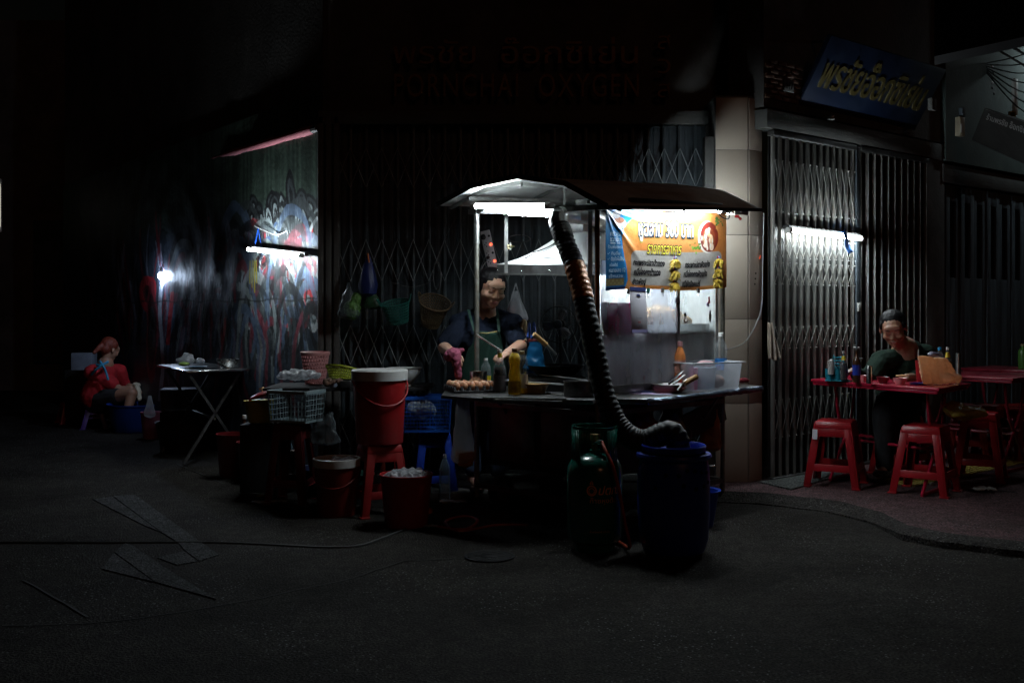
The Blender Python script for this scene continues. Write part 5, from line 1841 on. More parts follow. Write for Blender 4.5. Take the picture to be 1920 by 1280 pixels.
# hanging bags
def bag(name, label, cat, top, w, h, m, depth=.5, seedv=0, wr=.012, neck=.12, voxel=.007, parent=None):
    top = Vector(top)
    vs = []
    nr_, nc = 22, 28
    for i in range(nr_ + 1):
        t = i / nr_
        rad_ = w / 2 * (neck + (1 - neck) * min(1, (t * 1.18)) ** 1.1) if t < .85 else w / 2 * math.sqrt(max(0.0, 1 - ((t - .85) / .15) ** 2 * .96))
        for k in range(nc):
            a = 2 * math.pi * k / nc
            fold = 1 + .10 * math.sin(a * 5 + seedv) * (1 - t) + .12 * noise.noise(Vector((math.cos(a) * 2, math.sin(a) * 2, t * 4 + seedv)))
            vs.append(top + Vector((rad_ * fold * math.cos(a), rad_ * depth * fold * math.sin(a), -h * t)))
    b = MB()
    b.v = vs
    b.f = [(i * nc + k, i * nc + (k + 1) % nc, (i + 1) * nc + (k + 1) % nc, (i + 1) * nc + k) for i in range(nr_) for k in range(nc)]
    b.f.append(tuple(nr_ * nc + k for k in range(nc)))
    for v in b.v:
        v += noise.noise_vector(v * 18 + Vector((seedv, 0, 0))) * wr
    o = b.build(name, m, smooth=60)
    return tag(o, label, cat)


hb = thing('carrier_bag', 'clear plastic carrier bag hanging from a hook beside the woman', 'bag', P(968, 532, 7.6))
o = bag('film', None, None, P(967, 545, 7.6), .185, .225, bag_m, .6, 1, .01)
o.parent = hb
o.location = -hb.location
for s in (-1, 1):
    MB().tube(smooth_path([P(967, 531, 7.6), P(967 + s * 4, 545, 7.6), P(967 + s * 9, 565, 7.6)], 4), [.004] * 5 + [.006] * 4, 6).build('handle', bag_m, hb, True)
MB().ell(P(972, 597, 7.6), (.06, .035, .03)).build('contents', paper_w, hb, True)
MB().ell(P(958, 583, 7.6), (.025, .03, .045)).build('contents', mat('pale_pink_packet', (.5, .25, .25), .5), hb, True)
bag('blue_bag', 'bright blue plastic bag standing behind the counter right of the woman', 'bag', P(1003, 640, 7.05), .15, .21, bag_blue, .6, 3, .012, neck=.5)
tag(MB().ell(P(999, 638, 7.12), (.034, .02, .016)).build('red_packet', mat('dull_red_film', (.14, .015, .02), .5), jitter=.012, jf=40), 'small red packet showing at the top of the blue bag', 'packet')
for i, (px, mm) in enumerate(((992, rope_b), (1001, rope_b))):
    tag(MB().tube(smooth_path([P(px - 3, 632, 7.1), P(px, 604, 7.2), P(px + 4, 634, 7.1)], 5), .006, 6).build('bag_strap', mm), ['left blue strap rising from the bags behind the counter', 'right blue strap rising from the bags behind the counter'][i], 'strap')
tag(MB().tube(smooth_path([P(975, 640, 7.15), P(980, 606, 7.3), P(985, 606, 7.3), P(984, 640, 7.15)], 5), .014, 8).build('cloth_strip', mat('tan_cloth', (.45, .33, .18), .9)), 'folded tan cloth strip hanging below the clear bag', 'cloth')
tag(MB().box((0, 0, 0), (.012, .012, .05), Matrix.Translation(P(957, 462, 7.05))).build('hanger_clamp', steel), 'small metal clamp on the hood hanger', 'clamp')
kr = thing('key_ring', 'ring of small keys hanging from the hood hanger', 'keys', P(957, 463, 6.95))
for k in range(4):
    MB().lathe([(.010, -.0015), (.012, 0), (.010, .0015), (.008, 0), (.010, -.0015)], 12, Matrix.Translation((-.012 + .009 * k, -.01, .003 * (k % 2))) @ Matrix.Rotation(R(90 + 25 * k), 4, 'X'), cap0=False).build('key', mat('brass', (.45, .38, .2), .3, 1), kr)
# cables coiled on the gate behind the cart
def coil(label, cx_, cy_, w, h, Y, m, turns=4, r=.004):
    pts = []
    for i in range(turns * 16 + 1):
        a = i / 16 * 2 * math.pi
        k_ = 1 + .12 * math.sin(i * .37)
        pts.append(P(cx_ + w * math.cos(a) * k_, cy_ + h * math.sin(a) * k_, Y - .01 * math.sin(i * .8)))
    return tag(MB().tube(pts, r, 6).build('cable_coil', m), label, 'cable')


coil('grey cable coil hanging above the brown wicker basket', 820, 515, 7, 26, 8.12, wire_dim)
coil('flat loose cable coil on the gate under the cart roof', 975, 447, 20, 7, 8.1, wire_dim, 3, .003)
tag(MB().tube(smooth_path([P(820, 493, 8.12), P(838, 440, 8.15), P(860, 400, 8.15)], 6), .0025, 5).build('hanging_wire', wire_dim), 'thin wire rising from the grey cable coil', 'wire')
tag(MB().tube(smooth_path([P(735, 530, 8.1), P(770, 538, 8.1), P(800, 532, 8.1), P(812, 524, 8.1)], 6), .003, 5).build('hanging_wire', wire_dim), 'thin wire sagging between the hanging baskets', 'wire')
# power strip
ps = thing('power_strip', 'long white power strip with red lights hanging on the gate behind the woman', 'power strip', P(919, 477, 7.95), euler=(0, R(-12) * -1, 0))
ps.rotation_euler = (0, R(13) * -1, 0)
MB().box((0, 0, 0), (.075, .035, .36)).build('case', mat('greyed_plastic', (.62, .58, .60), .5), ps, bevel=.006)
for k in range(5):
    z = .135 - .064 * k
    for dx, dz in ((-.022, .006), (-.010, .018), (-.012, -.008)):
        MB().box((dx, -.019, z + dz), (.006, .004, .009)).build('socket_slot', ink, ps)
    MB().lathe([(.009, 0), (.009, .004)], 12, Matrix.Translation((.022, -.017, z)) @ Matrix.Rotation(R(90), 4, 'X'), cap1=True).build('switch_button', led_on if k in (1, 3, 4) else black, ps)
MB().ell((-.02, -.03, .135), (.02, .018, .022)).build('plug', black, ps)
MB().ell((-.02, -.03, -.02), (.014, .016, .014)).build('plug', black, ps)
tag(MB().tube(smooth_path([P(915, 487, 7.9), P(905, 500, 7.9), P(900, 520, 7.9), P(898, 560, 7.95)], 6), .004, 6).build('plug_cable', wire_w), 'pale cable dropping from the power strip behind the pole', 'cable')


# baskets on the gate
def perf(name, prof, nc, nr_, m, parent, hole=.55, sx=1, sy=1, stagger=False, M=None, solid=.002, diamond=False):
    """surface of revolution pierced by rows of holes"""
    zs = [p[1] for p in prof]
    rs_ = [p[0] for p in prof]

    def pt(a, t):
        z = zs[0] + (zs[-1] - zs[0]) * t
        r = float(np.interp(z, zs, rs_)) if zs[-1] > zs[0] else rs_[0]
        th = 2 * math.pi * a / nc
        return Vector((r * sx * math.cos(th), r * sy * math.sin(th), z))
    b = MB()
    for j in range(nr_):
        for i in range(nc):
            s_ = .5 if (stagger and j % 2) else 0
            o = [(i + s_, j), (i + 1 + s_, j), (i + 1 + s_, j + 1), (i + s_, j + 1)]
            c = (i + .5 + s_, j + .5)
            if diamond:
                h = hole / 2 * 1.3
                mids = [(c[0], c[1] - h), (c[0] + h, c[1]), (c[0], c[1] + h), (c[0] - h, c[1])]
                q = [pt(x, y / nr_) for x, y in o + mids]
                b.add(q, [(0, 1, 4), (1, 5, 4), (1, 2, 5), (2, 6, 5), (2, 3, 6), (3, 7, 6), (3, 0, 7), (0, 4, 7)], M)
            else:
                inn = [(c[0] + (x - c[0]) * hole, c[1] + (y - c[1]) * hole) for x, y in o]
                q = [pt(x, y / nr_) for x, y in o + inn]
                b.add(q, [(0, 1, 5, 4), (1, 2, 6, 5), (2, 3, 7, 6), (3, 0, 4, 7)], M)
    return b.build(name, m, parent, solid=solid, smooth=30)


def basket(name, label, loc, r0, r1, h, m, nc=34, nr_=7, euler=(0, 0, 0), handles=True, sy=1.0, diamond=False, hole=.55):
    t = thing(name, label, 'basket', loc, euler=euler)
    perf('side', [(r0, .01), (r1, h)], nc, nr_, m, t, sy=sy, diamond=diamond, hole=hole)
    MB().lathe([(.001, .008), (r0, .008), (r0, .012)], 28, sy=sy).build('bottom', m, t, solid=.003)
    MB().lathe([(r1 - .003, h - .006), (r1 + .008, h - .004), (r1 + .010, h + .004), (r1 - .002, h + .006), (r1 - .003, h - .006)], 36, sy=sy, cap0=False).build('rim', m, t)
    if handles:
        for s in (-1, 1):
            MB().tube(smooth_path([(s * r1, -.03, h), (s * (r1 + .02), -.015, h + .04), (s * (r1 + .02), .015, h + .04), (s * r1, .03, h)], 4), .005, 6).build('handle', m, t)
    return t


basket('hanging_basket', 'teal plastic mesh basket hanging tilted on the gate', P(748, 606, 7.95), .075, .105, .16, teal_pl, euler=(R(16), R(-9), 0), sy=.9, diamond=True, hole=.62)
basket('hanging_basket', 'brown woven basket hanging tilted on the gate beside the woman', P(806, 609, 7.95), .07, .115, .20, brown_pl, euler=(R(30), R(16), 0), nr_=9, diamond=True, hole=.6)
MB()
# dark umbrella and bags of greens left of the teal basket
um = thing('folded_umbrella', 'dark blue folded umbrella with an orange tip hanging on the gate', 'umbrella', P(690, 475, 7.95))
MB().lathe([(.006, 0), (.02, -.03), (.05, -.14), (.075, -.24), (.06, -.30), (.01, -.33)], 10, cap1=True).build('canopy', mat('navy_nylon', (.012, .02, .10), .5, 0, .3), um, jitter=.008, jf=14)
MB().tube([(0, -.02, .0), (.012, -.03, -.07)], .006, 8).build('tip', mat('orange_tip', (.5, .12, .02), .5), um)
bag('greens_bag', 'clear bag of dark greens hanging at the left end of the gate', 'bag', P(653, 530, 7.95), .17, .27, bag_dim, .6, 5, .012)
tag(remesh('leafy_greens', MB().ell(P(660, 580, 7.95), (.06, .04, .08)).ell(P(668, 560, 7.95), (.04, .04, .05)), veg_m, None, .008, 1, wrinkle=.012, wf=30), 'dark leafy greens inside the left hanging bag', 'vegetables')
bag('greens_bag', 'green tinted bag hanging between the umbrella and the teal basket', 'bag', P(698, 540, 7.95), .15, .16, mat('green_film', (.02, .06, .025), .3, 0, .3, 12, .8, 25, alpha=.6), .6, 9, .012)
# gas cylinder
gs = thing('gas_cylinder', 'green cooking gas cylinder with orange lettering standing before the cart', 'gas cylinder', Z(1115, 1029), R(-6))
gr = .153
MB().lathe([(.001, .03), (gr * .7, .035), (gr * .93, .06), (gr, .10), (gr, .42), (gr * .97, .46), (gr * .85, .495), (gr * .6, .52), (gr * .25, .53), (.03, .53), (.03, .55)], 48, cap1=True).build('tank', green_cyl, gs)
MB().lathe([(.11, 0), (.115, .05), (.105, .05), (.10, 0)], 32, cap0=False).build('foot_ring', green_cyl, gs)
col_ = MB()
nC = 48
for k in range(nC):
    a = 2 * math.pi * k / nC + math.pi / 2
    front = (k % 24)
    gap = (k in range(19, 29))
    z0_ = .49 if not gap else .66
    z0b = z0_
    r_ = .125
    a2 = a + 2 * math.pi / nC
    v = [(r_ * math.cos(a), r_ * math.sin(a), z0_), (r_ * math.cos(a2), r_ * math.sin(a2), z0b), (r_ * math.cos(a2), r_ * math.sin(a2), .675), (r_ * math.cos(a), r_ * math.sin(a), .675)]
    if not gap:
        col_.add(v, [(0, 1, 2, 3)])
col_.build('collar', green_cyl, gs, solid=.005)
MB().lathe([(.125 - .006, .668), (.125 + .004, .668), (.128, .675), (.125 + .004, .683), (.125 - .006, .683), (.119, .668)], 48, cap0=False).build('collar_rim', green_cyl, gs)
MB().tube([(0, 0, .54), (0, 0, .61)], .016, 12).tube([(0, 0, .60), (0, 0, .635)], .026, 12).build('valve', mat('brass_valve', (.35, .28, .12), .35, .9), gs)
MB().tube([(.0, -.01, .585), (.03, -.05, .60), (.04, -.06, .60)], .012, 8).build('regulator', steel_bright, gs)


def cyl_fn(x, y, d):
    a = -math.pi / 2 + x / gr
    return WM(gs) @ Vector(((gr + .0015 + d) * math.cos(a), (gr + .0015 + d) * math.sin(a), y))


lettering('brand_lettering', 'ปตท.', cyl_fn, gold_print, gs, (.025, .325, .145, .375), shear=.25, offset=.015)
lettering('lettering', 'ก๊าซหุงต้ม', cyl_fn, gold_print, gs, (-.022, .272, .135, .312))
lettering('small_lettering', 'น้ำหนักสุทธิ 15 กก.', cyl_fn, gold_print, gs, (-.022, .118, .09, .133))
em = MB()
for (cx_, cz_, ra, rb) in ((-.012, .348, .028, .020), (-.012, .346, .017, .0125)):
    vs = []
    for k in range(25):
        a = k / 24 * 2 * math.pi
        for rr_ in (ra, rb):
            vs.append(cyl_fn(cx_ + rr_ * math.cos(a), cz_ + rr_ * 1.05 * math.sin(a), 0))
    em.add(vs, [(2 * k, 2 * k + 1, 2 * k + 3, 2 * k + 2) for k in range(24)])
for dx in (-.006, .006):
    em.add([cyl_fn(-.012 + dx - .005, .38, 0), cyl_fn(-.012 + dx + .005, .38, 0), cyl_fn(-.012 + dx * .3 + .002, .404, 0), cyl_fn(-.012 + dx - .003, .392, 0)], [(0, 1, 2, 3)])
em.build('emblem', gold_print, gs, True, smooth=0)
em = MB()
for s in (-1, 1):
    em.add([cyl_fn(-.03 + .0, .50, -.03), cyl_fn(0, .505, -.035), cyl_fn(-.01, .495, -.028), cyl_fn(-.035, .489, -.024)], [(0, 1, 2, 3)])
em.build('red_mark', red_pl, gs, True)
g0 = gs.location
tag(MB().tube(smooth_path([g0 + Vector((.035, -.06, .60)), g0 + Vector((.05, -.11, .56)), g0 + Vector((.085, -.165, .48)), g0 + Vector((.12, -.17, .34)), g0 + Vector((.15, -.155, .18)), g0 + Vector((.18, -.1, .03)), g0 + Vector((.12, .15, .02)), g0 + Vector((-.1, .3, .02))], 8), .0095, 10).build('gas_hose', hose_m), 'orange red rubber hose curving down the green gas cylinder', 'hose')
# blue barrel
br = thing('plastic_barrel', 'blue plastic barrel with drilled holes receiving the duct', 'barrel', Z(1263, 1036), R(10))
MB().lathe([(.001, 0), (.13, .001), (.165, .02), (.185, .08), (.194, .20), (.196, .26), (.1955, .40), (.192, .46), (.185, .50), (.178, .52), (.178, .535)], 56).build('body', blue_barrel, br)
MB().lathe([(.178, .515), (.200, .520), (.206, .532), (.200, .545), (.180, .548), (.172, .548)], 56, cap0=False).build('clamp_ring', blue_barrel, br)
MB().lathe([(.150, .548), (.172, .556), (.176, .585), (.170, .592), (.164, .585), (.160, .560), (.09, .556), (.055, .556)], 56, cap0=False).build('lid', blue_barrel, br)
for (a, z, rr_) in ((-1.75, .45, .011), (-1.52, .475, .010), (-1.28, .47, .012), (-1.05, .46, .010), (-.80, .455, .010), (-1.62, .395, .012), (-1.25, .375, .013), (-.95, .385, .011), (-.70, .40, .010), (-2.1, .45, .011), (-2.4, .38, .011)):
    q = Vector((.1955 * math.cos(a), .1955 * math.sin(a), z))
    MB().lathe([(rr_, -.002), (rr_, .0022)], 14, Matrix.Translation(q) @ Matrix.Rotation(a + math.pi / 2, 4, 'Z') @ Matrix.Rotation(R(90), 4, 'X'), cap1=True).build('drilled_hole', mat('hole_black', (.001, .001, .001), 1, 0, 0), br)
MB().tube([(-.19, -.06, .50), (-.215, -.07, .47), (-.215, -.07, .44), (-.195, -.06, .42)], .008, 8).build('side_handle', blue_pl, br)
basket_b = lathed('blue_bucket', 'small blue bucket half hidden behind the right side of the barrel', 'bucket', Z(1312, 985), [(.001, 0), (.08, .001), (.115, .21), (.128, .213), (.13, .222), (.112, .218), (.08, .01)], blue_pl, 32)
tag(MB().box((0, 0, 0), (.05, .03, .012), Matrix.Translation(P(1333, 874, 6.2))).build('bucket_clip', steel_bright, bevel=.002), 'small bright metal clip beside the barrel rim', 'clip')

# plates etc. on the ledge
pc = Vector((.985, 6.72, CT))
for i, (r_, lb, mm, dz) in enumerate(((.105, 'lowest pink plate of the stack on the cart ledge', pink_bowl, 0), (.108, 'second pink plate from the bottom of the ledge stack', pink_bowl, .011), (.106, 'third pale pink plate of the stack on the ledge', mat('pale_pink_ceramic', (.62, .42, .42), .25), .022), (.112, 'white floral plate on top of the stack on the ledge', mat('floral_plate', (.66, .62, .62), .22, 0, .15, 18, stain=(.12, .30, .14), stain_amt=.9), .034))):
    lathed('plate', lb, 'plate', pc + Vector((.006 * (i % 2), 0, dz)), [(.001, 0), (r_ * .55, .001), (r_ * .8, .006), (r_, .019), (r_ + .002, .021), (r_ - .004, .0195), (r_ * .55, .005)], mm, 36, group='plates stacked on the ledge')
lathed('round_tray', 'flat yellow round tray behind the plate stack', 'tray', Vector((1.06, 6.98, CT + .022)), [(.001, 0), (.11, .001), (.118, .012), (.120, .012), (.108, .005)], mat('ochre_enamel', (.50, .32, .10), .35), 32)
lathed('pink_bowl', 'pink plastic bowl sitting on the yellow tray', 'bowl', Vector((1.05, 6.97, CT + .030)), [(.001, 0), (.048, .001), (.062, .038), (.064, .039), (.058, .036)], pink_bowl, 30)
tag(MB().box((0, 0, 0), (.2, .2, .02), Matrix.Translation((1.06, 6.98, CT + .0105)) @ Matrix.Rotation(R(45), 4, 'Z')).build('tray_block', steel_dark, bevel=.003), 'low steel block under the yellow tray', 'block')
rl = thing('rolling_pin', 'brown wooden roller lying behind the plates on the ledge', 'rolling pin', P(1293, 712, 6.62))
MB().tube([P(1282, 719, 6.62), P(1306, 706, 6.68)], .017, 16).build('roller', mat('brown_wood', (.33, .18, .06), .4, 0, .3, 20), rl, True)
for i, (a_, c_, mm, lb) in enumerate(((P(1262, 712, 6.66), P(1281, 694, 6.72), steel_bright, 'steel cleaver blade leaning on the plate stack'), (P(1271, 713, 6.64), P(1284, 702, 6.68), white_pl, 'white handled knife leaning on the plate stack'), (P(1278, 722, 6.6), P(1287, 710, 6.62), white_pl, 'short white spoon at the right of the plate stack'))):
    t = thing('knife' if i < 2 else 'spoon', lb, 'utensil', a_)
    MB().bar(a_, c_, .022 - .008 * i, .004).build('blade', steel_bright if i != 1 else white_pl, t, True, bevel=.001)
    MB().bar(a_, a_ + (a_ - c_).normalized() * .045, .014, .012).build('handle', black if i == 0 else mm, t, True, bevel=.002)
for i, (pts, mm, lb, cat_) in enumerate((
        ([(1178, 738), (1262, 740), (1250, 733), (1190, 733)], mat('lilac_paper', (.46, .36, .52), .5), 'lilac sheet of paper under the plate stack', 'paper'),
        ([(1182, 737), (1222, 736), (1215, 729), (1195, 730)], paper_navy, 'folded blue paper at the left of the plates', 'paper'),
        ([(1285, 724), (1345, 721), (1330, 716), (1290, 718)], paper_w, 'white sheet of paper at the right of the plates', 'paper'),
        ([(1330, 722), (1350, 719), (1335, 716), (1322, 719)], mat('violet_paper', (.3, .2, .5), .5), 'violet paper slip in front of the plastic box', 'paper'))):
    ps_ = [onc(x, y, CT + .002) for x, y in pts]
    tag(MB().prism([(p.x, p.y) for p in ps_], CT + .001 + .0015 * i, CT + .0025 + .0015 * i).build('paper_sheet', mm, smooth=0), lb, cat_)
jb = thing('chili_sauce_bottle', 'tall orange red sauce bottle with pink cap standing on the ledge', 'bottle', onc(1275, 706, CT) * 1.0)
jb.location = Vector((1.10, 7.03, CT))
jb.location = C(.62, -.055 + .09, CT + 0)
jb.location = Vector((P(1275, 700, 6.93).x, 6.93, CT))
hb_ = .315
jr = .037
MB().lathe([(.001, 0), (jr, .003), (jr, .10), (jr * .94, .105), (jr, .11), (jr, .20), (jr * .94, .225), (jr * .55, .268), (jr * .38, .28), (jr * .36, .298)], 22).build('shell', mat('orange_shell', (.62, .20, .06), .2, 0, .3, 14), jb)
MB().lathe([(jr + .001, .004), (jr + .001, .098)], 22, cap0=False).build('lower_label', mat('red_gold_label', (.40, .02, .02), .35, 0, .2, 40, stain=(.6, .4, .05), stain_amt=.8), jb)
MB().lathe([(jr + .001, .112), (jr + .001, .195)], 22, cap0=False).build('upper_label', mat('fruit_label', (.62, .30, .22), .35, 0, .5, 22, stain=(.5, .03, .03), stain_amt=.9), jb)
MB().lathe([(jr * .46, .285), (jr * .46, .315)], 16, cap1=True).build('cap', mat('pink_cap', (.65, .32, .34), .4), jb)


def jfn(x, y, d):
    a = -math.pi / 2 + x / jr
    return WM(jb) @ Vector(((jr + .003) * math.cos(a), (jr + .003) * math.sin(a), y))


lettering('lettering', 'น้ำจิ้มไก่', jfn, print_yel, jb, (-.028, .062, .03, .085))
lettering('lettering', 'ตราเจ๊', jfn, mat('red_ink', (.45, .02, .02), .5), jb, (-.012, .165, .015, .192))
# translucent box
bx = thing('storage_box', 'translucent plastic storage box with a wide rim on the ledge', 'box', C(.985, -.085, CT + .002), R(30))


def openbox(w, d, h, t=.003, flare=.02, m=None, parent=None, name='side'):
    for (ax, s) in ((0, -1), (0, 1), (1, -1), (1, 1)):
        if ax == 0:
            q = [(s * w / 2, -d / 2, 0), (s * w / 2, d / 2, 0), (s * (w / 2 + flare), d / 2 + flare, h), (s * (w / 2 + flare), -d / 2 - flare, h)]
        else:
            q = [(-w / 2, s * d / 2, 0), (w / 2, s * d / 2, 0), (w / 2 + flare, s * (d / 2 + flare), h), (-w / 2 - flare, s * (d / 2 + flare), h)]
        MB().add(q, [(0, 1, 2, 3)]).build(name, m, parent, solid=t, smooth=0)


openbox(.37, .22, .175, .003, .018, box_m, bx)
MB().box((0, 0, .001), (.37, .22, .003)).build('bottom', box_m, bx)
for s in (-1, 1):
    MB().box((0, s * (.11 + .028), .177), (.44, .022, .008)).build('rim', rim_m, bx, bevel=.002)
    MB().box((s * (.185 + .028), 0, .177), (.022, .27, .008)).build('rim', rim_m, bx, bevel=.002)
for i, (x, y, s, mm, nm, lb) in enumerate(((-.13, -.04, (.03, .03, .07), mat('magenta_tub', (.6, .10, .3), .5), 'magenta_cup', 'magenta cup at the left inside the translucent box'),
                                         (-.02, 0, (.09, .07, .07), mat('pale_blue_tub', (.35, .42, .55), .5), 'pale_blue_tub', 'pale blue tub blurred inside the translucent box'),
                                         (.10, 0, (.05, .06, .045), mat('brown_parcel', (.22, .12, .10), .7), 'brown_parcel', 'brown parcel at the right inside the translucent box'),
                                         (.03, .03, (.06, .04, .02), mat('pink_fabric', (.6, .35, .38), .8), 'pink_cloth', 'pink cloth lying on top inside the translucent box'))):
    z = .165 if i == 3 else s[2] + .004
    p = WM(bx) @ Vector((x, y, z))
    if i < 2:
        o = MB().lathe([(s[0] * .85, -s[2]), (s[0], s[2]), (s[0] * .9, s[2])], 20, Matrix.Translation(p), sy=s[1] / s[0], cap1=True).build(nm, mm)
    else:
        o = MB().ell(p, s).build(nm, mm, jitter=.006, jf=30)
    tag(o, lb, 'cup' if i == 0 else ('tub' if i == 1 else 'cloth' if i == 3 else 'parcel'))
bottle('water_bottle', 'half full clear bottle with a blue label behind the translucent box', Vector((P(1352, 690, 7.16).x, 7.16, .822)), .345, .040, None, 0, white_pl, 'plain', lab=(mat('blue_water_label', (.03, .20, .55), .35, 0, .4, 25, stain=(.5, .05, .1), stain_amt=.6), .28, .50))
tag(cb(1.28, 1.5, .0, .2, .80, .83).build('side_shelf', steel_dark), 'small steel shelf carrying the blue labelled bottle', 'shelf')
tag(remesh('red_cloth', MB().ell(P(1392, 713, 7.35), (.05, .03, .018)), mat('crimson_cloth', (.18, .01, .02), .9), None, .006, 1, wrinkle=.006, wf=40), 'dark red cloth at the far right end of the ledge', 'cloth')
tag(MB().tube(smooth_path([P(1345, 398, 7.1), P(1355, 408, 7.1), P(1366, 410, 7.1), P(1368, 400, 7.15)], 5), .004, 6).build('lamp_lead', wire_m), 'looped black lead at the right end of the banner lamp', 'cable')
tag(MB().box((0, 0, 0), (.15, .03, .03), Matrix.Translation(P(1388, 398, 7.15)) @ Matrix.Rotation(R(42), 4, 'Z')).build('ballast_box', white_pl, bevel=.004), 'slim white ballast box under the right roof eave', 'ballast')
tag(remesh('red_rag', MB().ell(P(1382, 406, 7.12), (.018, .01, .012)).ell(P(1388, 410, 7.12), (.01, .008, .012)), red_cl, None, .004, 1, wrinkle=.004, wf=60), 'small red rag tied under the right roof eave', 'rag')
# stuff below the counter: hanging bags
bag('orange_bag', 'orange and clear plastic bag tied to the right rear leg of the cart', 'bag', P(1333, 768, 7.25), .15, .28, mat('dirty_orange_film', (.42, .13, .03), .35, 0, .7, 8, .7, 25, alpha=.75), .6, 11, .02, neck=.55)
bag('red_bag', 'red plastic bag hanging under the counter behind the duct', 'bag', P(1205, 752, 6.75), .20, .22, mat('red_film', (.30, .01, .015), .35, 0, .5, 9, .7, 25, alpha=.85), .6, 13, .02, neck=.35)
bag('black_bag', 'black rubbish bag hanging under the ledge beside the red bag', 'bag', P(1262, 752, 6.95), .26, .30, mat('black_film', (.012, .012, .013), .3, 0, .3, 9, .7, 25), .6, 17, .02, neck=.35)
tag(MB().bar(P(1270, 808, 7.0), P(1356, 765, 7.3), .03, .16).build('tilted_board', black), 'black board slanting below the right end of the ledge', 'board')
bag('oil_bag', 'long clear bag of orange waste oil hanging below the egg tray', 'bag', P(868, 745, 6.8), .15, .43, bag_m, .5, 21, .006, neck=.5)
tag(MB().lathe([(.008, -.075), (.045, -.06), (.060, -.02), (.060, .03)], 18, Matrix.Translation(P(872, 855, 6.8)), sy=.5, cap1=True).build('waste_oil', mat('amber_oil', (.42, .15, .02), .2, 0, .3), jitter=.003), 'amber oil pooled in the bottom of the long clear bag', 'oil')
# vendor platform and items on the ground behind
tag(MB().box((-.28, 7.62, .03), (.95, .55, .06)).build('wooden_platform', mat('dark_board', (.06, .055, .05), .8), bevel=.006), 'low dark platform under the standing woman', 'platform')


def stool(name, label, loc, m, rot, hgt=.46, w=.30, group=None):
    t = thing(name, label, 'stool', loc, rot, group)
    wt, wb = w * .72 / 2, w * 1.05 / 2
    # seat
    MB().hexa([(-wt - .006, -wt - .006, hgt - .055), (wt + .006, -wt - .006, hgt - .055), (wt + .006, wt + .006, hgt - .055), (-wt - .006, wt + .006, hgt - .055)],
              [(-wt + .008, -wt + .008, hgt), (wt - .008, -wt + .008, hgt), (wt - .008, wt - .008, hgt), (-wt + .008, wt - .008, hgt)]).build('seat', m, t, bevel=.012)
    me = None
    for k in range(4):
        if me is None:
            b = MB()
            th = .045

            def cr(z, inx=0.0):
                f_ = 1 - z / (hgt - .05)
                return wt + (wb - wt) * f_ - inx
            # corner leg as an L section
            zt = hgt - .05
            for (sx_, sy_) in ((1, 0), (0, 1)):
                a0, a1 = cr(zt), cr(0)
                if sx_:
                    lo4 = [(a1 - th * 1.1, a1 - .008, 0), (a1, a1 - .008, 0), (a1, a1, 0), (a1 - th * 1.1, a1, 0)]
                    hi4 = [(a0 - th * 1.25, a0 - .008, zt), (a0, a0 - .008, zt), (a0, a0, zt), (a0 - th * 1.25, a0, zt)]
                else:
                    lo4 = [(a1 - .008, a1 - th * 1.1, 0), (a1, a1 - th * 1.1, 0), (a1, a1 - .0085, 0), (a1 - .008, a1 - .0085, 0)]
                    hi4 = [(a0 - .008, a0 - th * 1.25, zt), (a0, a0 - th * 1.25, zt), (a0, a0 - .0085, zt), (a0 - .008, a0 - .0085, zt)]
                b.hexa(lo4, hi4)
            b.box((cr(0) - .022, cr(0) - .022, .006), (.062, .062, .012))
            o = b.build('leg', m, t, bevel=.003)
            me = o.data
        else:
            share('leg', me, t, (0, 0, 0), (0, 0, k * math.pi / 2))
    for (bn_, z0_, z1_) in (('cross_band', .115, .165), ('apron_band', hgt - .11, hgt - .05)):
      me = None
      for k in range(4):
        if me is None:
            b = MB()
            if True:
                f0 = wt + (wb - wt) * (1 - z0_ / (hgt - .05))
                f1 = wt + (wb - wt) * (1 - z1_ / (hgt - .05))
                b.hexa([(-f0 + .04, f0 - .007, z0_), (f0 - .04, f0 - .007, z0_), (f0 - .04, f0 - .001, z0_), (-f0 + .04, f0 - .001, z0_)],
                       [(-f1 + .04, f1 - .007, z1_), (f1 - .04, f1 - .007, z1_), (f1 - .04, f1 - .001, z1_), (-f1 + .04, f1 - .001, z1_)])
            o = b.build(bn_, m, t, bevel=.002)
            me = o.data
        else:
            share(bn_, me, t, (0, 0, 0), (0, 0, k * math.pi / 2))
    return t


# cooler stack
SG = 'plastic stools'
s0 = stool('plastic_stool', 'red plastic stool under the big red cooler bucket', Vector((P(712, 830, 6.95).x, 6.95, 0)), mat('old_red_plastic', (.26, .012, .012), .45, 0, .3, 5), R(25), .455, .33)


def bucket(name, label, loc, r0, r1, h, m, rim=None, cat='bucket', lid=None, handle=True, rimm=None, rot=0):
    t = thing(name, label, cat, loc, rot)
    MB().lathe([(.001, 0), (r0, .001), (r0 + .003, .012), (r1, h), (r1 + .006, h + .002), (r1 + .006, h + .012), (r1 - .003, h + .012), (r1 - .004, h - .01), (r0 - .002, .02)], 40).build('pail', m, t)
    if lid:
        MB().lathe([(r1 + .010, h - lid * .5), (r1 + .012, h + lid * .5), (r1 + .004, h + lid * .62), (r1 - .02, h + lid * .45), (.001, h + lid * .42)], 40, cap0=False).build('lid', white_pl, t)
    if handle:
        a = [(r1 + .008) * 1.0]
        pts = []
        for k in range(17):
            th = math.pi * k / 16
            pts.append(((r1 + .01) * math.cos(th), -(r1 * .35 + .02) * math.sin(th) - r1 * .55 * math.sin(th), h - .03 - (h * .36) * math.sin(th)))
        MB().tube(pts, .005, 8).build('bail_handle', m, t)
    return t


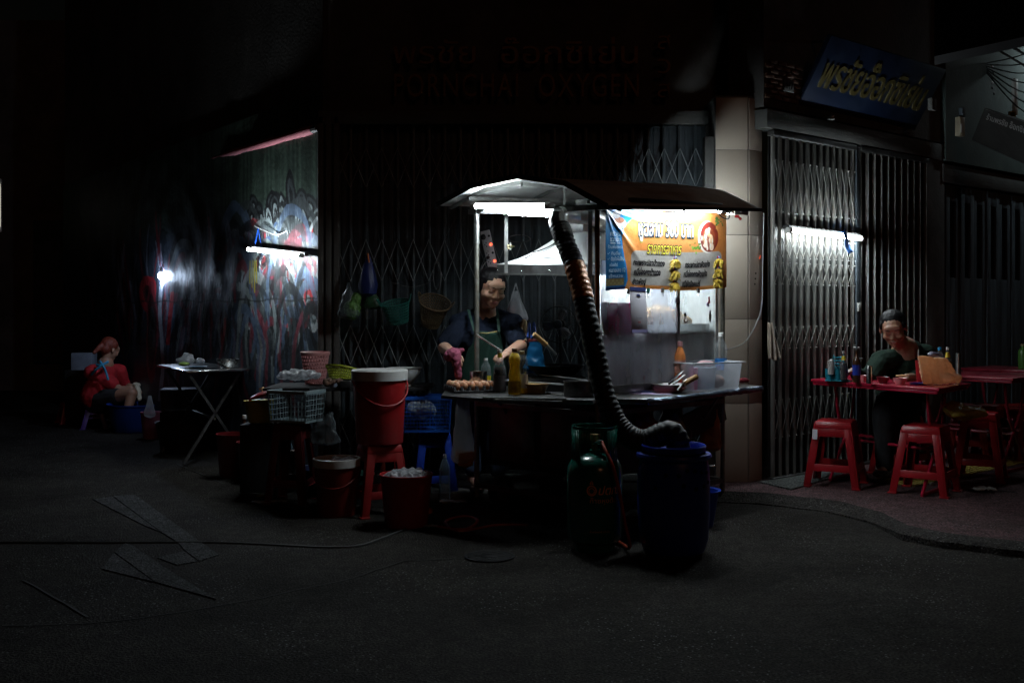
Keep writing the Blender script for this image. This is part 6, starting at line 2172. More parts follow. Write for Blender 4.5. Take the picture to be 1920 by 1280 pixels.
bucket('cooler_bucket', 'large red cooler bucket with a thick white lid on a stool', Vector((P(712, 800, 6.95).x, 6.95, .456)), .148, .172, .44, red_bkt, lid=.06, rot=R(25), cat='cooler')
bucket('red_bucket', 'red bucket filled with a crumpled clear bag in front of the cooler stack', Z(762, 984), .128, .158, .305, red_bkt, handle=False)
wbp = Z(762, 984)
tag(remesh('crumpled_bag', MB().ell(wbp + Vector((0, 0, .30)), (.14, .13, .035)).ell(wbp + Vector((.05, -.03, .325)), (.06, .05, .02)), bag_white, None, .006, 1, wrinkle=.028, wf=24), 'crumpled clear bag bulging from the front red bucket', 'bag')
bucket('small_cooler', 'smaller dark red cooler with an orange white rim left of the stack', Z(631, 964), .12, .143, .34, mat('dark_red_pail', (.16, .012, .008), .45), handle=True, cat='cooler')
sp = Z(631, 964)
lathed('white_band', 'pale rim band around the top of the smaller cooler', 'rim band', sp + Vector((0, 0, .315)), [(.152, 0), (.154, .05), (.145, .053), (.138, .05), (.138, .01)], white_pl, 40, main='band')
tag(remesh('ice_bag', MB().ell(sp + Vector((.03, .02, .335)), (.10, .08, .025)), bag_m, None, .006, 1, wrinkle=.022, wf=24), 'clear ice bag showing above the smaller cooler', 'bag')
# blue crate on blue stool
stool('plastic_stool', 'blue plastic stool under the blue crate', Vector((P(812, 860, 7.55).x, 7.55, 0)), blue_pl, R(12), .47, .31)


def crate(name, label, loc, w, d, h, m, rot, nx=10, nz=5):
    t = thing(name, label, 'crate', loc, rot)
    for (ax, s) in ((0, -1), (0, 1), (1, -1), (1, 1)):
        b = MB()
        Lh = (d if ax == 0 else w) / 2
        oth = (w if ax == 0 else d) / 2

        def q(x, z):
            fl = .012 * z / h
            return Vector((s * (oth + fl), x * (1 + fl / Lh), z)) if ax == 0 else Vector((x * (1 + fl / Lh), s * (oth + fl), z))
        n_ = nx if ax == 1 else max(4, int(nx * d / w))
        for i in range(n_ + 1):
            x = -Lh + 2 * Lh * i / n_
            wd = .009 if i in (0, n_) else .0022
            b.bar(q(x, 0), q(x, h), wd, .004)
        for j in range(nz + 1):
            z = .012 + (h - .03) * j / nz
            b.bar(q(-Lh, z), q(Lh, z), .004, .004)
        b.bar(q(-Lh, h), q(Lh, h), .014, .022)
        b.bar(q(-Lh, 0.006), q(Lh, 0.006), .008, .016)
        b.build('lattice_side', m, t)
    MB().box((0, 0, .004), (w, d, .005)).build('bottom', m, t)
    return t


crate('blue_crate', 'blue plastic mesh crate on the blue stool', Vector((P(800, 770, 7.5).x, 7.5, .475)), .31, .25, .235, mat('bright_blue_plastic', (.012, .09, .42), .4), R(6), 14, 8)
tag(remesh('crate_cloths', MB().ell(P(790, 768, 7.5), (.11, .08, .07)), mat('pale_mixed_cloth', (.30, .36, .42), .9, 0, .5, 20), None, .008, 1, wrinkle=.02, wf=22), 'pale crumpled cloths packed inside the blue crate', 'cloths')
bottle('water_bottle', 'tall clear ribbed water bottle standing on the ground beside the blue stool', Vector((P(834, 915, 7.35).x, 7.35, .0)), .325, .040, None, 0, white_pl, 'water', shell=mat('blue_clear_plastic', (.45, .65, .8), .08, 0, 0, alpha=.22))
# dark work table left of the cooler
tz_ = .775
wt = thing('work_table', 'low dark work table crowded with baskets and bags against the gate', 'table', Vector((-1.16, 7.72, 0)), R(0))
MB().box((0, 0, tz_ - .012), (1.16, .55, .022)).build('tabletop', mat('black_laminate', (.02, .02, .021), .85, 0, .2, spec=.15), wt, bevel=.004)
for sx_ in (-1, 1):
    for sy_ in (-1, 1):
        MB().bar((sx_ * .5, sy_ * .23, 0), (sx_ * .5, sy_ * .23, tz_ - .024), .022).build('leg', iron, wt)
lathed('colander', 'white plastic colander with a foot ring behind the big cooler', 'colander', Vector((P(758, 700, 7.6).x, 7.6, tz_)), [(.001, .02), (.05, .001), (.052, .001), (.05, .02), (.085, .05), (.112, .10), (.120, .130), (.128, .133), (.117, .128), (.08, .055)], mat('off_white_plastic', (.50, .52, .50), .4), 36)
pb_ = thing('perforated_bin', 'pink perforated plastic bin standing at the back of the work table', 'bin', Vector((P(591, 690, 7.85).x, 7.85, tz_)))
perf('side', [(.072, .0), (.102, .215)], 26, 8, pink_pl, pb_, hole=.52, stagger=True)
MB().lathe([(.001, 0), (.072, 0)], 24).build('bottom', pink_pl, pb_, solid=.003)
MB().lathe([(.101, .212), (.108, .214), (.110, .234), (.104, .238), (.100, .215)], 36, cap0=False).build('rim', pink_pl, pb_)
lb_ = thing('mesh_basket', 'yellow green mesh basket leaning on the work table', 'basket', Vector((P(636, 700, 7.55).x, 7.58, tz_ + .005)), euler=(R(-14), R(8), 0))
perf('side', [(.062, .0), (.118, .12)], 40, 7, lime_pl, lb_, hole=.45)
MB().lathe([(.001, 0), (.062, 0)], 24).build('bottom', lime_pl, lb_, solid=.003)
MB().lathe([(.117, .118), (.126, .120), (.126, .130), (.116, .128), (.117, .118)], 36, cap0=False).build('rim', lime_pl, lb_)
tag(remesh('plastic_bundle', MB().ell(P(562, 703, 7.5), (.15, .09, .032)).ell(P(535, 707, 7.48), (.07, .05, .014)), bag_white, None, .007, 1, wrinkle=.022, wf=20), 'flattened bundle of clear plastic bags on the work table', 'bag')
rt_ = MB()
for i in range(18):
    rt_.ell(P(606 + random.random() * 34, 712 + random.random() * 8, 7.45) + Vector((0, 0, 0)), (.022, .018, .014))
tag(remesh('root_pile', rt_, root_m, None, .006, 1, wrinkle=.006, wf=50), 'small pile of brown roots on the front of the work table', 'vegetables')
lathed('small_bowl', 'small pale blue bowl behind the pile of brown roots', 'bowl', Vector((P(625, 705, 7.52).x, 7.52, tz_)), [(.001, 0), (.025, .001), (.048, .055), (.050, .056), (.044, .05)], mat('pale_blue_bowl', (.40, .44, .55), .4), 26)
tag(MB().box((0, 0, 0), (.075, .06, .05), Matrix.Translation((P(648, 705, 7.42).x, 7.45, tz_ + .026))).build('black_box', black, bevel=.004), 'small black box beside the pile of roots', 'box')
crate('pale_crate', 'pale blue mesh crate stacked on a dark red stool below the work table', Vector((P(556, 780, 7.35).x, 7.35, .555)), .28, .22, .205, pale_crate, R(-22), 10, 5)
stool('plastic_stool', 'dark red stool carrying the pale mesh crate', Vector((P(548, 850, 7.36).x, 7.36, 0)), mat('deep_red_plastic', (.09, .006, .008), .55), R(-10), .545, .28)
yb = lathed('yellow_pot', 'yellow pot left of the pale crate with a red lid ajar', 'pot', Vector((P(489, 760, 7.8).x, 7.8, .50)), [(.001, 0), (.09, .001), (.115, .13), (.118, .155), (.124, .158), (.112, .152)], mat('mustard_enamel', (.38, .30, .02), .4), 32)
rl_ = thing('pot_lid', 'red lid with a wooden knob tilted over the yellow pot', 'lid', Vector((P(495, 722, 7.8).x, 7.8, .69)), euler=(0, R(-18), 0))
MB().lathe([(.12, 0), (.09, .022), (.03, .034), (.001, .035)], 32, cap0=False).build('dome', red_pl, rl_, solid=.003)
MB().lathe([(.008, .034), (.008, .05), (.022, .055), (.018, .065)], 16, cap1=True).build('knob', wood, rl_)
tag(MB().box((0, 0, 0), (.26, .24, .49), Matrix.Translation((P(489, 760, 7.8).x, 7.82, .246))).build('black_stand', black, bevel=.01), 'black stand hidden in shadow under the yellow pot', 'stand')
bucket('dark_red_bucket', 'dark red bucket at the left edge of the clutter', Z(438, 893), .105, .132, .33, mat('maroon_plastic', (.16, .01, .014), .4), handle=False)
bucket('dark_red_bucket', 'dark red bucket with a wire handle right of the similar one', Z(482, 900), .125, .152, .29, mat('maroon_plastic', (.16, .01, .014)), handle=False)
for i, (px, py, h, mm, lb, cm2) in enumerate(((452, 905, .37, mat('brown_glass', (.05, .02, .01), .12), 'dark bottle with a pale label leaning behind the left bucket', white_pl),
                                              (472, 905, .38, mat('green_glass', (.02, .05, .03), .1), 'dark green bottle standing behind the two buckets', black))):
    bottle('dark_bottle', lb, Vector((P(px + 6, 800, 8.6).x, 8.6, .10)), h, .04, None, 0, cm2, 'beer', shell=mm, lab=(mat('grey_label', (.16, .22, .24), .6), .3, .5))
tag(MB().box((0, 0, 0), (.3, .2, .10), Matrix.Translation((P(468, 800, 8.6).x, 8.62, .05))).build('bottle_box', black, bevel=.01), 'low dark box holding the two bottles behind the buckets', 'box')
bottle('water_bottle', 'clear ribbed bottle standing right of the dark red buckets', Z(541, 893), .31, .037, None, 0, red_pl, 'water', shell=mat('blue_clear_plastic', (.45, .65, .8)))
bag('hanging_bag', 'crumpled clear bag hanging under the work table near its leg', 'bag', P(608, 775, 7.35), .20, .22, bag_dim, .6, 31, .02, neck=.6)
tag(MB().tube([Z(575, 905), Z(590, 892) + Vector((0, 0, .05))], .006, 6).build('fallen_stick', steel), 'thin stick leaning on the ground beside the smaller cooler', 'stick')
bottle('sauce_bottle', 'small red sauce bottle lying against the stool behind the front bucket', Z(716, 950) + Vector((0, .15, .15)), .18, .03, None, 0, red_pl, 'plain', shell=mat('clear_red', (.4, .05, .03), .15, alpha=.5))
for i, (px, py, s) in enumerate(((488, 932, .03), (445, 898, .02), (560, 905, .02), (835, 945, .02), (1843, 0, 0))):
    if s:
        tag(MB().ell(Z(px, py) + Vector((0, 0, .01)), (s, s * .6, .004)).build('fallen_leaf', mat('yellow_leaf', (.35, .28, .03), .6), jitter=.003, jf=60), ['yellow leaf on the asphalt before the buckets', 'yellow leaf beside the dark red buckets', 'yellow scrap near the clear ribbed bottle', 'yellow scrap beside the platform'][i], 'leaf')
for i, (px, py, w_) in enumerate(((495, 944, .10), (526, 943, .06), (850, 943, .12), (808, 990, .05))):
    p = Z(px, py)
    tag(sheet('paper_scrap', lambda u, v: p + Vector(((u - .5) * w_ * 1.6, (v - .5) * w_ * .8, .016 + .012 * noise.noise(Vector((u * 4 + i, v * 4, 0))))), 10, 8, mat('wet_paper', (.34, .40, .44), .5, 0, .4, 20), solid=.001), ['larger wet paper scrap on the asphalt left of the smaller cooler', 'smaller wet paper scrap next to the larger one', 'crumpled litter in front of the platform', 'small litter at the foot of the front bucket'][i], 'litter')
tag(MB().tube(smooth_path([Z(808, 985), Z(850, 992), Z(880, 990), Z(895, 975), Z(870, 968), Z(835, 978), Z(860, 996), Z(930, 985), Z(990, 985)], 8), .011, 8).build('gas_hose', hose_m), 'orange hose coiled on the ground before the cart wheels', 'hose')
for o_ in (bpy.data.objects[-1],):
    pass
lathed('orange_disc', 'small round orange disc standing on edge near the hose coil', 'disc', Z(806, 968) + Vector((0, 0, .04)), [(.001, 0), (.022, .001), (.022, .02)], mat('orange_cap_plastic', (.45, .11, .02), .5), 18, euler=(R(80), 0, 0))
tag(MB().tube(smooth_path([Z(-40, 1018), Z(200, 1018), Z(420, 1018), Z(600, 1026), Z(670, 1024), Z(715, 1010), Z(760, 992)], 10), .011, 8).build('ground_hose', wire_m), 'long black hose lying across the road from the left edge', 'hose')

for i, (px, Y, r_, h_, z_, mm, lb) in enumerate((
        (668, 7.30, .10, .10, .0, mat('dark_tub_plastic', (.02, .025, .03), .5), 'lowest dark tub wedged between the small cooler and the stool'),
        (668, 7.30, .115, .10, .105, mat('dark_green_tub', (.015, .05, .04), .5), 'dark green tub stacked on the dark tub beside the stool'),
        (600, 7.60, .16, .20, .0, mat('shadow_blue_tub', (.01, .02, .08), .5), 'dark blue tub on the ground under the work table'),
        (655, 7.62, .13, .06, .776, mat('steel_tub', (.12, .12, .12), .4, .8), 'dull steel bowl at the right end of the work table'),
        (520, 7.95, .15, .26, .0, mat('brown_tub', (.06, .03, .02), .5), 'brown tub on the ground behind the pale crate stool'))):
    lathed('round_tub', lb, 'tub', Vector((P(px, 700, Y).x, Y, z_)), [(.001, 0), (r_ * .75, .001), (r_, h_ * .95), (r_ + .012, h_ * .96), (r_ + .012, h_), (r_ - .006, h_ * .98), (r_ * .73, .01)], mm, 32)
tag(remesh('cabbage_heap', MB().ell(P(655, 706, 7.62), (.06, .05, .035)).ell(P(645, 703, 7.6), (.035, .03, .03)), mat('dull_cabbage', (.07, .10, .03), .6, 0, .4, 20), None, .007, 1, wrinkle=.012, wf=30), 'dull green cabbages heaped in the steel bowl of the work table', 'vegetables')

# ---------------------------------------------------------------- far left group
sx0, sx1, sx2 = Vector((-3.016, 9.87, 0)) * .9, Vector((-2.515, 10.26, 0)) * .9, Vector((-3.69, 11.05, 0)) * .9
stt = thing('folding_table', 'folding steel table with crossed legs beside the graffiti wall', 'table', sx0)
E1, E2 = (sx1 - sx0), (sx2 - sx0) * .95
c_4 = [sx0, sx1, sx1 + E2, sx0 + E2]
MB().prism([(p.x, p.y) for p in c_4], .790, .810).build('tabletop', steel_bright, stt, True, bevel=.004)
for k in (.12, .88):
    a_ = sx0 + E2 * k
    b_ = sx1 + E2 * k
    MB().bar(a_ + E1 * .08 + Vector((0, 0, .79)), b_ - E1 * .02 + Vector((0, 0, .02)), .022).build('leg', steel_dark, stt, True)
    MB().bar(b_ - E1 * .08 + Vector((0, 0, .79)), a_ + E1 * .02 + Vector((0, 0, .02)), .022).build('leg', steel_dark, stt, True)
MB().bar(sx0 + E2 * .12 + E1 * .5 + Vector((0, 0, .38)), sx0 + E2 * .88 + E1 * .5 + Vector((0, 0, .38)), .018).build('cross_bar', steel, stt, True)
TT = .812
tp1 = Z(348, 687, TT)
tag(remesh('lettuce_bag', MB().ell(P(348, 675, 9.4), (.085, .07, .035)).ell(P(352, 670, 9.4), (.05, .05, .035)), bag_white, None, .007, 1, wrinkle=.015, wf=22), 'clear bag of lettuce on the folding steel table', 'bag')
tag(MB().ell(P(345, 682, 9.33), (.05, .05, .018)).build('lettuce', mat('lettuce', (.18, .28, .06), .6)), 'pale green lettuce under the film of the table bag', 'vegetables')
tag(remesh('small_bag', MB().ell(P(376, 676, 9.35), (.04, .035, .025)), bag_white, None, .006, 1, wrinkle=.012, wf=30), 'small knotted clear bag in the middle of the steel table', 'bag')
lathed('flat_dish', 'flat blue dish in front of the bags on the steel table', 'dish', Vector((P(371, 684, 9.25).x, 9.25, TT)), [(.001, 0), (.06, .001), (.082, .014), (.084, .015), (.06, .006)], mat('slate_dish', (.10, .15, .22), .3), 28)
lathed('mixing_bowl', 'steel mixing bowl with a spoon at the right end of the table', 'bowl', Vector((P(428, 690, 9.25).x, 9.25, TT)), [(.001, 0), (.04, .001), (.075, .035), (.092, .078), (.096, .080), (.088, .076), (.04, .008)], steel_bright, 32)
sp_ = thing('spoon', 'long spoon resting in the steel mixing bowl', 'spoon', P(430, 680, 9.25))
MB().tube([P(428, 684, 9.25), P(441, 669, 9.25)], .005, 6).build('handle', steel_bright, sp_, True)
tag(MB().tube(smooth_path([P(407, 672, 9.2), P(411, 680, 9.17), P(415, 690, 9.12)], 4), .005, 6).build('ladle', steel_bright), 'bent ladle handle hooked over the left rim of the mixing bowl', 'utensil')
ub = thing('plastic_box', 'clear lidded plastic box of packets on the ground behind the steel table', 'box', Vector((P(341, 750, 10.2).x, 10.2, .36)), R(8))
openbox(.34, .22, .19, .004, .008, mat('grey_clear_box', (.2, .2, .25), .3, alpha=.5), ub)
MB().box((0, 0, .2), (.37, .25, .015)).build('lid', mat('grey_lid', (.2, .22, .26), .4), ub, bevel=.004)
MB().box((.05, 0, .1), (.2, .18, .15)).build('packets', mat('printed_packets', (.16, .13, .10), .6, 0, .8, 14), ub)
lathed('black_tub', 'wide black tub in the shadow below the steel table', 'tub', Vector((P(345, 800, 9.95).x, 9.95, 0)), [(.001, 0), (.20, .001), (.255, .27), (.265, .275), (.25, .272), (.2, .01)], black, 40)
lathed('blue_basin', 'wide blue washing basin in front of the crouching woman', 'basin', Vector((P(262, 780, 11.7).x, 11.6, 0)), [(.001, 0), (.24, .001), (.29, .28), (.315, .285), (.315, .30), (.285, .296), (.24, .02)], mat('washing_blue', (.008, .04, .26), .4), 44)
tag(MB().lathe([(.001, .25), (.275, .25)], 40, Matrix.Translation((P(262, 780, 11.7).x, 11.6, 0)), cap0=False).build('wash_water', mat('soapy_water', (.02, .03, .05), .06)), 'dark water filling the blue washing basin', 'water')
pbn = lathed('pink_bin', 'pink mesh bin with a clear bag beside the blue basin', 'bin', Z(283, 822), [(.001, 0), (.075, .001), (.10, .26), (.108, .262), (.108, .272), (.098, .268)], mat('mauve_plastic', (.42, .14, .22), .45), 30)
bag('bin_bag', 'clear plastic bag hooked over the pink bin', 'bag', P(281, 742, 10.75), .12, .22, bag_m, .5, 41, .01, neck=.25)
tag(remesh('wash_cloth', MB().ell(P(256, 722, 11.8), (.05, .04, .03)).cap(P(258, 727, 11.75), P(262, 748, 11.7), .03, .025), mat('cream_cloth', (.55, .50, .38), .9, 0, .3), None, .006, 2, wrinkle=.01, wf=24), 'cream cloth lifted from the basin by the crouching woman', 'cloth')
tag(MB().box((0, 0, 0), (.34, .26, .35), Matrix.Translation((P(341, 750, 10.2).x, 10.2, .178))).build('dark_carton', black, bevel=.008), 'dark carton under the lidded plastic box', 'carton')
tag(MB().box((0, 0, 0), (.24, .18, .36), Matrix.Translation(P(158, 690, 12.4))).build('grey_canister', mat('pale_grey_plastic', (.22, .26, .32), .5), bevel=.01), 'pale grey canister behind the crouching woman', 'canister')
tag(MB().box((0, 0, 0), (.34, .3, .62), Matrix.Translation((P(158, 690, 12.4).x, 12.4, .31))).build('dark_stand', black, bevel=.01), 'dark stand under the pale grey canister', 'stand')
stool('low_stool', 'low purple blue stool under the crouching woman', Vector((P(184, 800, 11.95).x, 11.85, 0)), mat('violet_plastic', (.06, .03, .18), .45), R(20), .24, .27)
stool('low_stool', 'low red stool left behind the crouching woman', Vector((P(132, 780, 12.4).x, 12.4, 0)), red_pl, R(35), .24, .27)


# ---------------------------------------------------------------- right dining group
def rloc(px, py, z=pz):
    return Z(px, py, z)


L_, Fc, Rc = Vector((2.24, 8.00, 0)), Vector((2.83, 7.07, 0)), Vector((3.26, 7.57, 0))


def dining(name, label, a, b_, c, zt, m, nlegs=True):
    t = thing(name, label, 'table', (b_.x, b_.y, 0))
    d = a + (c - b_)
    MB().prism([(p.x, p.y) for p in (a, b_, c, d)], zt - .022, zt).build('tabletop', m, t, True, bevel=.005)
    MB().prism([(p.x + (1 if p in (a,) else 0) * 0, p.y) for p in [q.lerp((a + c) / 2, .03) for q in (a, b_, c, d)]], zt - .042, zt - .023).build('apron', m, t, True, bevel=.003)
    mid = (a + b_ + c + d) / 4
    for k in (-1, 1):
        off_ = (b_ - a) * .36 * k
        w_ = (c - b_) * .42
        p0, p1 = mid + off_ - w_, mid + off_ + w_
        kn = .34
        for (s0_, s1_) in ((p0, p1), (p1, p0)):
            m1 = s0_.lerp(s1_, .18)
            m2 = s0_.lerp(s1_, .82)
            MB().tube(smooth_path([m1 + Vector((0, 0, zt - .045)), s0_.lerp(s1_, .30) + Vector((0, 0, kn + .16)), s0_.lerp(s1_, .62) + Vector((0, 0, kn - .05)), s1_ + Vector((0, 0, pz + .012))], 5), .012, 8).build('leg', m, t, True)
        MB().bar(p0 + Vector((0, 0, pz + .012)), p1 + Vector((0, 0, pz + .012)), .02).build('foot_bar', m, t, True)
    MB().tube([mid - (b_ - a) * .36 + Vector((0, 0, kn)), mid + (b_ - a) * .36 + Vector((0, 0, kn))], .011, 8).build('stretcher', m, t, True)
    MB().tube([mid - (b_ - a) * .36 + (c - b_) * .2 + Vector((0, 0, kn + .02)), mid + (b_ - a) * .36 + (c - b_) * .2 + Vector((0, 0, kn + .02))], .011, 8).build('stretcher', m, t, True)
    return t


dining('dining_table', 'red folding dining table with condiments and a bag where the man eats', L_, Fc, Rc, .80, red_table)
r2 = DR * 1.5
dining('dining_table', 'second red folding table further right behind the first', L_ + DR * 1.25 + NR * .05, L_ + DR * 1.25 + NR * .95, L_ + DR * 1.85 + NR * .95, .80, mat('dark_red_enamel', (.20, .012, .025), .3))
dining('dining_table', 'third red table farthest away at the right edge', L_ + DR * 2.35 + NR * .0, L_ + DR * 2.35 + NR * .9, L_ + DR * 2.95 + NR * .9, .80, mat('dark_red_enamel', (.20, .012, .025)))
sr = stool('plastic_stool', 'front left red stool with a sticker before the dining table', rloc(1567, 908), red_pl, R(-27), .47, .37)
stk_ = MB().box((0, 0, 0), (.035, .002, .07)).build('sticker', paper_w, sr)
stk_.location = (-.118, -.158, .375)
stk_.rotation_euler = (R(-8), 0, 0)
copy_thing(sr, rloc(1735, 922), 'front right red stool at the near corner of the dining table', R(-36))
for o in list(bpy.data.objects[-1].children):
    pass
for o in bpy.context.scene.objects:
    if o.name.startswith('sticker') and o.parent and o.parent is not sr and 'front right' in o.parent.get('label', ''):
        bpy.data.objects.remove(o)
        break
s3 = stool('plastic_stool', 'red stool at the right end of the table carrying a yellow bag', rloc(1838, 897), red_pl, R(-30), .50, .34)
stool('plastic_stool', 'red stool under the seated man', Vector((3.02, 8.28, pz)), red_pl, R(40), .45, .34)
stool('plastic_stool', 'dim red stool in front of the second table at the right', rloc(1880, 868) + Vector((0, .3, 0)), mat('old_red_plastic', (.26, .012, .012)), R(50), .46, .33)
stool('plastic_stool', 'dim red stool at the right picture edge before the third table', rloc(1920, 862) + Vector((0, .1, 0)), mat('old_red_plastic', (.26, .012, .012)), R(20), .46, .33)
stool('plastic_stool', 'dim red stool standing behind the yellow bag', rloc(1815, 858), mat('old_red_plastic', (.26, .012, .012)), R(65), .46, .33)
yg = remesh('yellow_bag', MB().ell(P(1815, 774, 7.35), (.14, .10, .045)).ell(P(1788, 766, 7.4), (.08, .07, .045)), bag_yellow, None, .007, 2, wrinkle=.016, wf=14)
tag(yg, 'slumped yellow plastic bag on the stool at the right of the table', 'bag')
TZ = .80


def ont(px, py):
    return Z(px, py, TZ)


# condiment caddy
cy = thing('condiment_caddy', 'teal plastic condiment caddy with cups at the left end of the table', 'caddy', Vector((P(1570, 700, 7.8).x, 7.8, TZ)), R(-20))
for i, (x, y) in enumerate(((-.055, -.03), (.0, -.035), (.045, -.03), (-.03, .04), (.04, .04))):
    MB().lathe([(.001, 0), (.027, .001), (.031, .085), (.033, .087), (.029, .083)], 18, Matrix.Translation((x, y, .002))).build('cup', teal_cup, cy)
MB().box((0, 0, .004), (.17, .14, .006)).build('base', teal_cup, cy, bevel=.002)
for k in range(4):
    MB().box((0.01, .0, .10 + .024 * k), (.07, .012, .012)).build('handle_slat', teal_cup, cy, bevel=.002)
for s in (-1, 1):
    MB().box((.01 + s * .035, 0, .10), (.008, .012, .18)).build('handle_post', teal_cup, cy, bevel=.002)
for (px, lb) in ((1558, 'white shaker with a rounded lid in the condiment caddy'),):
    lathed('shaker', lb, 'shaker', Vector((P(px, 700, 7.75).x, 7.75, TZ + .05)), [(.001, 0), (.022, .001), (.024, .08), (.018, .105), (.001, .11)], mat('frosted_white', (.42, .4, .38), .4), 18)
bottle('soy_sauce_bottle', 'soy sauce bottle with yellow neck and white cap in the caddy', Vector((P(1582, 700, 7.72).x, 7.72, TZ + .01)), .21, .026, soy_m, .6, white_pl, 'soy', lab=(yellow_m, .70, .84))
bl_b = bottle('beer_bottle', 'dark bottle with a blue label and white stopper beside the caddy', Vector((P(1606, 708, 7.62).x, 7.62, TZ)), .245, .028, None, 0, black, 'beer', shell=mat('brown_glass', (.05, .02, .01)), lab=(mat('deep_blue_label', (.01, .03, .30), .4, 0, .2), .22, .52))
MB().ell((-.014, 0, .25), (.010, .009, .007)).ell((.014, 0, .25), (.010, .009, .007)).build('stopper', white_pl, bl_b)
lathed('napkin_holder', 'tall steel tumbler on the table in front of the man', 'tumbler', Vector((P(1630, 712, 7.5).x, 7.5, TZ)), [(.001, 0), (.020, .001), (.021, .118), (.018, .128), (.001, .13)], steel_bright, 20)
for px, py, Y, r_, mm, lb in ((1619, 703, 7.72, .028, pink_bowl, 'small pink cup behind the steel tumbler'), (1656, 709, 7.55, .045, mat('maroon_bowl', (.2, .02, .03), .3), 'dark maroon bowl near the man'), (1688, 713, 7.42, .048, pink_bowl, 'pink bowl with a spoon at the middle of the table')):
    lathed('bowl', lb, 'bowl', Vector((P(px, py, Y).x, Y, TZ)), [(.001, 0), (r_ * .6, .001), (r_ * .95, .035), (r_, .045), (r_ + .002, .046), (r_ - .004, .043)], mm, 26, group='bowls on the dining table')
lathed('dark_tray', 'flat blue black dish at the foot of the orange bag', 'dish', Vector((P(1722, 716, 7.4).x, 7.4, TZ)), [(.001, 0), (.05, .001), (.06, .014), (.062, .015), (.05, .006)], mat('navy_dish', (.01, .015, .12), .3), 24)
tag(MB().ell(P(1690, 704, 7.42), (.04, .02, .008)).build('food_scraps', noodle_m, jitter=.006, jf=40), 'food scraps heaped over the pink bowl', 'food')
# orange bag on table
ob_ = MB()
ob_.hexa([P(1730, 721, 7.28), P(1798, 718, 7.38), P(1800, 716, 7.5), P(1735, 717, 7.45)], [P(1720, 666, 7.30), P(1775, 672, 7.38), P(1778, 672, 7.44), P(1722, 668, 7.38)])
ob_.ell(P(1775, 708, 7.4), (.10, .07, .042))
tag(remesh('orange_bag', ob_, bag_orange, None, .007, 3, wrinkle=.012, wf=16), 'orange plastic carrier bag standing on the right end of the table', 'bag')
tag(MB().ell(P(1750, 664, 7.45), (.045, .03, .015)).build('grey_wrap', mat('grey_violet_film', (.16, .15, .22), .4), jitter=.008, jf=30), 'grey wrapped item sticking out of the orange bag', 'wrap')
lathed('red_cup', 'slim red drinking cup with a straw hidden behind the orange bag', 'cup', Vector((P(1725, 712, 7.5).x, 7.5, TZ)), [(.001, 0), (.022, .001), (.032, .165), (.034, .166), (.03, .16)], red_pl, 20)
tag(MB().tube([P(1722, 680, 7.48), P(1722, 655, 7.48)], .004, 6).build('straw', white_pl), 'white straw standing in the red cup', 'straw')
bottle('small_bottle', 'small clear bottle with a blue cap behind the orange bag', Vector((P(1762, 712, 7.65).x, 7.65, TZ)), .25, .03, None, 0, cyan_m, 'plain')
bottle('soy_sauce_bottle', 'soy sauce bottle with yellow neck behind the orange bag on the table', Vector((P(1777, 712, 7.7).x, 7.7, TZ)), .25, .03, soy_m, .6, white_pl, 'soy', lab=(yellow_m, .70, .86))
tag(MB().tube([P(1797, 716, 7.8), P(1797, 662, 7.8)], .018, 14).build('steel_cup', steel), 'slim steel container standing right of the orange bag', 'container')
bottle('green_bottle', 'green bottle on the third table at the right picture edge', Vector((P(1918, 680, 9.3).x, 9.3, TZ)), .22, .04, None, 0, mat('tan_cap', (.42, .33, .18)), 'plain', shell=mat('green_sauce', (.06, .16, .03), .3))
tg = rloc(1843, 921)
tag(sheet('crumpled_tissue', lambda u, v: tg + Vector(((u - .5) * .16, (v - .5) * .10, .015 + .03 * abs(noise.noise(Vector((u * 5, v * 5, 2)))))), 16, 12, mat('white_tissue', (.5, .5, .47), .8), solid=.001), 'crumpled white tissue on the yellow tactile paving', 'tissue')
tag(MB().ell(rloc(1747, 910) + Vector((0, 0, .012)), (.018, .015, .014)).build('paper_ball', mat('white_tissue', (.5, .5, .47)), jitter=.004, jf=60), 'small white paper ball behind the front right stool', 'litter')


# ================================================================ PEOPLE
def head(mb, M, s=1.0, sk=None):
    e = lambda c, r: mb.ell([x * s for x in c], [x * s for x in r], M=M)
    e((0, .012, .035), (.076, .094, .084))
    e((0, -.022, -.025), (.063, .066, .078))
    e((0, -.045, -.070), (.042, .040, .034))
    e((0, -.068, -.094), (.020, .018, .017))
    e((0, -.072, .040), (.052, .018, .030))
    for q in (-1, 1):
        e((q * .036, -.062, -.022), (.026, .024, .024))
        e((q * .030, -.0775, .008), (.017, .011, .0095))
        e((q * .028, -.080, .024), (.022, .008, .006))
        e((q * .077, .012, -.008), (.009, .018, .030))
        e((q * .012, -.088, -.029), (.009, .010, .0075))
    mb.cap(M @ Vector((0, -.082 * s, .014 * s)), M @ Vector((0, -.096 * s, -.024 * s)), .008 * s, .0115 * s)
    e((0, -.082, -.058), (.024, .012, .010))


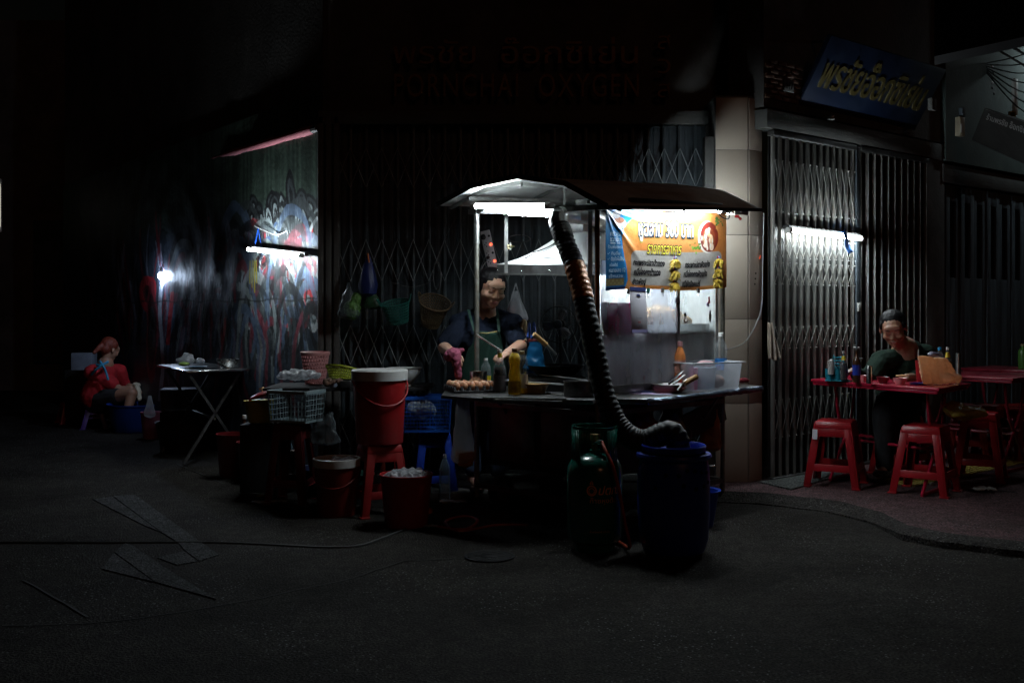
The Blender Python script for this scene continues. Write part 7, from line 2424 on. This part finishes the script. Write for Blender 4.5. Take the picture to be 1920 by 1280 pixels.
def face_bits(parent, M, s=1.0, lipm=lip_m, brow=hair_m):
    for q in (-1, 1):
        pts = [M @ Vector(((q * (.012 + .034 * t)) * s, (-.0905 + .012 * t * t) * s, (.029 + .006 * math.sin(math.pi * t * .8)) * s)) for t in (0, .25, .5, .75, 1)]
        MB().tube(pts, [.0014 * s, .0026 * s, .0026 * s, .002 * s, .001 * s], 6).build('eyebrow', brow, parent, True)
        pts = [M @ Vector(((q * (.016 + .030 * t)) * s, (-.0888 + .008 * t) * s, (.003 - .005 * math.sin(math.pi * t)) * s)) for t in (0, .25, .5, .75, 1)]
        MB().tube(pts, [.0005 * s, .0010 * s, .0012 * s, .0010 * s, .0005 * s], 6).build('eyelash', mat('lash', (.02, .012, .01), .7, 0, 0), parent, True)
    b = MB().ell((0, -.0915 * s, -.0555 * s), (.018 * s, .0050 * s, .0036 * s), M=M).ell((0, -.0905 * s, -.063 * s), (.015 * s, .0058 * s, .0044 * s), M=M)
    b.build('lips', lipm, parent, True)


def hand(mb, w, d, up, s=1.0, curl=.5, side=1):
    """palm from wrist w along d, palm normal -up, fingers curling"""
    d, up = d.normalized(), up.normalized()
    lat = d.cross(up).normalized()
    up = lat.cross(d).normalized()
    pc_ = w + d * .05 * s
    rot = Matrix((lat, d, up)).transposed()
    mb.ell(pc_, (.040 * s, .050 * s, .016 * s), rot)
    base = w + d * .088 * s
    for i, (off_, ln, r) in enumerate(((-.030, .070, .0085), (-.010, .080, .009), (.010, .075, .0088), (.029, .060, .008))):
        p = base + lat * off_ * s
        a = 0.25 + curl * .5
        dd = d
        r *= s
        for k in range(3):
            a2 = curl * (k + .4) * .75
            dir_ = (d * math.cos(a2) - up * math.sin(a2)).normalized()
            q = p + dir_ * ln * s * (.45, .32, .25)[k]
            mb.cap(p, q, r * (1 - .08 * k), r * (.94 - .1 * k), 8)
            p = q
    p = w + d * .03 * s - lat * .030 * s * side
    q = p + (d * .7 - lat * side * .6 - up * .35).normalized() * .035 * s
    q2 = q + (d * .9 - lat * side * .1 - up * .5).normalized() * .03 * s
    mb.cap(p, q, .012 * s, .010 * s, 8)
    mb.cap(q, q2, .010 * s, .0085 * s, 8)


def hm(loc, yaw, pitch, roll=0):
    return Matrix.Translation(loc) @ Matrix.Rotation(yaw, 4, 'Z') @ Matrix.Rotation(pitch, 4, 'X') @ Matrix.Rotation(roll, 4, 'Y')


# --- woman cooking
wm = thing('person', 'woman in a dark tee and green apron cooking behind the cart', 'person', (-.21, 7.6, .06))
HM = hm(P(921, 541, 7.36), R(24), R(20), R(5)) @ Matrix.Diagonal((1.10, 1.0, .97, 1))
S = 1.15
b = MB()
head(b, HM, S)
nk, sL, sR = P(911, 592, 7.48), P(868, 612, 7.50), P(958, 611, 7.42)
eL, eR = P(833, 651, 7.36), P(976, 648, 7.16)
hL, hR = P(848, 662, 7.08), P(950, 663, 6.92)
hp = P(903, 735, 7.56)
b.cap(HM @ Vector((0, .03, -.06)), nk + Vector((0, .02, 0)), .052, .056)
b.cap(nk, P(908, 640, 7.5), .09, .12)
b.cap(sL, sR, .07, .07)
b.cap(P(908, 640, 7.54), hp, .085, .12)
b.cap(sL, eL, .055, .045)
b.cap(sR, eR, .055, .045)
b.cap(eL, hL, .045, .030)
b.cap(eR, hR, .045, .029)
hand(b, hL, Vector((.3, -.9, -.35)), Vector((0, -.3, 1)), 1.0, .9, 1)
hand(b, hR, Vector((-.35, -.75, -.1)), Vector((0, -.1, 1)), 1.0, .8, -1)
for s_ in (-1, 1):
    kn = Vector((hp.x + s_ * .09, 7.55, .48))
    an = Vector((hp.x + s_ * .09 + .03, 7.52, .13))
    b.cap(hp + Vector((s_ * .07, 0, -.05)), kn, .095, .065)
    b.cap(kn, an, .06, .038)
    b.cap(an, an + Vector((.04, -.12, -.035)), .035, .028)
remesh('body', b, skin_m, wm, .0055, 3)
face_bits(wm, HM, S)
hb2 = MB()
hb2.ell((0, .022 * S, .050 * S), (.083 * S, .095 * S, .080 * S), M=HM)
hb2.ell((0, .08 * S, .0), (.07 * S, .05 * S, .07 * S), M=HM)
hb2.ell((0, .118 * S, .015 * S), (.04 * S, .038 * S, .038 * S), M=HM)
for s_ in (-1, 1):
    hb2.ell((s_ * .069 * S, .012 * S, .020 * S), (.015 * S, .046 * S, .052 * S), M=HM)
remesh('hair', hb2, hair_m, wm, .005, 2, wrinkle=.0015, wf=60)
sh = MB()
sh.cap(P(911, 606, 7.50), P(907, 645, 7.5), .12, .150)
sh.ell(P(905, 640, 7.42), (.155, .12, .11))
sh.cap(sL + Vector((.01, 0, -.005)), sR + Vector((-.01, 0, -.005)), .080, .080)
sh.cap(P(890, 592, 7.52), P(860, 606, 7.52), .052, .072)
sh.cap(P(934, 592, 7.50), P(962, 606, 7.44), .052, .072)
sh.cap(P(906, 640, 7.48), hp + Vector((0, 0, .05)), .155, .175)
sh.cap(sL, sL.lerp(eL, .80), .078, .076)
sh.cap(sR, sR.lerp(eR, .80), .078, .076)
cutp = HM @ Vector((0, 0, -.13 * S))
remesh('shirt', sh, navy_cl, wm, .007, 3, wrinkle=.007, wf=11)
# neckline skin
tr_ = MB()
tr_.cap(hp + Vector((0, 0, .02)), hp + Vector((0, 0, -.10)), .172, .17)
for s_ in (-1, 1):
    kn = Vector((hp.x + s_ * .09, 7.55, .48))
    tr_.cap(hp + Vector((s_ * .07, 0, -.05)), kn, .115, .085)
    tr_.cap(kn, Vector((hp.x + s_ * .09 + .03, 7.52, .20)), .085, .062)
remesh('trousers', tr_, denim, wm, .009, 3, wrinkle=.006, wf=12)
# skin V at the neck
vn = MB().ell(P(913, 590, 7.415), (.052, .026, .042), Matrix.Rotation(R(18), 3, 'X'))
remesh('neck_opening', vn, skin_m, wm, .005, 2)
# apron


def apr(u, v):
    wtop, wbot = .088, .165
    w = wtop + (wbot - wtop) * min(1, v * 1.7)
    x = (u - .5) * 2 * w
    c = P(913, 622, 7.30).lerp(P(905, 745, 7.36), v)
    bulge = .06 * (1 - (abs(u - .5) * 2) ** 2)
    return c + Vector((x, -bulge + .02 + .008 * math.sin(u * 17 + v * 5), .006 * math.sin(u * 6)))


sheet('apron', apr, 30, 34, apron_m, wm, solid=.003)
for s_, px0, py0, px1, py1 in ((-1, 878, 580, 890, 622), (1, 932, 579, 936, 622)):
    a_ = P(px0, py0, 7.43)
    c_ = P(px1, py1, 7.28)
    MB().bar(a_, a_.lerp(c_, .5) + Vector((0, -.025, 0)), .018, .003).bar(a_.lerp(c_, .5) + Vector((0, -.025, 0)), c_, .018, .003).build('apron_strap', apron_m, wm, True)
MB().tube([P(893, 623, 7.24), P(912, 625, 7.22), P(932, 621, 7.24)], .0025, 5).build('apron_trim', mat('gold_thread', (.2, .15, .04), .4, .5), wm, True)
tag(MB().tube([P(893, 627, 7.0), P(936, 655, 6.85)], .006, 8).build('long_skimmer', steel_bright), 'thin steel skimmer handle held across the green apron', 'utensil')
ck = MB().ell(hL + Vector((.005, -.06, -.01)), (.055, .075, .05)).cap(hL + Vector((.03, -.10, -.02)), hL + Vector((.045, -.10, -.14)), .036, .022)
ck.ell(hL + Vector((.05, -.06, .02)), (.03, .02, .015))
tag(remesh('pink_cloth', ck, pink_cloth, None, .006, 2, wrinkle=.012, wf=26), 'magenta cloth clutched in the cooking woman\'s hand', 'cloth')
for s_ in (-1, 1):
    an = Vector((hp.x + s_ * .09 + .06, 7.44, .075))
    MB().ell(an, (.05, .12, .028)).build('sandal', mat('brown_sandal', (.06, .035, .025), .7), wm, True)

# --- man eating
mn = thing('person', 'man in a dark green shirt eating at the red table', 'person', (3.0, 8.3, pz))
HM = hm(P(1675, 617, 8.06), R(-22), R(26), R(-6)) @ Matrix.Diagonal((1.10, 1.0, .97, 1))
S = 1.10
b = MB()
head(b, HM, S)
nk, sL, sR = P(1697, 655, 8.18), P(1652, 678, 8.12), P(1735, 665, 8.32)
eL, eR = P(1628, 712, 7.98), P(1757, 705, 8.22)
hL, hR = P(1600, 696, 7.84), P(1700, 708, 7.80)
hp = Vector((3.03, 8.32, .60))
ch_ = P(1695, 690, 8.25)
b.cap(HM @ Vector((0, .02, -.06)), nk, .06, .065)
b.cap(nk, ch_, .10, .13)
b.cap(sL, sR, .075, .075)
b.cap(ch_, hp, .14, .16)
for (s_, e_, h_) in ((sL, eL, hL), (sR, eR, hR)):
    b.cap(s_, e_, .058, .048)
    b.cap(e_, h_, .045, .031)
hand(b, hL, Vector((-.6, -.6, .05)), Vector((0, 0, 1)), 1.0, .7, 1)
hand(b, hR, Vector((-.7, -.6, -.05)), Vector((0, 0, 1)), 1.0, .7, -1)
for s_ in (-1, 1):
    kn = Vector((2.86 + s_ * .13, 7.93 + s_ * .10, .56))
    an = kn + Vector((.02, .04, -.40))
    b.cap(hp + Vector((s_ * .08, 0, 0)), kn, .095, .065)
    b.cap(kn, an, .06, .04)
    b.cap(an, an + Vector((-.08, -.10, -.04)), .036, .03)
remesh('body', b, skin_b, mn, .006, 3)
face_bits(mn, HM, S, mat('dull_lip', (.25, .09, .07), .45))
hb2 = MB()
hb2.ell((0, .026 * S, .054 * S), (.081 * S, .092 * S, .080 * S), M=HM)
hb2.ell((0, .07 * S, .0), (.07 * S, .05 * S, .07 * S), M=HM)
for s_ in (-1, 1):
    hb2.ell((s_ * .066 * S, -.01 * S, .045 * S), (.014 * S, .040 * S, .035 * S), M=HM)
remesh('hair', hb2, hair_m, mn, .005, 2, wrinkle=.002, wf=60)
sh = MB()
sh.cap(P(1703, 664, 8.24), ch_, .12, .165)
sh.cap(nk.lerp(HM @ Vector((0, .02, -.06)), .22) + Vector((.01, .02, 0)), P(1704, 668, 8.24), .078, .12)
sh.cap(sL, sR, .088, .088)
sh.cap(ch_, hp + Vector((0, 0, .05)), .17, .19)
sh.cap(sL, eL, .082, .072)
sh.cap(sR, eR, .082, .072)
sh.cap(eL, eL.lerp(hL, .75), .070, .050)
sh.cap(eR, eR.lerp(hR, .75), .070, .050)
remesh('shirt', sh, green_cl, mn, .007, 3, wrinkle=.007, wf=11)
tr_ = MB()
for s_ in (-1, 1):
    kn = Vector((2.86 + s_ * .13, 7.93 + s_ * .10, .56))
    an = kn + Vector((.02, .04, -.38))
    tr_.cap(hp + Vector((s_ * .07, 0, 0)), kn, .12, .085)
    tr_.cap(kn, an, .085, .065)
    MB().ell(an + Vector((-.05, -.06, -.055)), (.05, .10, .03), Matrix.Rotation(R(-40), 3, 'Z')).build('shoe', black, mn, True)
tr_.cap(hp + Vector((0, 0, .03)), hp, .17, .16)
remesh('trousers', tr_, trouser, mn, .009, 3, wrinkle=.006, wf=12)

# --- woman washing up, seen from behind
ww = thing('person', 'red haired woman in a red shirt crouching over the washing basin', 'person', (P(184, 800, 11.95).x, 11.9, 0))
HM = hm(P(206, 656, 11.85), R(146), R(24), 0)
S = 1.05
b = MB()
head(b, HM, S)
nk, sL, sR = P(198, 683, 11.82), P(172, 698, 11.78), P(222, 696, 11.98)
ch_ = P(190, 725, 11.85)
hp = Vector((P(184, 770, 11.85).x, 11.85, .33))
b.cap(HM @ Vector((0, .02, -.06)), nk, .05, .055)
b.cap(nk, ch_, .09, .13)
b.cap(sL, sR, .07, .07)
b.cap(ch_, hp, .13, .16)
eR, hR = P(232, 722, 12.05), P(247, 724, 12.0)
eL, hL = P(225, 730, 11.75), P(246, 728, 11.75)
b.cap(sR, eR, .055, .045)
b.cap(eR, hR, .042, .03)
b.cap(sL, eL, .055, .045)
b.cap(eL, hL, .042, .03)
hand(b, hR, Vector((.8, 0, -.2)), Vector((0, 0, 1)), .95, .7, 1)
hand(b, hL, Vector((.8, .1, -.2)), Vector((0, 0, 1)), .95, .7, -1)
for (s_, kp, ap_) in ((0, P(247, 738, 11.62), Vector((P(240, 800, 11.6).x, 11.5, .10))), (1, P(246, 738, 12.2), Vector((P(244, 790, 12.1).x, 12.15, .10)))):
    b.cap(hp + Vector((.06, -.08 + .18 * s_, -.0)), kp, .095, .065)
    b.cap(kp, ap_, .06, .038)
    b.cap(ap_, ap_ + Vector((.12, 0, -.04)), .035, .028)
remesh('body', b, skin_b, ww, .008, 3)
face_bits(ww, HM, S)
hb2 = MB()
hb2.ell((0, .030 * S, .045 * S), (.088 * S, .098 * S, .086 * S), M=HM)
hb2.ell((0, .06 * S, -.01 * S), (.075 * S, .06 * S, .07 * S), M=HM)
hb2.cap(HM @ Vector((0, .12, .0)), HM @ Vector((0, .17, -.10)), .035, .02)
remesh('hair', hb2, hair_red, ww, .007, 2, wrinkle=.003, wf=40)
sh = MB()
sh.cap(P(198, 698, 11.84), ch_, .125, .165)
sh.cap(sL, sR, .088, .088)
sh.cap(ch_, hp + Vector((0, 0, .02)), .17, .19)
sh.cap(sR, sR.lerp(eR, .85), .088, .082)
sh.cap(sL, sL.lerp(eL, .7), .088, .082)
remesh('shirt', sh, red_cl, ww, .009, 3, wrinkle=.012, wf=9)
sk_ = MB()
sk_.cap(hp + Vector((0, 0, -.02)), hp + Vector((.04, -.02, -.02)), .18, .16)
for (s_, kp) in ((0, P(247, 738, 11.62)), (1, P(246, 738, 12.2))):
    q0 = hp + Vector((.06, -.08 + .18 * s_, 0))
    sk_.cap(q0, q0.lerp(kp, .5), .12, .092)
remesh('shorts', sk_, trouser, ww, .009, 3, wrinkle=.005, wf=12)
for pts in ([P(181, 684, 11.66), P(190, 684, 11.62), P(203, 678, 11.68)], [P(187, 677, 11.7), P(192, 684, 11.61), P(198, 696, 11.62), P(203, 712, 11.62)], [P(192, 684, 11.61), P(180, 693, 11.6), P(172, 702, 11.64)]):
    MB().tube(smooth_path(pts, 5), .014, 6).build('apron_strap', sky_strap, ww, True)
bpy.context.view_layer.update()
bpy.data.scenes.remove(TMP)
bpy.context.view_layer.update()
